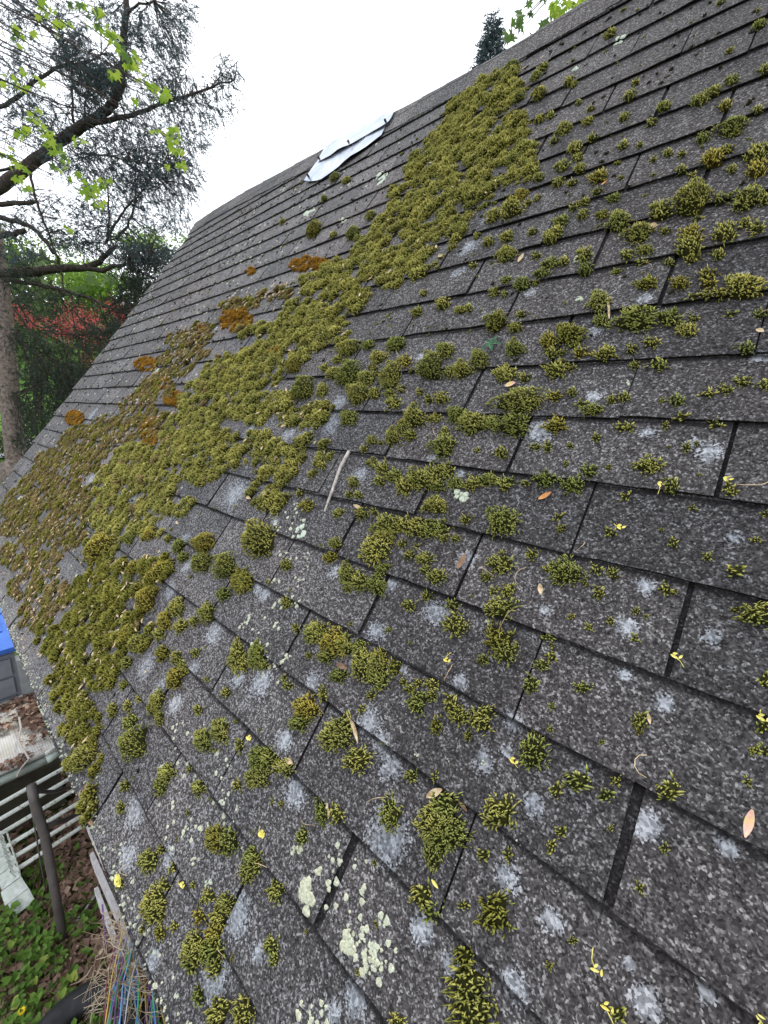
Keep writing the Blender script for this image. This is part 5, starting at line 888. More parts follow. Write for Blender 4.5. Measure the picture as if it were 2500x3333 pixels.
for k, lb in (('green', 'dense yellow green moss carpet running diagonally across the roof'), ('olive', 'olive moss mats spread along the lower left eave'), ('brown', 'brownish dry moss crust over the far left shingles'), ('orange', 'rusty orange moss patches with spore stalks')):
    o = link('moss_carpet', mats[k].mesh('moss_carpet', MOSS[k])); tag(o, lb, 'moss', kind='stuff')

# tiny specks: green ones along the rows, black ones over the upper slope
specks, blacks = MB(), MB()
for _ in range(13000):
    u = rng.uniform(-12, 2.2); v = rng.uniform(-9.2, 13.9)
    if v < ridge_v(u) + .3: continue
    x, y = u * W, (14 - v) * H
    fr = v - math.floor(v); dens = .25 + .45 * max(0, MN.noise((x * 3, y * 3, 7))) + (.30 if fr > .85 or fr < .08 else 0)
    up_ = min(1, max(0, (7 - v) / 9)); left = min(1, max(0, (-1.0 - u) / 5))
    if rng.rand() < dens * (.16 + .5 * up_ + .25 * left):
        d = rng.rand()
        if d < .72 * max(up_, left):
            bake(blacks, VAR[0][rng.randint(4)], x, y, roof_top(y) - .001, *(rng.uniform(.5, 1.3, 3) * (.9, .9, .9)), rng.uniform(0, 3))
        else:
            bake(specks, VAR[0 if rng.rand() < .8 else 1][rng.randint(4)], x, y, roof_top(y) - .001, *(rng.uniform(.4, 1.0, 3)), rng.uniform(0, 3), -.12)
tag(link('moss_specks', specks.mesh('moss_specks', MOSS['green'])), 'scattered green moss specks between the bigger tufts', 'moss', kind='stuff')
tag(link('lichen_specks', blacks.mesh('lichen_specks', MOSS['dark'])), 'black crusty specks peppering the upper slope', 'lichen', kind='stuff')

# ---------------------------------------------------------------- lichens
M = Mat('lichen_pale', .95, .1); f = M.noise(geo(M), 260, 4, .7)
a = M.n('Attribute', attribute_name='tint').outputs['Fac']
LICHEN = M.out(M.mix(1.0, M.ramp(f, [(.3, (.30, .32, .29)), (.6, (.60, .63, .56))]), M.ramp(a, [(0, (.92, .88, .74)), (1, (1, 1.08, 1.0))]), 'MULTIPLY'))
def flake(q, x, y, r, seed, h, t, thick=.0022):
    r_ = np.random.RandomState(seed); n = 11; ph = r_.uniform(0, 6.28); v = [rw(x, y, h + thick * 1.1)]
    for j in range(n):
        g = 2 * math.pi * j / n; rr = r * (1 + .28 * math.sin(3 * g + ph) * r_.rand() + r_.uniform(-.22, .18))
        v.append(rw(x + .72 * rr * math.cos(g), y + .72 * rr * math.sin(g), h + thick * r_.uniform(.7, 1.2)))
    for j in range(n):
        g = 2 * math.pi * j / n; rr = r * (1 + .28 * math.sin(3 * g + ph) * r_.rand() + r_.uniform(-.15, .25))
        v.append(rw(x + rr * math.cos(g), y + rr * math.sin(g), h - .0004))
    q.add(v, [(0, 1 + j, 1 + (j + 1) % n) for j in range(n)] + [(1 + j, 1 + n + j, 1 + n + (j + 1) % n, 1 + (j + 1) % n) for j in range(n)], t)
for i, (x, y, a, b_, ang, lb) in enumerate(LICHENS):
    r_ = np.random.RandomState(900 + i); q = MB()
    t = .05 if 'cream' in lb or 'ring' in lb else .95 if 'green' in lb or 'mint' in lb or 'near the ridge' in lb else .55
    n = max(1, int(10 * min(1, a / .02)))
    for k in range(n):
        rr, g = math.sqrt(r_.rand()) * (.8 if n > 1 else 0), r_.uniform(0, 6.28)
        dx, dy = a * rr * math.cos(g), b_ * rr * math.sin(g)
        px, py = x + dx * math.cos(ang) - dy * math.sin(ang), y + dx * math.sin(ang) + dy * math.cos(ang)
        flake(q, px, py, (b_ * r_.uniform(.22, .5)) if n > 1 else math.sqrt(a * b_), i * 50 + k, roof_top(py), t)
    q.mesh
    solo('lichen_patch', q, LICHEN, lb, 'lichen', loc=rw(x, y, .006), group='pale lichens on the shingles')
q = MB()
for poly, n in ROSETTES:
    P = np.array(poly)
    for k in range(n):
        s_, t_ = rng.rand(2); pt = (P[0] * (1 - s_) + P[1] * s_) * (1 - t_) + (P[3] * (1 - s_) + P[2] * s_) * t_
        flake(q, pt[0], pt[1], rng.uniform(.0018, .0052), rng.randint(99999), roof_top(pt[1]), rng.uniform(0, .35), .0012)
for k in range(420):                                         # crumbly crust along the eave
    x = rng.uniform(-6.9 * W, .4 * W); y = abs(rng.normal(0, .022)); flake(q, x, y - .004, rng.uniform(.0012, .0038), rng.randint(99999), roof_top(max(y, .001)), rng.uniform(0, .5), rng.uniform(.001, .003))
for k in range(900):                                         # pale flecks over the far left rows
    x = rng.uniform(-12 * W, -3.2 * W); y = rng.uniform(.1, 2.9)
    if MN.noise((x * 4, y * 4, 5)) > -.15: flake(q, x, y, rng.uniform(.002, .008), rng.randint(99999), roof_top(y), rng.uniform(.2, 1), .0015)
solo('lichen_rosettes', q, LICHEN, 'small grey white lichen rosettes sprinkled over the shingles', 'lichen', kind='stuff')

# ---------------------------------------------------------------- small debris on the roof
def strip_leaf(q, c, ang, ln, wd, t=.5, lift=.004, bend=.3, base=None):
    """a curled slim leaf lying on the roof: centre (x,y), direction ang"""
    n = 6; v = []
    ca, sa = math.cos(ang), math.sin(ang)
    for i in range(n + 1):
        s_ = i / n; w_ = wd * math.sin(math.pi * min(.97, s_ * .94 + .05)) ** .8
        lx = (s_ - .5) * ln; zz = lift + bend * ln * (s_ - .5) ** 2
        for side in (-1, 0, 1):
            ly = side * w_ / 2; px, py = c[0] + lx * ca - ly * sa, c[1] + lx * sa + ly * ca
            v.append(rw(px, py, roof_top(py) + zz + (abs(side) * w_ * .25)))
    q.add(v, [(3 * i + j, 3 * i + j + 1, 3 * i + 4 + j, 3 * i + 3 + j) for i in range(n) for j in (0, 1)], t)
def debris_mat(name, c1, c2, c3=None):
    M = Mat(name, .7, .25); f = M.noise(geo(M), 110, 3)
    return M.out(M.ramp(f, [(.3, c1), (.62, c2)] + ([(.75, c3)] if c3 else [])))
YEL = debris_mat('petal_yellow', (.62, .52, .06), (.75, .68, .22))
TAN = debris_mat('leaf_tan', (.38, .25, .13), (.62, .5, .33))
BRN = debris_mat('leaf_brown', (.12, .07, .045), (.28, .18, .12))
PNK = debris_mat('leaf_pink_yellow', (.66, .55, .18), (.72, .42, .36), (.75, .66, .35))
ORG = debris_mat('leaf_orange', (.5, .2, .06), (.62, .32, .12))
GRN = debris_mat('seedling_green', (.025, .07, .035), (.06, .15, .08))
STK = debris_mat('twig_bark', (.30, .27, .24), (.55, .50, .46))
for (x, y, ang, ln, wd, mt, lb, cat) in DEBRIS:
    q = MB(); strip_leaf(q, (x, y), ang, ln * (.72 if cat == 'flower' else 1), wd * (.7 if cat == 'flower' else 1))
    if cat == 'flower':
        strip_leaf(q, (x + .006, y + .002), ang + 1.4, ln * .5, wd * .6); strip_leaf(q, (x, y + .004), ang + .7, ln * .45, wd * .6)
        e = rng.normal(0, 1, 2); e *= rng.uniform(.008, .018) / np.linalg.norm(e); q.tube([rw(x, y, roof_top(y) + .003), rw(x + e[0] * .5 - e[1] * .1, y + e[1] * .5 + e[0] * .1, roof_top(y) + .006), rw(x + e[0], y + e[1], roof_top(y) + .003)], .0005, 4)
    o = solo({'flower': 'fallen_flower', 'leaf': 'fallen_leaf'}[cat], q, globals()[mt], lb, cat, loc=rw(x, y, .008), group={'flower': 'fallen yellow flowers on the roof', 'leaf': 'fallen leaves on the roof'}[cat])
q = MB()
pts = [rw(x, y, roof_top(y) + .006 + hh) for (x, y), hh in zip(TWIG, (.004, .006, .004, .007, .003))]
q.tube(pts, [.0042, .0040, .0034, .003, .002], 7)
q.tube([pts[2], pts[2] + (np.array(pts[2]) - pts[1]) * .3 + rw(.006, 0, .004) - rw(0, 0, 0)], [.0022, .0012], 5)
solo('twig', q, STK, 'thin pale stick lying slantwise across two shingle rows', 'twig', loc=pts[2])
q = MB(); sx0, sy0 = SEED
for k in range(5):
    strip_leaf(q, (sx0 + .010 * math.cos(k * 1.3), sy0 + .010 * math.sin(k * 1.3)), k * 1.3, .030, .010, lift=.014, bend=-.3)
seed_o = solo('seedling', q, GRN, 'dark green leafy seedling lying wilted on mid right shingles', 'plant', loc=rw(sx0, sy0, .008))
q = MB(); q.tube([rw(sx0, sy0, .02), rw(sx0 + .02, sy0 + .012, .026), rw(sx0 + .036, sy0 + .008, .022), rw(sx0 + .04, sy0 - .03, .012)], .0011, 5)
part('stem', q, debris_mat('stem_pale', (.45, .5, .3), (.6, .62, .45)), seed_o)

q, q2, q3 = MB(), MB(), MB()                                # dry bits caught in the moss
for typ, poly in MATS:
    P = np.array(poly); c = P.mean(0); sp = P.std(0)
    for _ in range({'green': 4, 'olive': 13, 'brown': 42, 'orange': 1}[typ]):
        x, y = c + rng.normal(size=2) * sp * .9
        if y > 2.9 or x < XL + .05 or y < .02: continue
        t_ = rng.rand()
        (strip_leaf(q, (x, y), rng.uniform(0, 6.3), rng.uniform(.010, .026), rng.uniform(.004, .010), lift=rng.uniform(.004, .018), bend=rng.uniform(-.5, .9)) if t_ < .6 else
         strip_leaf(q2, (x, y), rng.uniform(0, 6.3), rng.uniform(.008, .02), rng.uniform(.004, .009), lift=rng.uniform(.004, .016), bend=rng.uniform(-.5, .9)))
def hair(qq, x, y, ln, r, hh=.012):
    g = rng.uniform(0, 6.3); k = rng.normal(0, 1.1); pp = []
    for i in range(6):
        s_ = i / 5; gg = g + k * s_
        x += ln / 5 * math.cos(gg); y += ln / 5 * math.sin(gg); pp.append(rw(x, y, roof_top(y) + .002 + hh * math.sin(s_ * 3.1) * rng.uniform(.6, 1)))
    qq.tube(pp, r, 4)
for i in range(120):
    if rng.rand() < .55 and i > 10:
        j = rng.randint(len(CUSHIONS)); x, y = CUSHIONS[j][0] + rng.normal(0, .02), CUSHIONS[j][1] + rng.normal(0, .02)
    else:
        t_, poly = MATS[rng.randint(len(MATS))]; x, y = np.array(poly).mean(0) + rng.normal(0, .05, 2)
    if .03 < y < 2.8 and x > XL + .05: hair(q3, x, y, rng.uniform(.015, .05), rng.uniform(.0003, .0006))
solo('leaf_bits', q, TAN, 'pale tan leaf scraps caught among the moss', 'leaf litter', kind='stuff')
solo('bark_bits', q2, BRN, 'brown bark scraps caught among the moss', 'leaf litter', kind='stuff')
solo('dry_stalks', q3, TAN, 'thin dry stalks curling over the shingles', 'leaf litter', kind='stuff')

# ---------------------------------------------------------------- trees
BARK = simple('bark_grey_brown', (.07, .055, .047), (.26, .215, .185), 16, .95, .1, .8)
BARKD = simple('bark_dark', (.022, .018, .016), (.09, .075, .066), 22, .95, .1, .5)
HEM = leafy('needles_blue_green', (.020, .032, .034), (.065, .095, .10), .3, hue=(.11, .15, .18))  # blue end of the tint paints the bright sky's halo onto the needles
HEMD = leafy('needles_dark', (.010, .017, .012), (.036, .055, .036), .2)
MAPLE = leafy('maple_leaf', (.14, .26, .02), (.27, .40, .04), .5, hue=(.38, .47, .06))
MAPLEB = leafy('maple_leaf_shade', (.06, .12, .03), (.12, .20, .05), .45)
LIME = leafy('lime_leaf', (.09, .20, .02), (.25, .38, .06), .45)
RED = leafy('azalea_flower', (.30, .03, .04), (.62, .10, .12), .3, hue=(.65, .22, .24))
BUSH = leafy('bush_leaf', (.02, .035, .012), (.07, .11, .03), .3)

def quads(P, D, ln, wd, r_):
    """slim leaf quads at P pointing along D"""
    k = len(P); D = D / (np.linalg.norm(D, axis=1)[:, None] + 1e-9)
    a = np.cross(D, r_.normal(size=(k, 3))); a /= np.linalg.norm(a, axis=1)[:, None] + 1e-9
    l_, w_ = np.broadcast_to(ln, k)[:, None], np.broadcast_to(wd, k)[:, None]
    return np.stack([P, P + D * l_ * .5 + a * w_ * .5, P + D * l_, P + D * l_ * .5 - a * w_ * .5], 1)
QF = [(0, 1, 2, 3)]
def spray(P, D, r_, nl=12, ln=.22, leaf=.034, wid=.0085):
    """k drooping flat sprays of needles starting at P along D; leaves alternate on both sides"""
    k = len(P); D = D / np.linalg.norm(D, axis=1)[:, None]
    side = np.cross(D, np.array((0, 0, 1.0)) + r_.normal(0, .35, (k, 3))); side /= np.linalg.norm(side, axis=1)[:, None] + 1e-9
    PP, DD = [], []
    L_ = ln * r_.uniform(.6, 1.3, k)[:, None]
    for i in range(nl):
        s_ = (i + .5) / nl
        p = P + D * L_ * s_ + np.array((0, 0, -1.0)) * L_ * .38 * s_ ** 2
        for sg in (-1, 1):
            PP.append(p); DD.append(D * .75 + side * sg * (1.05 - .6 * s_) + r_.normal(0, .22, (k, 3)) + np.array((0, 0, -.25)))
    PP, DD = np.concatenate(PP), np.concatenate(DD)
    return quads(PP, DD, leaf * r_.uniform(.6, 1.25, len(PP)), wid, r_)
def polyline(px, d0, d1=None):
    n = len(px); d1 = d0 if d1 is None else d1
    P = np.array([at(x, y, d0 + (d1 - d0) * i / max(1, n - 1)) for i, (x, y) in enumerate(px)])
    t = np.linspace(0, n - 1, (n - 1) * 4 + 1); Q = np.stack([np.interp(t, range(n), P[:, k]) for k in range(3)], 1)
    for _ in range(2): Q[1:-1] = (Q[:-2] + 2 * Q[1:-1] + Q[2:]) / 4
    return Q
def branch(mb, Q, r0, r1, n=7): mb.tube(Q, np.linspace(r0, r1, len(Q)), n)

# the big evergreen at the left
r_ = np.random.RandomState(77)
d = 9.2
tb = on(75, 1700, .55) if False else at(84, 1760, 9.2)
base = np.array((tb[0], tb[1], float(hill(np.array(tb[0]), np.array(tb[1])))))
hem = thing('evergreen_tree', 'tall bluish evergreen tree with bare limbs at the left edge', 'tree', base)
trunk = np.array([base - (0, 0, .3), base + (0, 0, .6), at(75, 1640, d), at(42, 1400, d), at(20, 1150, d), at(2, 950, d), at(-25, 750, d), at(-75, 500, d), at(-120, 250, d), at(-150, -100, d), at(-170, -500, d)])
mb = MB(); tt = np.linspace(0, 10, 41); Q = np.stack([np.interp(tt, range(11), trunk[:, k]) for k in range(3)], 1)
mb.tube(Q, np.interp(tt, [0, 1, 3, 6, 10], [.29, .23, .19, .17, .10]) * (1 + r_.normal(0, .02, 41)), 14)
part('trunk', mb, BARK, hem, True)
LIMBS = [  # pixels, depth from-to, radius from-to
    ([(-60, 640), (0, 607), (128, 520), (200, 455), (266, 410), (330, 375), (372, 335), (394, 287), (400, 200), (405, 102), (412, -30)], 9.0, 8.6, .13, .055),
    ([(300, 400), (410, 385), (500, 350), (600, 312), (690, 285), (765, 258)], 8.75, 8.4, .05, .012),
    ([(405, 60), (440, 20), (500, 3)], 8.6, 8.5, .03, .015),
    ([(2, 887), (100, 885), (205, 872), (300, 872), (350, 830), (380, 800)], 9.1, 8.6, .11, .03),
    ([(240, 870), (330, 880), (410, 855), (480, 850)], 8.8, 8.5, .06, .02),
    ([(20, 910), (120, 925), (230, 948), (320, 985), (390, 1015), (440, 1037)], 9.1, 8.4, .05, .016),
    ([(-40, 665), (50, 662), (112, 656)], 9.1, 8.9, .055, .04),
    ([(-40, 700), (40, 715), (105, 740), (140, 775), (175, 825)], 9.1, 8.7, .06, .028),
    ([(-40, 770), (30, 765), (82, 750)], 9.0, 8.8, .06, .05),
    ([(100, 560), (112, 640), (140, 720), (175, 800), (200, 880), (210, 960)], 8.8, 8.5, .028, .016),
    ([(345, 790), (365, 740), (400, 690), (440, 640), (500, 605), (540, 590)], 8.7, 8.4, .03, .008),
    ([(380, 780), (420, 720), (445, 660), (440, 560)], 8.6, 8.5, .03, .01),
    ([(350, 770), (355, 700), (350, 600)], 8.7, 8.6, .022, .012),
    ([(240, 400), (236, 300), (232, 215)], 8.8, 8.9, .026, .016),
    ([(-30, 360), (60, 320), (140, 245), (215, 210), (280, 208), (330, 175)], 9.2, 9.0, .045, .015),
    ([(270, 400), (280, 340), (290, 285)], 8.8, 8.7, .025, .012),
    ([(40, 0), (110, 50), (170, 110), (215, 180)], 9.0, 8.9, .03, .012),
    ([(120, 530), (70, 540), (-30, 560)], 8.9, 9.1, .02, .03),
    ([(270, 500), (360, 510), (450, 530), (560, 545)], 8.9, 8.5, .02, .006),
    ([(40, 960), (100, 1050), (180, 1090), (260, 1090)], 9.1, 8.7, .022, .008),
    ([(40, 1080), (90, 1130), (150, 1180), (165, 1230), (110, 1240)], 9.1, 8.8, .035, .012),
    ([(255, 1030), (290, 1080), (330, 1130), (360, 1150)], 8.6, 8.4, .02, .008),
    ([(40, 1000), (140, 1130), (200, 1220), (240, 1260)], 9.0, 8.8, .022, .01),
    ([(50, 1280), (120, 1250), (200, 1190)], 9.0, 8.8, .018, .008),
]
lim_pts = []
mb = MB()
for px, d0, d1, r0, r1 in LIMBS:
    Q = polyline(px, d0, d1); Q = Q + np.r_[[np.zeros(3)], r_.normal(0, .012, (len(Q) - 2, 3)), [np.zeros(3)]]
    q = MB(); branch(q, Q, r0, r1); part('limb', q, BARKD, hem, True); lim_pts.append(Q)
LP = np.concatenate(lim_pts)
BLOBS = [(690, 310, 90, 60, 60), (735, 225, 40, 45, 34), (640, 365, 100, 65, 80), (540, 470, 110, 90, 150), (460, 520, 110, 80, 170), (520, 600, 100, 60, 110), (430, 620, 70, 80, 120), (560, 690, 60, 50, 40), (490, 740, 90, 50, 60), (360, 800, 110, 45, 120), (470, 825, 75, 35, 100),
 (490, 80, 100, 80, 110), (580, 40, 60, 45, 50), (540, 190, 65, 95, 110), (520, 300, 90, 70, 110), (290, 260, 70, 60, 170), (360, 240, 60, 55, 150), (240, 150, 60, 80, 120), (210, 180, 50, 60, 80), (60, 180, 90, 70, 70), (50, 320, 80, 90, 70), (150, 370, 100, 75, 90), (310, 330, 80, 60, 90), (120, 440, 110, 60, 90), (330, 460, 80, 50, 80), (220, 510, 80, 50, 70), (300, 550, 100, 60, 90), (150, 670, 100, 60, 60), (310, 700, 80, 60, 90), (50, 740, 80, 50, 50), (230, 775, 90, 45, 80), (60, 830, 80, 35, 60), (100, 40, 120, 60, 90), (350, 40, 70, 60, 70), (420, 130, 50, 60, 60), (430, 390, 70, 60, 70), (590, 130, 25, 40, 14), (600, 560, 60, 50, 45), (640, 460, 40, 40, 26), (610, 620, 40, 40, 20),
 (460, 885, 70, 60, 170), (430, 960, 70, 60, 150), (525, 835, 55, 30, 80), (150, 980, 130, 50, 130), (130, 1100, 110, 70, 130), (320, 1100, 90, 70, 150), (150, 1210, 110, 60, 120), (130, 1310, 100, 70, 140), (250, 1220, 80, 60, 120), (110, 1420, 60, 60, 80), (215, 1300, 55, 50, 80), (60, 900, 60, 40, 50), (390, 1040, 45, 50, 70)]
crown, tw, crown2 = MB(), MB(), MB()
for bx, by, rx, ry, n in BLOBS:
    n = int(n * 1.9)
    th, rr = r_.uniform(0, 6.28, n), np.sqrt(r_.rand(n)) * np.clip(r_.normal(1, .18, n), .5, 1.45)
    xs, ys, ds = bx + rx * rr * np.cos(th), by + ry * rr * np.sin(th), r_.uniform(8.0, 9.5, n)
    P = np.array([at(x, y, dd) for x, y, dd in zip(xs, ys, ds)])
    near = LP[np.argmin(((P[:, None] - LP[None]) ** 2).sum(-1), axis=1)]
    D = (P - near); D /= np.linalg.norm(D, axis=1)[:, None] + 1e-6
    D = D * .45 + CM[:, 0] * .3 + r_.normal(0, .6, (n, 3)); D[:, 2] -= .2
    V = spray(P, D, r_, nl=10, ln=.20, leaf=.040, wid=.016)
    tint = np.repeat(np.clip(r_.normal(.55, .22, len(V)), 0, 1)[:, None], 4, 1)
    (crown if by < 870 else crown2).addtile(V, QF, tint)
    for i in range(0, n, 7):
        mid = (near[i] + P[i]) / 2 + r_.normal(0, .12, 3) + (0, 0, .05)
        if np.linalg.norm(P[i] - near[i]) < 1.9: tw.tube([near[i], mid, P[i], P[i] + D[i] * .2 - (0, 0, .05)], [.009, .006, .004, .002], 4)
# crown continuing above and left of the frame
n = 900; P = np.array([at(x, y, dd) for x, y, dd in zip(r_.uniform(-900, 350, n), r_.uniform(-900, -20, n), r_.uniform(7.5, 11, n))])
P2 = np.array([at(x, y, dd) for x, y, dd in zip(r_.uniform(-900, -60, 500), r_.uniform(0, 1200, 500), r_.uniform(7.8, 11, 500))])
P = np.concatenate([P, P2]); crown.addtile(spray(P, r_.normal(size=(len(P), 3)) + (0, 0, -.2), r_, nl=8, ln=.4, leaf=.07, wid=.02), QF, np.repeat(np.clip(r_.normal(.5, .2, len(P) * 16), 0, 1)[:, None], 4, 1))
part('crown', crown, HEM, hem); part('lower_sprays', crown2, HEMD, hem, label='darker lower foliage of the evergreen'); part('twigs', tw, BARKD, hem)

# maple with fresh leaves reaching in from the left
def maple_leaf(seed, mat):
    r_ = np.random.RandomState(seed); q = MB(); out_ = []
    lob = [(-125, .42), (-95, .62), (-72, .36), (-48, .86), (-22, .46), (0, 1.05), (22, .46), (48, .86), (72, .36), (95, .62), (125, .42), (165, .16), (195, .16)]
    for a, rr in lob:
        g = rad(a) + r_.normal(0, .05); rr *= r_.uniform(.9, 1.1); out_.append((rr * math.sin(g), rr * math.cos(g), .12 * rr * rr * r_.uniform(-1, 1) - .14 * abs(math.sin(g)) * rr))
    q.add([(0, 0, 0)] + out_, [(0, 1 + i, 1 + (i + 1) % len(out_)) for i in range(len(out_))], float(r_.rand()))
    return q.mesh('leaf', mat)
ML = [maple_leaf(i, MAPLE) for i in range(8)]; MLB = [maple_leaf(20 + i, MAPLEB) for i in range(4)]
def leafmat(P, size, r_, face=None):
    nrm = Vector(r_.normal(size=3)) * .55 + Vector((-ray(300, 400)).tolist()).normalized() * .7 + Vector((0, 0, .5))
    return Matrix.Translation(Vector(P)) @ nrm.to_track_quat('Z', 'Y').to_matrix().to_4x4() @ Matrix.Rotation(r_.uniform(2.2, 4.1), 4, 'Z') @ Matrix.Scale(size, 4)
mbase = np.array((-4.6, -2.6, 0)); map1 = thing('maple_tree', 'young maple with fresh bright green leaves hanging in front of the evergreen', 'tree', mbase)
q = MB(); branch(q, np.array([mbase - (0, 0, .2), mbase + (.05, .05, 1.5), mbase + (-.05, .2, 3.2), mbase + (.1, .35, 5.2), mbase + (.2, .5, 7.0)]), .09, .03, 10); part('trunk', q, BARK, map1, True)
CL = [(75, 435, 30, 7), (100, 265, 55, 11), (200, 90, 35, 9), (300, 70, 30, 6), (370, 125, 35, 9), (430, 190, 40, 14), (374, 240, 22, 6), (170, 480, 30, 8), (200, 510, 28, 7), (195, 540, 24, 5), (65, 555, 45, 7), (280, 610, 32, 8), (335, 600, 35, 10), (325, 655, 25, 7), (560, 450, 30, 7), (580, 490, 22, 5), (510, 320, 22, 5), (535, 310, 22, 5), (490, 285, 22, 4), (600, 530, 22, 5), (255, 455, 25, 5), (320, 40, 22, 6), (80, 125, 40, 6), (30, 95, 30, 5), (110, 370, 45, 6), (30, 260, 35, 5), (215, 740, 25, 3), (505, 420, 20, 4), (470, 250, 25, 4), (20, 500, 25, 4), (440, 330, 20, 3), (345, 90, 20, 4), (150, 30, 40, 6), (250, 20, 30, 5), (140, 420, 30, 6), (70, 600, 30, 5), (240, 570, 25, 4), (570, 430, 18, 4), (545, 545, 14, 3), (390, 160, 25, 5), (300, 640, 18, 4)]
tw = MB(); nl = 0
for cx_, cy_, rr, n in CL:
    dd = r_.uniform(3.9, 4.6); c = at(cx_, cy_, dd)
    root_ = mbase + np.array((.05, .3, np.clip(c[2] - .5 + r_.uniform(-.2, .5), 1.2, 6.8)))
    mid = (root_ * .45 + c * .55) + (0, 0, .18); tw.tube([root_, (root_ + mid) / 2 + (0, 0, .07), mid, (mid + c) / 2 + (0, 0, .04), c], [.016, .010, .006, .0045, .002], 5)
    for k in range(int(n * 1.25)):
        s_ = rr * math.sqrt(r_.rand()); g = r_.uniform(0, 6.28)
        P = at(cx_ + s_ * math.cos(g), cy_ + s_ * .75 * math.sin(g), dd + r_.uniform(-.15, .15))
        link('leaf', (ML if r_.rand() < .8 else MLB)[r_.randint(4)], map1, leafmat(P, r_.uniform(.050, .078), r_)); nl += 1
part('twigs', tw, BARKD, map1)

# behind the ridge at upper right: a spruce and another maple
sp0 = at(1607, 45, 17.0); sb = np.array((sp0[0], sp0[1], 0))
spr = thing('spruce_tree', 'slim bluish spruce peeking over the ridge', 'tree', sb)
hgt = sp0[2]; q = MB(); branch(q, np.array([sb, sb + (0, 0, hgt * .5), sp0]), .16, .012, 8); part('trunk', q, BARKD, spr, True)
q = MB(); PP, DD = [], []
for i in range(1900):
    s_ = r_.rand() ** .6 * (.24 if i < 1500 else .75); z_ = hgt * (1 - s_ * .9); rr = (.04 + .25 * hgt * min(s_, .3)) * r_.uniform(.1, 1.0); g = r_.uniform(0, 6.28)
    PP.append(sb + (rr * math.cos(g), rr * math.sin(g), z_ - rr * .25)); DD.append((math.cos(g), math.sin(g), .25))
q.addtile(spray(np.array(PP), np.array(DD) + r_.normal(0, .2, (len(PP), 3)), r_, nl=6, ln=.34, leaf=.12, wid=.045), QF, np.repeat(np.clip(r_.normal(.7, .2, len(PP) * 12), 0, 1)[:, None], 4, 1))
part('crown', q, HEM, spr)
mc = at(1900, -80, 8.0); m2b = np.array((mc[0] + .6, mc[1] + .4, 0))
map2 = thing('maple_tree', 'maple behind the ridge with yellow green leaves showing above it', 'tree', m2b)
q = MB(); branch(q, np.array([m2b, m2b + (0, .1, 2.5), m2b + (-.2, 0, 4.5), mc + (0, 0, .4), mc + (-.3, 0, 1.5)]), .12, .03, 10); part('trunk', q, BARK, map2, True)
tw = MB()
for cx_, cy_, rr, n, sh, sz in [(1690, 70, 26, 7, 1, .10), (1705, 25, 30, 7, 1, .09), (1660, 110, 14, 3, 1, .10), (1745, 130, 26, 6, 1, .09), (1790, 75, 26, 7, 1, .08), (1830, 30, 35, 14, 0, .09), (1880, 25, 40, 16, 0, .09), (1910, 0, 35, 12, 0, .09), (1850, 70, 25, 8, 1, .09), (1800, 20, 20, 6, 0, .08), (1980, -60, 70, 16, 0, .09), (2100, -150, 90, 20, 0, .09), (1760, -40, 40, 8, 1, .09), (1675, 122, 6, 2, 1, .05)]:
    dd = r_.uniform(6.6, 7.4); c = at(cx_, cy_, dd); mid = (mc + c) / 2 + (0, 0, .15); tw.tube([mc, mid, c], [.02, .01, .003], 5)
    for k in range(int(n * 1.35)):
        s_ = rr * math.sqrt(r_.rand()); g = r_.uniform(0, 6.28)
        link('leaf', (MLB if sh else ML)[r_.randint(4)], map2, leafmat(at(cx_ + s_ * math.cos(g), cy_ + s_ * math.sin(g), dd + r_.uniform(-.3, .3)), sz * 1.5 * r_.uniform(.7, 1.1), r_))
part('twigs', tw, BARKD, map2)

# shrubs and trees on the hillside
def bush(name, label, cat, px, py, d, rx, rz, n, leaf, mat, stem=True, group=None, wid=.5):
    c = at(px, py, d); g = float(hill(np.array(c[0]), np.array(c[1]))); base = np.array((c[0], c[1], g))
    t = thing(name, label, cat, base, group)
    cl = c + r_.normal(0, 1, (14, 3)) * (rx * .55, rx * .55, rz * .5)
    P = cl[r_.randint(14, size=n)] + r_.normal(0, 1, (n, 3)) * (rx * .27, rx * .27, rz * .25)
    P[:, 2] = np.maximum(P[:, 2], hill(P[:, 0], P[:, 1]) + .03)
    q = MB(); q.addtile(quads(P, r_.normal(size=(n, 3)), leaf * r_.uniform(.6, 1.3, n), leaf * wid, r_), QF, np.repeat(np.clip(r_.normal(.55, .25, n), 0, 1)[:, None], 4, 1))
    part('crown', q, mat, t)
    q = MB()
    for k in range(5): q.tube([base + r_.normal(0, .06, 3) * (1, 1, 0) - (0, 0, .1), (base + cl[k]) / 2 + r_.normal(0, .08, 3), cl[k]], [.05, .03, .012], 5)
    part('stem', q, BARKD, t)
bush('azalea_shrub', 'red azalea in flower close to the roof edge behind the limb end', 'shrub', 415, 1025, 12.5, .55, .35, 1500, .07, RED)
bush('azalea_shrub', 'red azalea in flower in the middle of the dim undergrowth', 'shrub', 250, 1075, 12.8, .8, .5, 1500, .07, RED)
bush('azalea_shrub', 'red azalea in flower beside the evergreen trunk', 'shrub', 80, 1030, 13.2, .5, .3, 700, .07, RED)
bush('japanese_maple', 'small orange red leaved bush low behind the roof edge', 'shrub', 285, 1195, 11.5, .22, .35, 300, .06, leafy('rust_leaf', (.25, .06, .02), (.5, .2, .06), .4))
bush('laurel_shrub', 'dark shrub low between trunk and roof edge', 'shrub', 170, 1380, 10.6, .9, .6, 4200, .09, BUSH)
bush('laurel_shrub', 'dark shrub under the lowest evergreen limbs', 'shrub', 270, 1240, 11.2, .7, .45, 2600, .08, BUSH)
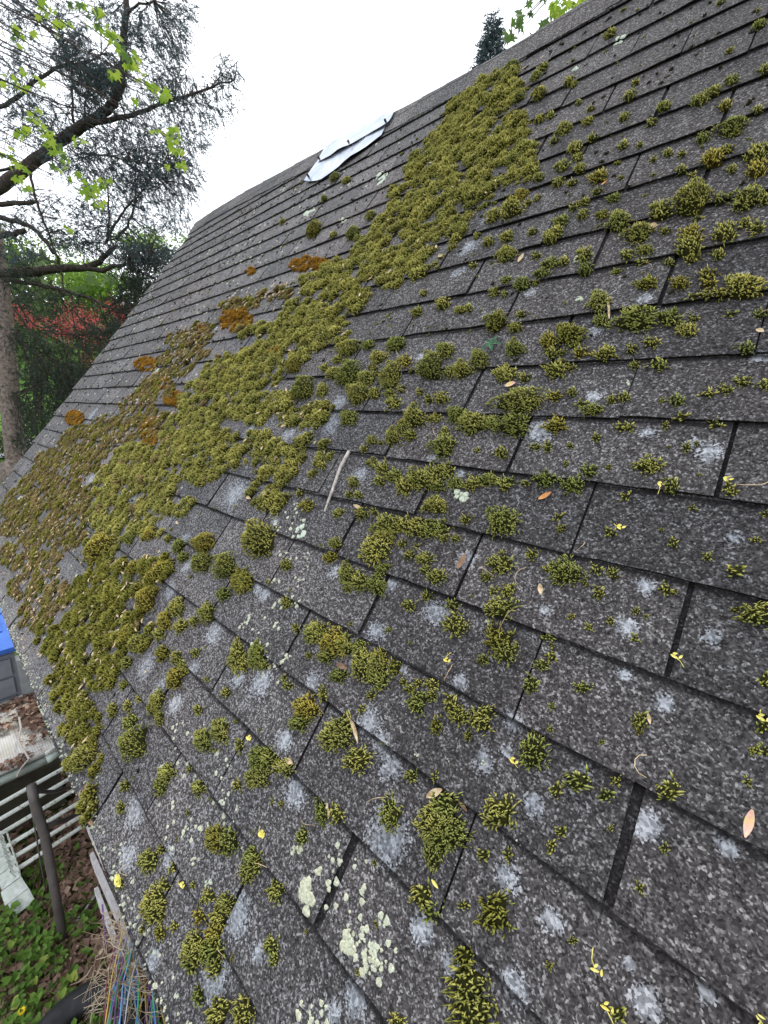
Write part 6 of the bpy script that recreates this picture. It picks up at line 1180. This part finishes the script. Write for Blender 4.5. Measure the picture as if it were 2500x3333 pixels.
bush('laurel_shrub', 'dark leafy shrub left of the evergreen trunk', 'shrub', -40, 1450, 10.5, .9, .7, 3000, .09, BUSH)
bush('lime_shrub', 'light green shrub low against the roof edge', 'shrub', 245, 1290, 10.9, .30, .25, 600, .06, LIME)
bush('lime_tree', 'sunlit light green tree seen through the gap under the main limb', 'tree', 330, 930, 20, 1.5, .9, 5200, .16, LIME)
bush('lime_tree', 'hazy light green tree far behind the evergreen, at the left edge', 'tree', 60, 830, 24, 2.6, 1.5, 4200, .20, LIME)
bush('lime_tree', 'hazy light green tree far behind the evergreen, near the roof corner', 'tree', 480, 800, 26, 1.6, .8, 1600, .2, LIME)
n = 16000                                                   # the wood closing off the hillside
tx, ty = r_.uniform(-42, -20, n), r_.uniform(-30, 26, n)
P = np.stack([tx, ty, hill(tx, ty) + r_.gamma(2.0, 1.0, n).clip(0, 4.5)], 1)
q = MB(); q.addtile(quads(P, r_.normal(size=(n, 3)), .55 * r_.uniform(.6, 1.3, n), .34, r_), QF, np.repeat(np.clip(r_.normal(.6, .25, n), 0, 1)[:, None], 4, 1))
solo('far_wood', q, leafy('far_leaves', (.03, .055, .02), (.12, .19, .06), .35), 'hazy mixed wood closing the hillside', 'wood', kind='stuff')

# ---------------------------------------------------------------- yard: things under and beside the eave
PLB = simple('blue_plastic', (.035, .13, .52), (.055, .18, .62), 6, .45, .4)
PLG = simple('grey_plastic', (.14, .15, .17), (.22, .23, .26), 7, .5, .35)
PLL = simple('pale_grey_plastic', (.20, .22, .22), (.36, .37, .38), 6, .45, .4)
c1 = on(66, 2104, 1.0); c0 = on(0, 2145, .98)
hx = c1[0]; hy = c1[1]
ph = thing('playhouse', 'plastic playhouse with blue roof and dark grey walls', 'playhouse', (hx - .4, hy - .5, 0))
b = MB(); b.box((hx - .44, hy - .57, .47), (.80, 1.06, .94)); part('wall', b, PLG, ph)
for j in range(4):
    for k in range(5):
        b = MB(); b.box((hx - .028, hy - .19 - j * .25, .885 - .045 - k * .17), (.022, .235, .145)); part('wall_panel', b, PLG, ph)
b = MB(); b.box((hx - .06, hy + .01, .44), (.10, .10, .88)); part('corner_post', b, PLL, ph)
b = MB(); b.box((hx - .16, hy + .13, .37), (.34, .20, .74)); part('side_bin', b, PLL, ph, label='pale grey plastic bin standing against the wall')
sl = math.atan2(.22, .62); rot = np.array(((math.cos(sl), 0, math.sin(sl)), (0, 1, 0), (-math.sin(sl), 0, math.cos(sl))))
rc = np.array((hx - .30, hy - .60, 1.10))
b = MB(); b.box(rc, (.66, 1.24, .03), rot); part('roof', b, PLB, ph)
for r in range(3):
    for j in range(7):
        ox = .33 - .105 - r * .22; oy = .62 - .09 - j * .178 - (.089 if r % 2 else 0)
        if oy < -.55: continue
        b = MB(); b.box(rc + rot @ np.array((ox, oy, .019)), (.205, .165, .016), rot, taper=.95); part('tile', b, PLB, ph)

# mattress pad full of leaves on a dark box
fr, br = on(190, 2424, .55), on(134, 2246, .55)
mx1, my = fr[0], fr[1] + .02; mx0 = br[0]
b = MB(); b.box(((mx0 + mx1) / 2, my - .78, .20), (mx1 - mx0 - .10, 1.5, .40)); b.box(((mx0 + mx1) / 2, my - .78, .425), (mx1 - mx0 - .02, 1.56, .035))
o = solo('storage_box', b, simple('dark_olive_plastic', (.03, .028, .02), (.075, .07, .05), 6, .5), 'dark low box under the white leafy pad', 'box', loc=((mx0 + mx1) / 2, my - .78, 0))
M = Mat('woven_vinyl', .7, .2); p = geo(M)
wv = M.n('TexWave', wave_type='BANDS', bands_direction='X'); wv.inputs['Scale'].default_value = 22; wv.inputs['Distortion'].default_value = 1.2; M.l(p, wv.inputs['Vector'])
wv2 = M.n('TexWave', wave_type='BANDS', bands_direction='Y'); wv2.inputs['Scale'].default_value = 22; wv2.inputs['Distortion'].default_value = 1.2; M.l(p, wv2.inputs['Vector'])
f = M.math('MAXIMUM', M.math('POWER', wv.outputs['Fac'], 6), M.math('POWER', wv2.outputs['Fac'], 6))
dirt = M.noise(p, 5, 4)
col = M.mix(f, (.66, .65, .62), (.46, .46, .45)); col = M.mix(1.0, col, M.ramp(dirt, [(.35, (.72, .68, .6)), (.6, (1, 1, 1))]), 'MULTIPLY'); M.bump(f, .4, .004)
pad_o = thing('seat_pad', 'dirty white woven seat pad with pale green rim, covered in dead leaves', 'cushion', ((mx0 + mx1) / 2, my - .78, .44))
b = MB(); nu, nv = 12, 18; v = []
for i in range(nu + 1):
    for j in range(nv + 1):
        s_, t_ = i / nu, j / nv; ex = min(s_, 1 - s_, t_ * 1.5, (1 - t_) * 1.5)
        v.append((mx0 + (mx1 - mx0) * s_, my - 1.56 * t_, .50 + .035 * min(1, ex * 9) + .010 * math.sin(s_ * 7 + t_ * 5) - .03 * math.exp(-((s_ - .42) / .13) ** 2)))
b.add(v, [(i * (nv + 1) + j, (i + 1) * (nv + 1) + j, (i + 1) * (nv + 1) + j + 1, i * (nv + 1) + j + 1) for i in range(nu) for j in range(nv)])
part('cover', b, M.out(col), pad_o, True)
b = MB(); rc_ = .10
loop = []
for (cx_, cy_, a0) in ((mx1 - rc_, my - rc_, 0), (mx0 + rc_, my - rc_, 90), (mx0 + rc_, my - 1.56 + rc_, 180), (mx1 - rc_, my - 1.56 + rc_, 270)):
    for k in range(6): g = rad(a0 + 18 * k); loop.append((cx_ + rc_ * math.cos(g), cy_ + rc_ * math.sin(g), 0))
loop.append(loop[0]); loop = np.array(loop)
rim = simple('pale_green_vinyl', (.50, .58, .52), (.62, .70, .64), 9, .4, .4)
b = MB(); b.tube(loop + (0, 0, .475), .030, 8); part('rim', b, rim, pad_o, True)
b = MB(); b.tube(loop * (1, 1, 1) + (0, 0, .527), .013, 7); part('piping', b, simple('white_vinyl', (.6, .6, .56), (.74, .74, .70), 12, .5), pad_o, True)
# back bolster strip
b = MB(); b.box((mx0 - .045, my - .78, .53), (.10, 1.5, .05)); part('bolster', b, simple('cream_vinyl', (.55, .52, .46), (.70, .68, .62), 30, .6), pad_o)
DEAD = leafy('dead_leaf', (.075, .042, .03), (.30, .19, .14), .12, hue=(.42, .30, .22))
def litter(q, c, spread, n, size, r_, z0=None, mound=0):
    v = []; k = n
    xy = r_.normal(size=(n, 2)) * spread + np.array(c[:2])
    z_ = (c[2] if z0 is None else z0) + mound * np.exp(-(((xy - c[:2]) / spread) ** 2).sum(1) / 2) * r_.rand(n) + r_.uniform(.003, .015, n)
    P = np.c_[xy, z_]; D = r_.normal(size=(n, 3)) * (1, 1, .35)
    Nn = np.array((0, 0, 1.0)) + r_.normal(0, .35, (n, 3)); D = D - Nn * (D * Nn).sum(1)[:, None] / (Nn * Nn).sum(1)[:, None]
    D /= np.linalg.norm(D, axis=1)[:, None]; a = np.cross(D, Nn); a /= np.linalg.norm(a, axis=1)[:, None]
    l_ = (size * r_.uniform(.6, 1.4, n))[:, None]; w_ = l_ * r_.uniform(.3, .5, (n, 1)); up = np.array((0, 0, 1.0)) * l_ * r_.uniform(-.1, .35, (n, 1))
    V = np.stack([P - D * l_ * .5, P - D * l_ * .1 + a * w_ + up * .7, P + D * l_ * .5 + up * .5, P - D * l_ * .1 - a * w_ + up], 1)
    q.addtile(V, [(0, 1, 2), (0, 2, 3)], np.repeat(np.clip(r_.normal(.5, .28, n), 0, 1)[:, None], 4, 1))
q = MB()
for (px, py, sx_, sy_, n, md) in [(118, 2318, .06, .05, 300, .06), (138, 2350, .045, .05, 170, .04), (60, 2285, .04, .25, 260, .02), (20, 2310, .04, .15, 120, .02), (40, 2490, .03, .06, 60, .02), (10, 2375, .03, .05, 40, .015), (150, 2395, .03, .08, 50, .015)]:
    litter(q, on(px, py, .535), np.array((sx_, sy_)), n, .038, r_, mound=md)
solo('leaf_pile', q, DEAD, 'brown dead leaves heaped on the white pad', 'leaf litter', kind='stuff')
q = MB()
for px, r0, r1 in ([[(62, 2335), (68, 2370), (60, 2415), (80, 2445), (95, 2470), (70, 2500), (55, 2525)], .006, .007], [[(80, 2445), (100, 2425), (120, 2395), (140, 2370)], .004, .0015], [[(90, 2462), (130, 2440), (150, 2415)], .003, .001], [[(62, 2405), (100, 2408), (112, 2400)], .003, .001]):
    q.tube([on(x, y, .575 + .012 * math.sin(i)) for i, (x, y) in enumerate(px)], np.linspace(r0, r1, len(px)), 6)
solo('branch', q, STK, 'forked dry twig lying across the white pad', 'twig', loc=on(80, 2445, .56))

# white rusty rods
M = Mat('chipped_white_paint', .55, .3); f = M.noise(geo(M), 70, 4, .7)
WHT = M.out(M.ramp(f, [(.34, (.16, .10, .06)), (.42, (.55, .58, .53)), (.8, (.72, .76, .72))]))
rods = [((-25, 2631), (245, 2479), .56), ((-25, 2681), (250, 2521), .49), ((-25, 2730), (262, 2559), .42), ((15, 2759), (275, 2601), .35), ((35, 2796), (284, 2644), .28), ((48, 2834), (294, 2673), .21)]
rk = on(120, 2740, .1); rack = thing('metal_rack', 'white chipped metal rods of an old rack under the eave', 'rack', (rk[0], rk[1], 0))
for i, (a, b_, z_) in enumerate(rods):
    A, B = on(*a, z_), on(*b_, z_); B = A + (B - A) * 1.25
    if i < 3: A = A - (B - A) * .3
    q = MB(); q.tube([A, A * .7 + B * .3, A * .3 + B * .7, B], .0125, 9); part('rod', q, WHT, rack, True)
A, B = on(245, 2479, .56), on(294, 2673, .21); off = np.array((.02, .22, 0))
q = MB(); q.tube([A + off + (0, 0, .1), B + off, B + off - (0, 0, .21)], .014, 8); part('upright', q, WHT, rack, True)
q = MB()
for k in range(9):
    s_ = k / 8; P = on(8 + 40 * s_, 2715 + 125 * s_, .43 - .22 * s_); q.tube([P + (0, -.02, .035), P + (0, .0, -.035)], .004, 5); q.tube([P + (.01, .02, .03), P + (.01, .02, -.05)], .0035, 5)
part('clip', q, WHT, rack)

# brown metal chair frame
BRM = simple('brown_metal', (.075, .064, .062), (.125, .108, .104), 14, .45, .4)
q0 = on(207, 3064, 0.0)
chf = thing('chair_frame', 'bare grey brown metal chair frame standing among leaves', 'chair frame', q0)
P0, P1, P2, P3 = at(102, 2556, 2.23), at(112, 2610, 2.24), at(146, 2720, 2.27), at(172, 2860, 2.30)
q = MB(); q.tube([P0, P1, (P1 + P2) / 2, P2, P3, q0 - (0, 0, .02)], [.0225, .0225, .0225, .022, .0215, .0215], 12); part('post', q, BRM, chf, True)
q = MB(); q.tube([at(110, 2560, 2.24), at(135, 2577, 2.3), at(175, 2577, 2.42), at(225, 2563, 2.55), at(300, 2540, 2.75)], .010, 8); part('arm', q, BRM, chf, True)
q = MB(); q.tube([at(140, 2690, 2.28), at(199, 2674, 2.40), at(245, 2652, 2.52), at(320, 2615, 2.75)], .014, 8); part('seat_rail', q, BRM, chf, True)
q = MB(); q.tube([at(94, 2590, 2.26), at(108, 2660, 2.29), at(126, 2770, 2.33), at(150, 2900, 2.38)], .004, 6); part('wire_stay', q, BRM, chf, True)  # thin dark rod running down left of the post

# pale stone edging post
LIM = simple('pale_stone', (.42, .47, .43), (.72, .76, .70), 24, .85, .2, .7)
A, B = on(76, 2962, 0.0), at(-75, 2640, 2.62)
stp = thing('stone_post', 'pale rough stone post of stacked blocks at the left edge', 'post', A)
ax = (B - A); ln_ = np.linalg.norm(ax); ax /= ln_
e1 = np.cross(ax, ray(30, 2880)); e1 /= np.linalg.norm(e1); e2 = np.cross(ax, e1)
for k in range(8):
    s_ = k / 8; c = A + ax * ln_ * (s_ + .055); r3 = np.stack([e1, e2, ax], 1)
    g = r_.normal(0, .07); rz = np.array(((math.cos(g), -math.sin(g), 0), (math.sin(g), math.cos(g), 0), (0, 0, 1)))
    q = MB(); q.box(c + e1 * r_.normal(0, .005), (.095 * r_.uniform(.9, 1.15), .10, ln_ / 8 * .97), r3 @ rz, taper=r_.uniform(.88, 1.0)); part('block', q, LIM, stp)

# grey weathered boards
GW = simple('weathered_white_wood', (.38, .36, .36), (.68, .66, .67), 26, .85, .15, .3)
bd = on(345, 2850, .3); pal = thing('picket_panel', 'leaning panel of three weathered white boards beside the eave', 'picket panel', (bd[0], bd[1], 0))
for (a, b_, z0, z1, wd) in (((280, 2668), (400, 2935), .62, .60, .085), ((300, 2790), (412, 3045), .47, .45, .080), ((314, 2900), (388, 3100), .33, .31, .065)):
    A, B = on(*a, z0), on(*b_, z1); B = A + (B - A) * 1.12; ax = B - A; ln_ = np.linalg.norm(ax); ax /= ln_
    e2 = np.cross(ax, (0, 0, 1.0)); e2 /= np.linalg.norm(e2); e1 = np.cross(e2, ax)
    v = []
    for s_, t0, t1 in ((0, -.1, .42), (.10, -.5, .5), (.5, -.52, .49), (.8, -.5, .5), (1, -.5, .46)):
        for t_ in (t0, t1):
            for dd in (-.009, .009): v.append(A + ax * ln_ * s_ + e1 * wd * t_ + e2 * dd)
    f = []
    for i in range(4):
        p_ = 4 * i; f += [(p_, p_ + 4, p_ + 5, p_ + 1), (p_ + 2, p_ + 3, p_ + 7, p_ + 6), (p_, p_ + 2, p_ + 6, p_ + 4), (p_ + 1, p_ + 5, p_ + 7, p_ + 3)]
    f += [(0, 1, 3, 2), (16, 18, 19, 17)]
    q = MB(); q.add(v, f); part('board', q, GW, pal)
for (x, y) in ((322, 2790), (338, 2900)):
    A = on(x, y, .48) + (0, .05, 0); q = MB(); q.box((A[0], A[1], A[2] * .55), (.03, .02, A[2] * 1.1)); part('batten', q, simple('dark_wood', (.03, .025, .022), (.07, .06, .05), 20) if 'dark_wood' not in bpy.data.materials else bpy.data.materials['dark_wood'], pal)
q = MB(); q.tube([on(245, 3005, .01), on(310, 2915, .03)], .006, 6)
solo('metal_strip', q, simple('dull_steel', (.3, .3, .32), (.5, .5, .52), 9, .4, .5), 'dull metal strip lying in the leaves beside the boards', 'scrap metal', loc=on(280, 2960, .01))

# black tyre
pts3 = [on(x, y, .10) for x, y in ((150, 3300), (225, 3232), (345, 3174))]
(ax_, ay_), (bx_, by_), (cx_, cy_) = [p[:2] for p in pts3]
dd = 2 * (ax_ * (by_ - cy_) + bx_ * (cy_ - ay_) + cx_ * (ay_ - by_))
ux = ((ax_**2 + ay_**2) * (by_ - cy_) + (bx_**2 + by_**2) * (cy_ - ay_) + (cx_**2 + cy_**2) * (ay_ - by_)) / dd
uy = ((ax_**2 + ay_**2) * (cx_ - bx_) + (bx_**2 + by_**2) * (ax_ - cx_) + (cx_**2 + cy_**2) * (bx_ - ax_)) / dd
Rt = math.hypot(ax_ - ux, ay_ - uy); print('tyre', ux, uy, Rt)
q = MB(); prof = [(0, .02), (.012, .07), (0, .10), (-.035, .115), (-.085, .105), (-.10, .07), (-.09, .02)]; v = []; ns = 56
for i in range(ns):
    g = 2 * math.pi * i / ns
    for (pr, pz) in prof: v.append((ux + (Rt + pr) * math.cos(g), uy + (Rt + pr) * math.sin(g), pz))
k = len(prof); q.add(v, [(i * k + j, ((i + 1) % ns) * k + j, ((i + 1) % ns) * k + j + 1, i * k + j + 1) for i in range(ns) for j in range(k - 1)])
solo('tyre', q, simple('black_rubber', (.012, .013, .015), (.03, .032, .036), 30, .6, .35, .1), 'black rubber tyre lying in the grass under the coloured wires', 'tyre', loc=(ux, uy, 0), smooth=True)

# bundle of coloured wires and dried grass hanging at the eave
cols = {'purple': (.28, .12, .34), 'blue': (.05, .22, .62), 'green': (.06, .42, .12), 'yellow': (.72, .52, .07), 'sky': (.16, .42, .72), 'dark_red': (.22, .03, .04), 'white': (.6, .58, .6)}
WM = {k: simple('wire_' + k, tuple(x * .75 for x in c), c, 40, .4, .4) for k, c in cols.items()}
wb = on(450, 3200, .5); wires = thing('wire_bundle', 'frayed bundle of thin coloured wires hanging below the eave', 'wires', wb)
order = ['purple'] * 14 + ['blue'] * 12 + ['sky'] * 7 + ['green'] * 8 + ['yellow'] * 8 + ['dark_red'] * 6 + ['white'] * 6
for i, cn in enumerate(order):
    t_ = r_.rand(); x0 = 395 + 105 * t_ + r_.normal(0, 10); y0 = 3010 + 120 * (t_ - .2) + r_.uniform(-20, 70); x1 = 335 + 225 * min(1, max(0, t_ + r_.normal(0, .14))); d0 = r_.uniform(1.95, 2.15)
    P = [at(x0, y0, d0), at(x0 * .72 + x1 * .28 + r_.normal(0, 8), y0 + 90, d0 - .04), at(x0 * .4 + x1 * .6 + r_.normal(0, 9), y0 + 190, d0 - .10), at(x1, 3370, d0 - .16), at(x1 - 10 + r_.normal(0, 25), 3500, d0 - .2)]
    q = MB(); q.tube(P, r_.uniform(.0022, .0034), 6); part('wire', q, WM[cn], wires, True)
for (px, cn) in (([(333, 2945), (337, 3000), (345, 3060), (350, 3110)], 'purple'), ([(430, 3250), (480, 3255), (540, 3240)], 'sky'), ([(440, 3300), (500, 3290), (560, 3300)], 'blue')):
    q = MB(); q.tube([at(x, y, 2.02) for x, y in px], .004, 6); part('wire', q, WM[cn], wires, True)
STRAW = leafy('dry_straw', (.25, .18, .11), (.55, .44, .30), .2, hue=(.66, .58, .46))
q = MB()
for i in range(330):
    t_ = r_.rand(); x0 = 330 + 180 * t_ + r_.normal(0, 22); y0 = 3000 + 330 * r_.rand() - 60 * (1 - t_); d0 = r_.uniform(1.84, 2.1)
    if x0 > 470 + (y0 - 3020) * .30: continue
    g = r_.normal(1.75, .55) if r_.rand() < .7 else r_.uniform(-.6, .9); l_ = r_.uniform(25, 110); c = r_.normal(0, .5)
    P = [at(x0 + l_ * s_ * math.cos(g + c * s_), y0 + l_ * s_ * math.sin(g + c * s_), d0 - .03 * s_) for s_ in (0, .33, .66, 1)]
    q.tube(P, [.0014, .0016, .0012, .0006], 4, float(r_.rand()))
for i in range(26):
    x0, y0 = 350 + r_.normal(0, 20), 3150 + r_.uniform(0, 150); P = [at(x0, y0, 2.0), at(x0 - 45, y0 + 30 + r_.normal(0, 20), 2.0), at(x0 - 95 + r_.normal(0, 30), y0 + 85 + r_.normal(0, 30), 2.02)]
    q.tube(P, [.0013, .0011, .0005], 4, float(r_.uniform(.5, 1)))
P = []
for i in range(120):
    t_ = r_.rand(); P.append(at(350 + 140 * t_ + r_.normal(0, 20), 2985 + 170 * r_.rand() + 60 * t_, r_.uniform(1.95, 2.12)))
P = np.array(P); q.addtile(quads(P, r_.normal(size=(len(P), 3)), .05 * r_.uniform(.5, 1.3, len(P)), .016, r_), QF, np.repeat(r_.rand(len(P))[:, None], 4, 1))
solo('dried_grass', q, STRAW, 'dry tan grass tangled over the coloured wires', 'dry grass', kind='stuff')

# leaf litter, green ground plants, grass, dandelion
q = MB()
for cx_, cy_, sx_, sy_, n in ((-2.2, .1, .45, .30, 1500), (-1.8, .05, .3, .3, 800), (-2.6, .5, .5, .3, 700), (-3.2, -.6, .9, .6, 1000), (-1.4, -.1, .4, .4, 500)):
    litter(q, np.array((cx_, cy_, .0)), np.array((sx_, sy_)), n, .048, r_)
solo('leaf_litter', q, DEAD, 'brown leaf litter on the ground under the eave', 'leaf litter', kind='stuff')
VINE = leafy('ground_leaf', (.055, .12, .020), (.17, .30, .05), .35, hue=(.36, .42, .09))
def heart(P, Nn, D, l_, t):
    Nn = Nn / np.linalg.norm(Nn); D = D - Nn * (D @ Nn); D /= np.linalg.norm(D); a = np.cross(Nn, D)
    sh = [(0, 0), (.42, -.22), (.55, .18), (.30, .62), (0, 1.0), (-.30, .62), (-.55, .18), (-.42, -.22)]
    return [P + a * x * l_ + D * y * l_ + Nn * (abs(x) * .28 - .12 * y * y) * l_ for x, y in sh]
def gplants(q, x, y, n, size, r_, h0=.03, h1=.11, tt=None):
    z_ = max(.0, float(hill(np.array(x), np.array(y))))
    for k in range(n):
        P = np.array((x + r_.normal(0, .05), y + r_.normal(0, .05), z_ + r_.uniform(h0, h1)))
        V = heart(P, np.array((0, 0, 1.0)) + r_.normal(0, .35, 3), r_.normal(size=3), size * r_.uniform(.6, 1.3), 0)
        q.add(V, [(0, 1, 2, 3, 4), (0, 4, 5, 6, 7)], float(np.clip(r_.normal(.42, .2), 0, .85)) if tt is None else tt)
        q.tube([P, P * (1, 1, 0) + (r_.normal(0, .02), r_.normal(0, .02), z_)], .0011, 3, .3, False)
q = MB()
for px, py, sp_, n in [(85, 2870, 35, 34), (60, 2990, 50, 46), (120, 3010, 40, 34), (40, 3090, 50, 46), (140, 3080, 50, 26), (205, 2885, 35, 12), (235, 2990, 30, 12), (285, 3010, 30, 16), (290, 2930, 22, 8), (285, 3130, 22, 6), (170, 3150, 45, 22), (40, 3180, 50, 30), (90, 3240, 50, 26), (30, 3280, 50, 26), (190, 3040, 30, 16), (150, 2830, 20, 8), (270, 2735, 18, 4), (120, 3300, 40, 14), (300, 3290, 25, 8), (330, 3330, 25, 8), (-60, 3100, 60, 40), (60, 3400, 80, 50), (200, 3420, 60, 24)]:
    for k in range(n):
        p = on(px + r_.normal(0, sp_), py + r_.normal(0, sp_ * .8), .05)
        if p[1] > .75: continue
        gplants(q, p[0], p[1], 1, .032, r_, .015, .08)
for px, py in ((130, 3100), (155, 3110), (215, 3200), (245, 3215), (225, 3195), (45, 3255), (20, 3300)):
    p = on(px, py, .10); gplants(q, p[0], p[1], 1, .045, r_, .05, .09, .95)
solo('ground_plants', q, VINE, 'low heart leaved green weeds covering the yard', 'weeds', kind='stuff')
q = MB(); k = 2600
gxy = np.c_[r_.uniform(-3.6, -.9, k), r_.normal(-.35, .35, k)]
P = np.c_[gxy, np.zeros(k)]; D = r_.normal(0, .5, (k, 3)); D[:, 2] = 1
q.addtile(quads(P, D, .07 * r_.uniform(.5, 1.5, k), .005, r_), QF, np.repeat(np.clip(r_.normal(.4, .25, k), 0, 1)[:, None], 4, 1))
solo('grass', q, VINE, 'short grass among the weeds', 'grass', kind='stuff')
dp = on(72, 3290, .07); dan = thing('dandelion', 'single bright yellow dandelion in the weeds at the bottom left', 'flower', (dp[0], dp[1], 0))
q = MB()
for ring, (nn, rr, up) in enumerate(((16, .020, .15), (13, .015, .5), (9, .009, .9))):
    for k in range(nn):
        g = 2 * math.pi * k / nn + ring; d_ = np.array((math.cos(g), math.sin(g), up)); a_ = np.array((-math.sin(g), math.cos(g), 0))
        q.add([dp, dp + d_ * rr * .6 + a_ * .0028, dp + d_ * rr, dp + d_ * rr * .6 - a_ * .0028], [(0, 1, 2, 3)])
part('flower_head', q, debris_mat('dandelion_yellow', (.75, .55, .01), (.85, .68, .03)), dan)
q = MB(); q.tube([(dp[0], dp[1], 0), (dp[0] + .004, dp[1], .04), dp], .002, 5); part('stem', q, VINE, dan)
print('counts', len(bpy.data.objects), 'tabs', npart, 'leaves', nl, 'tris', sum(len(o.data.loop_triangles) if o.data.loop_triangles else sum(len(p.vertices) - 2 for p in o.data.polygons) for o in bpy.data.objects if o.type == 'MESH' and o.get('kind') == 'stuff'))
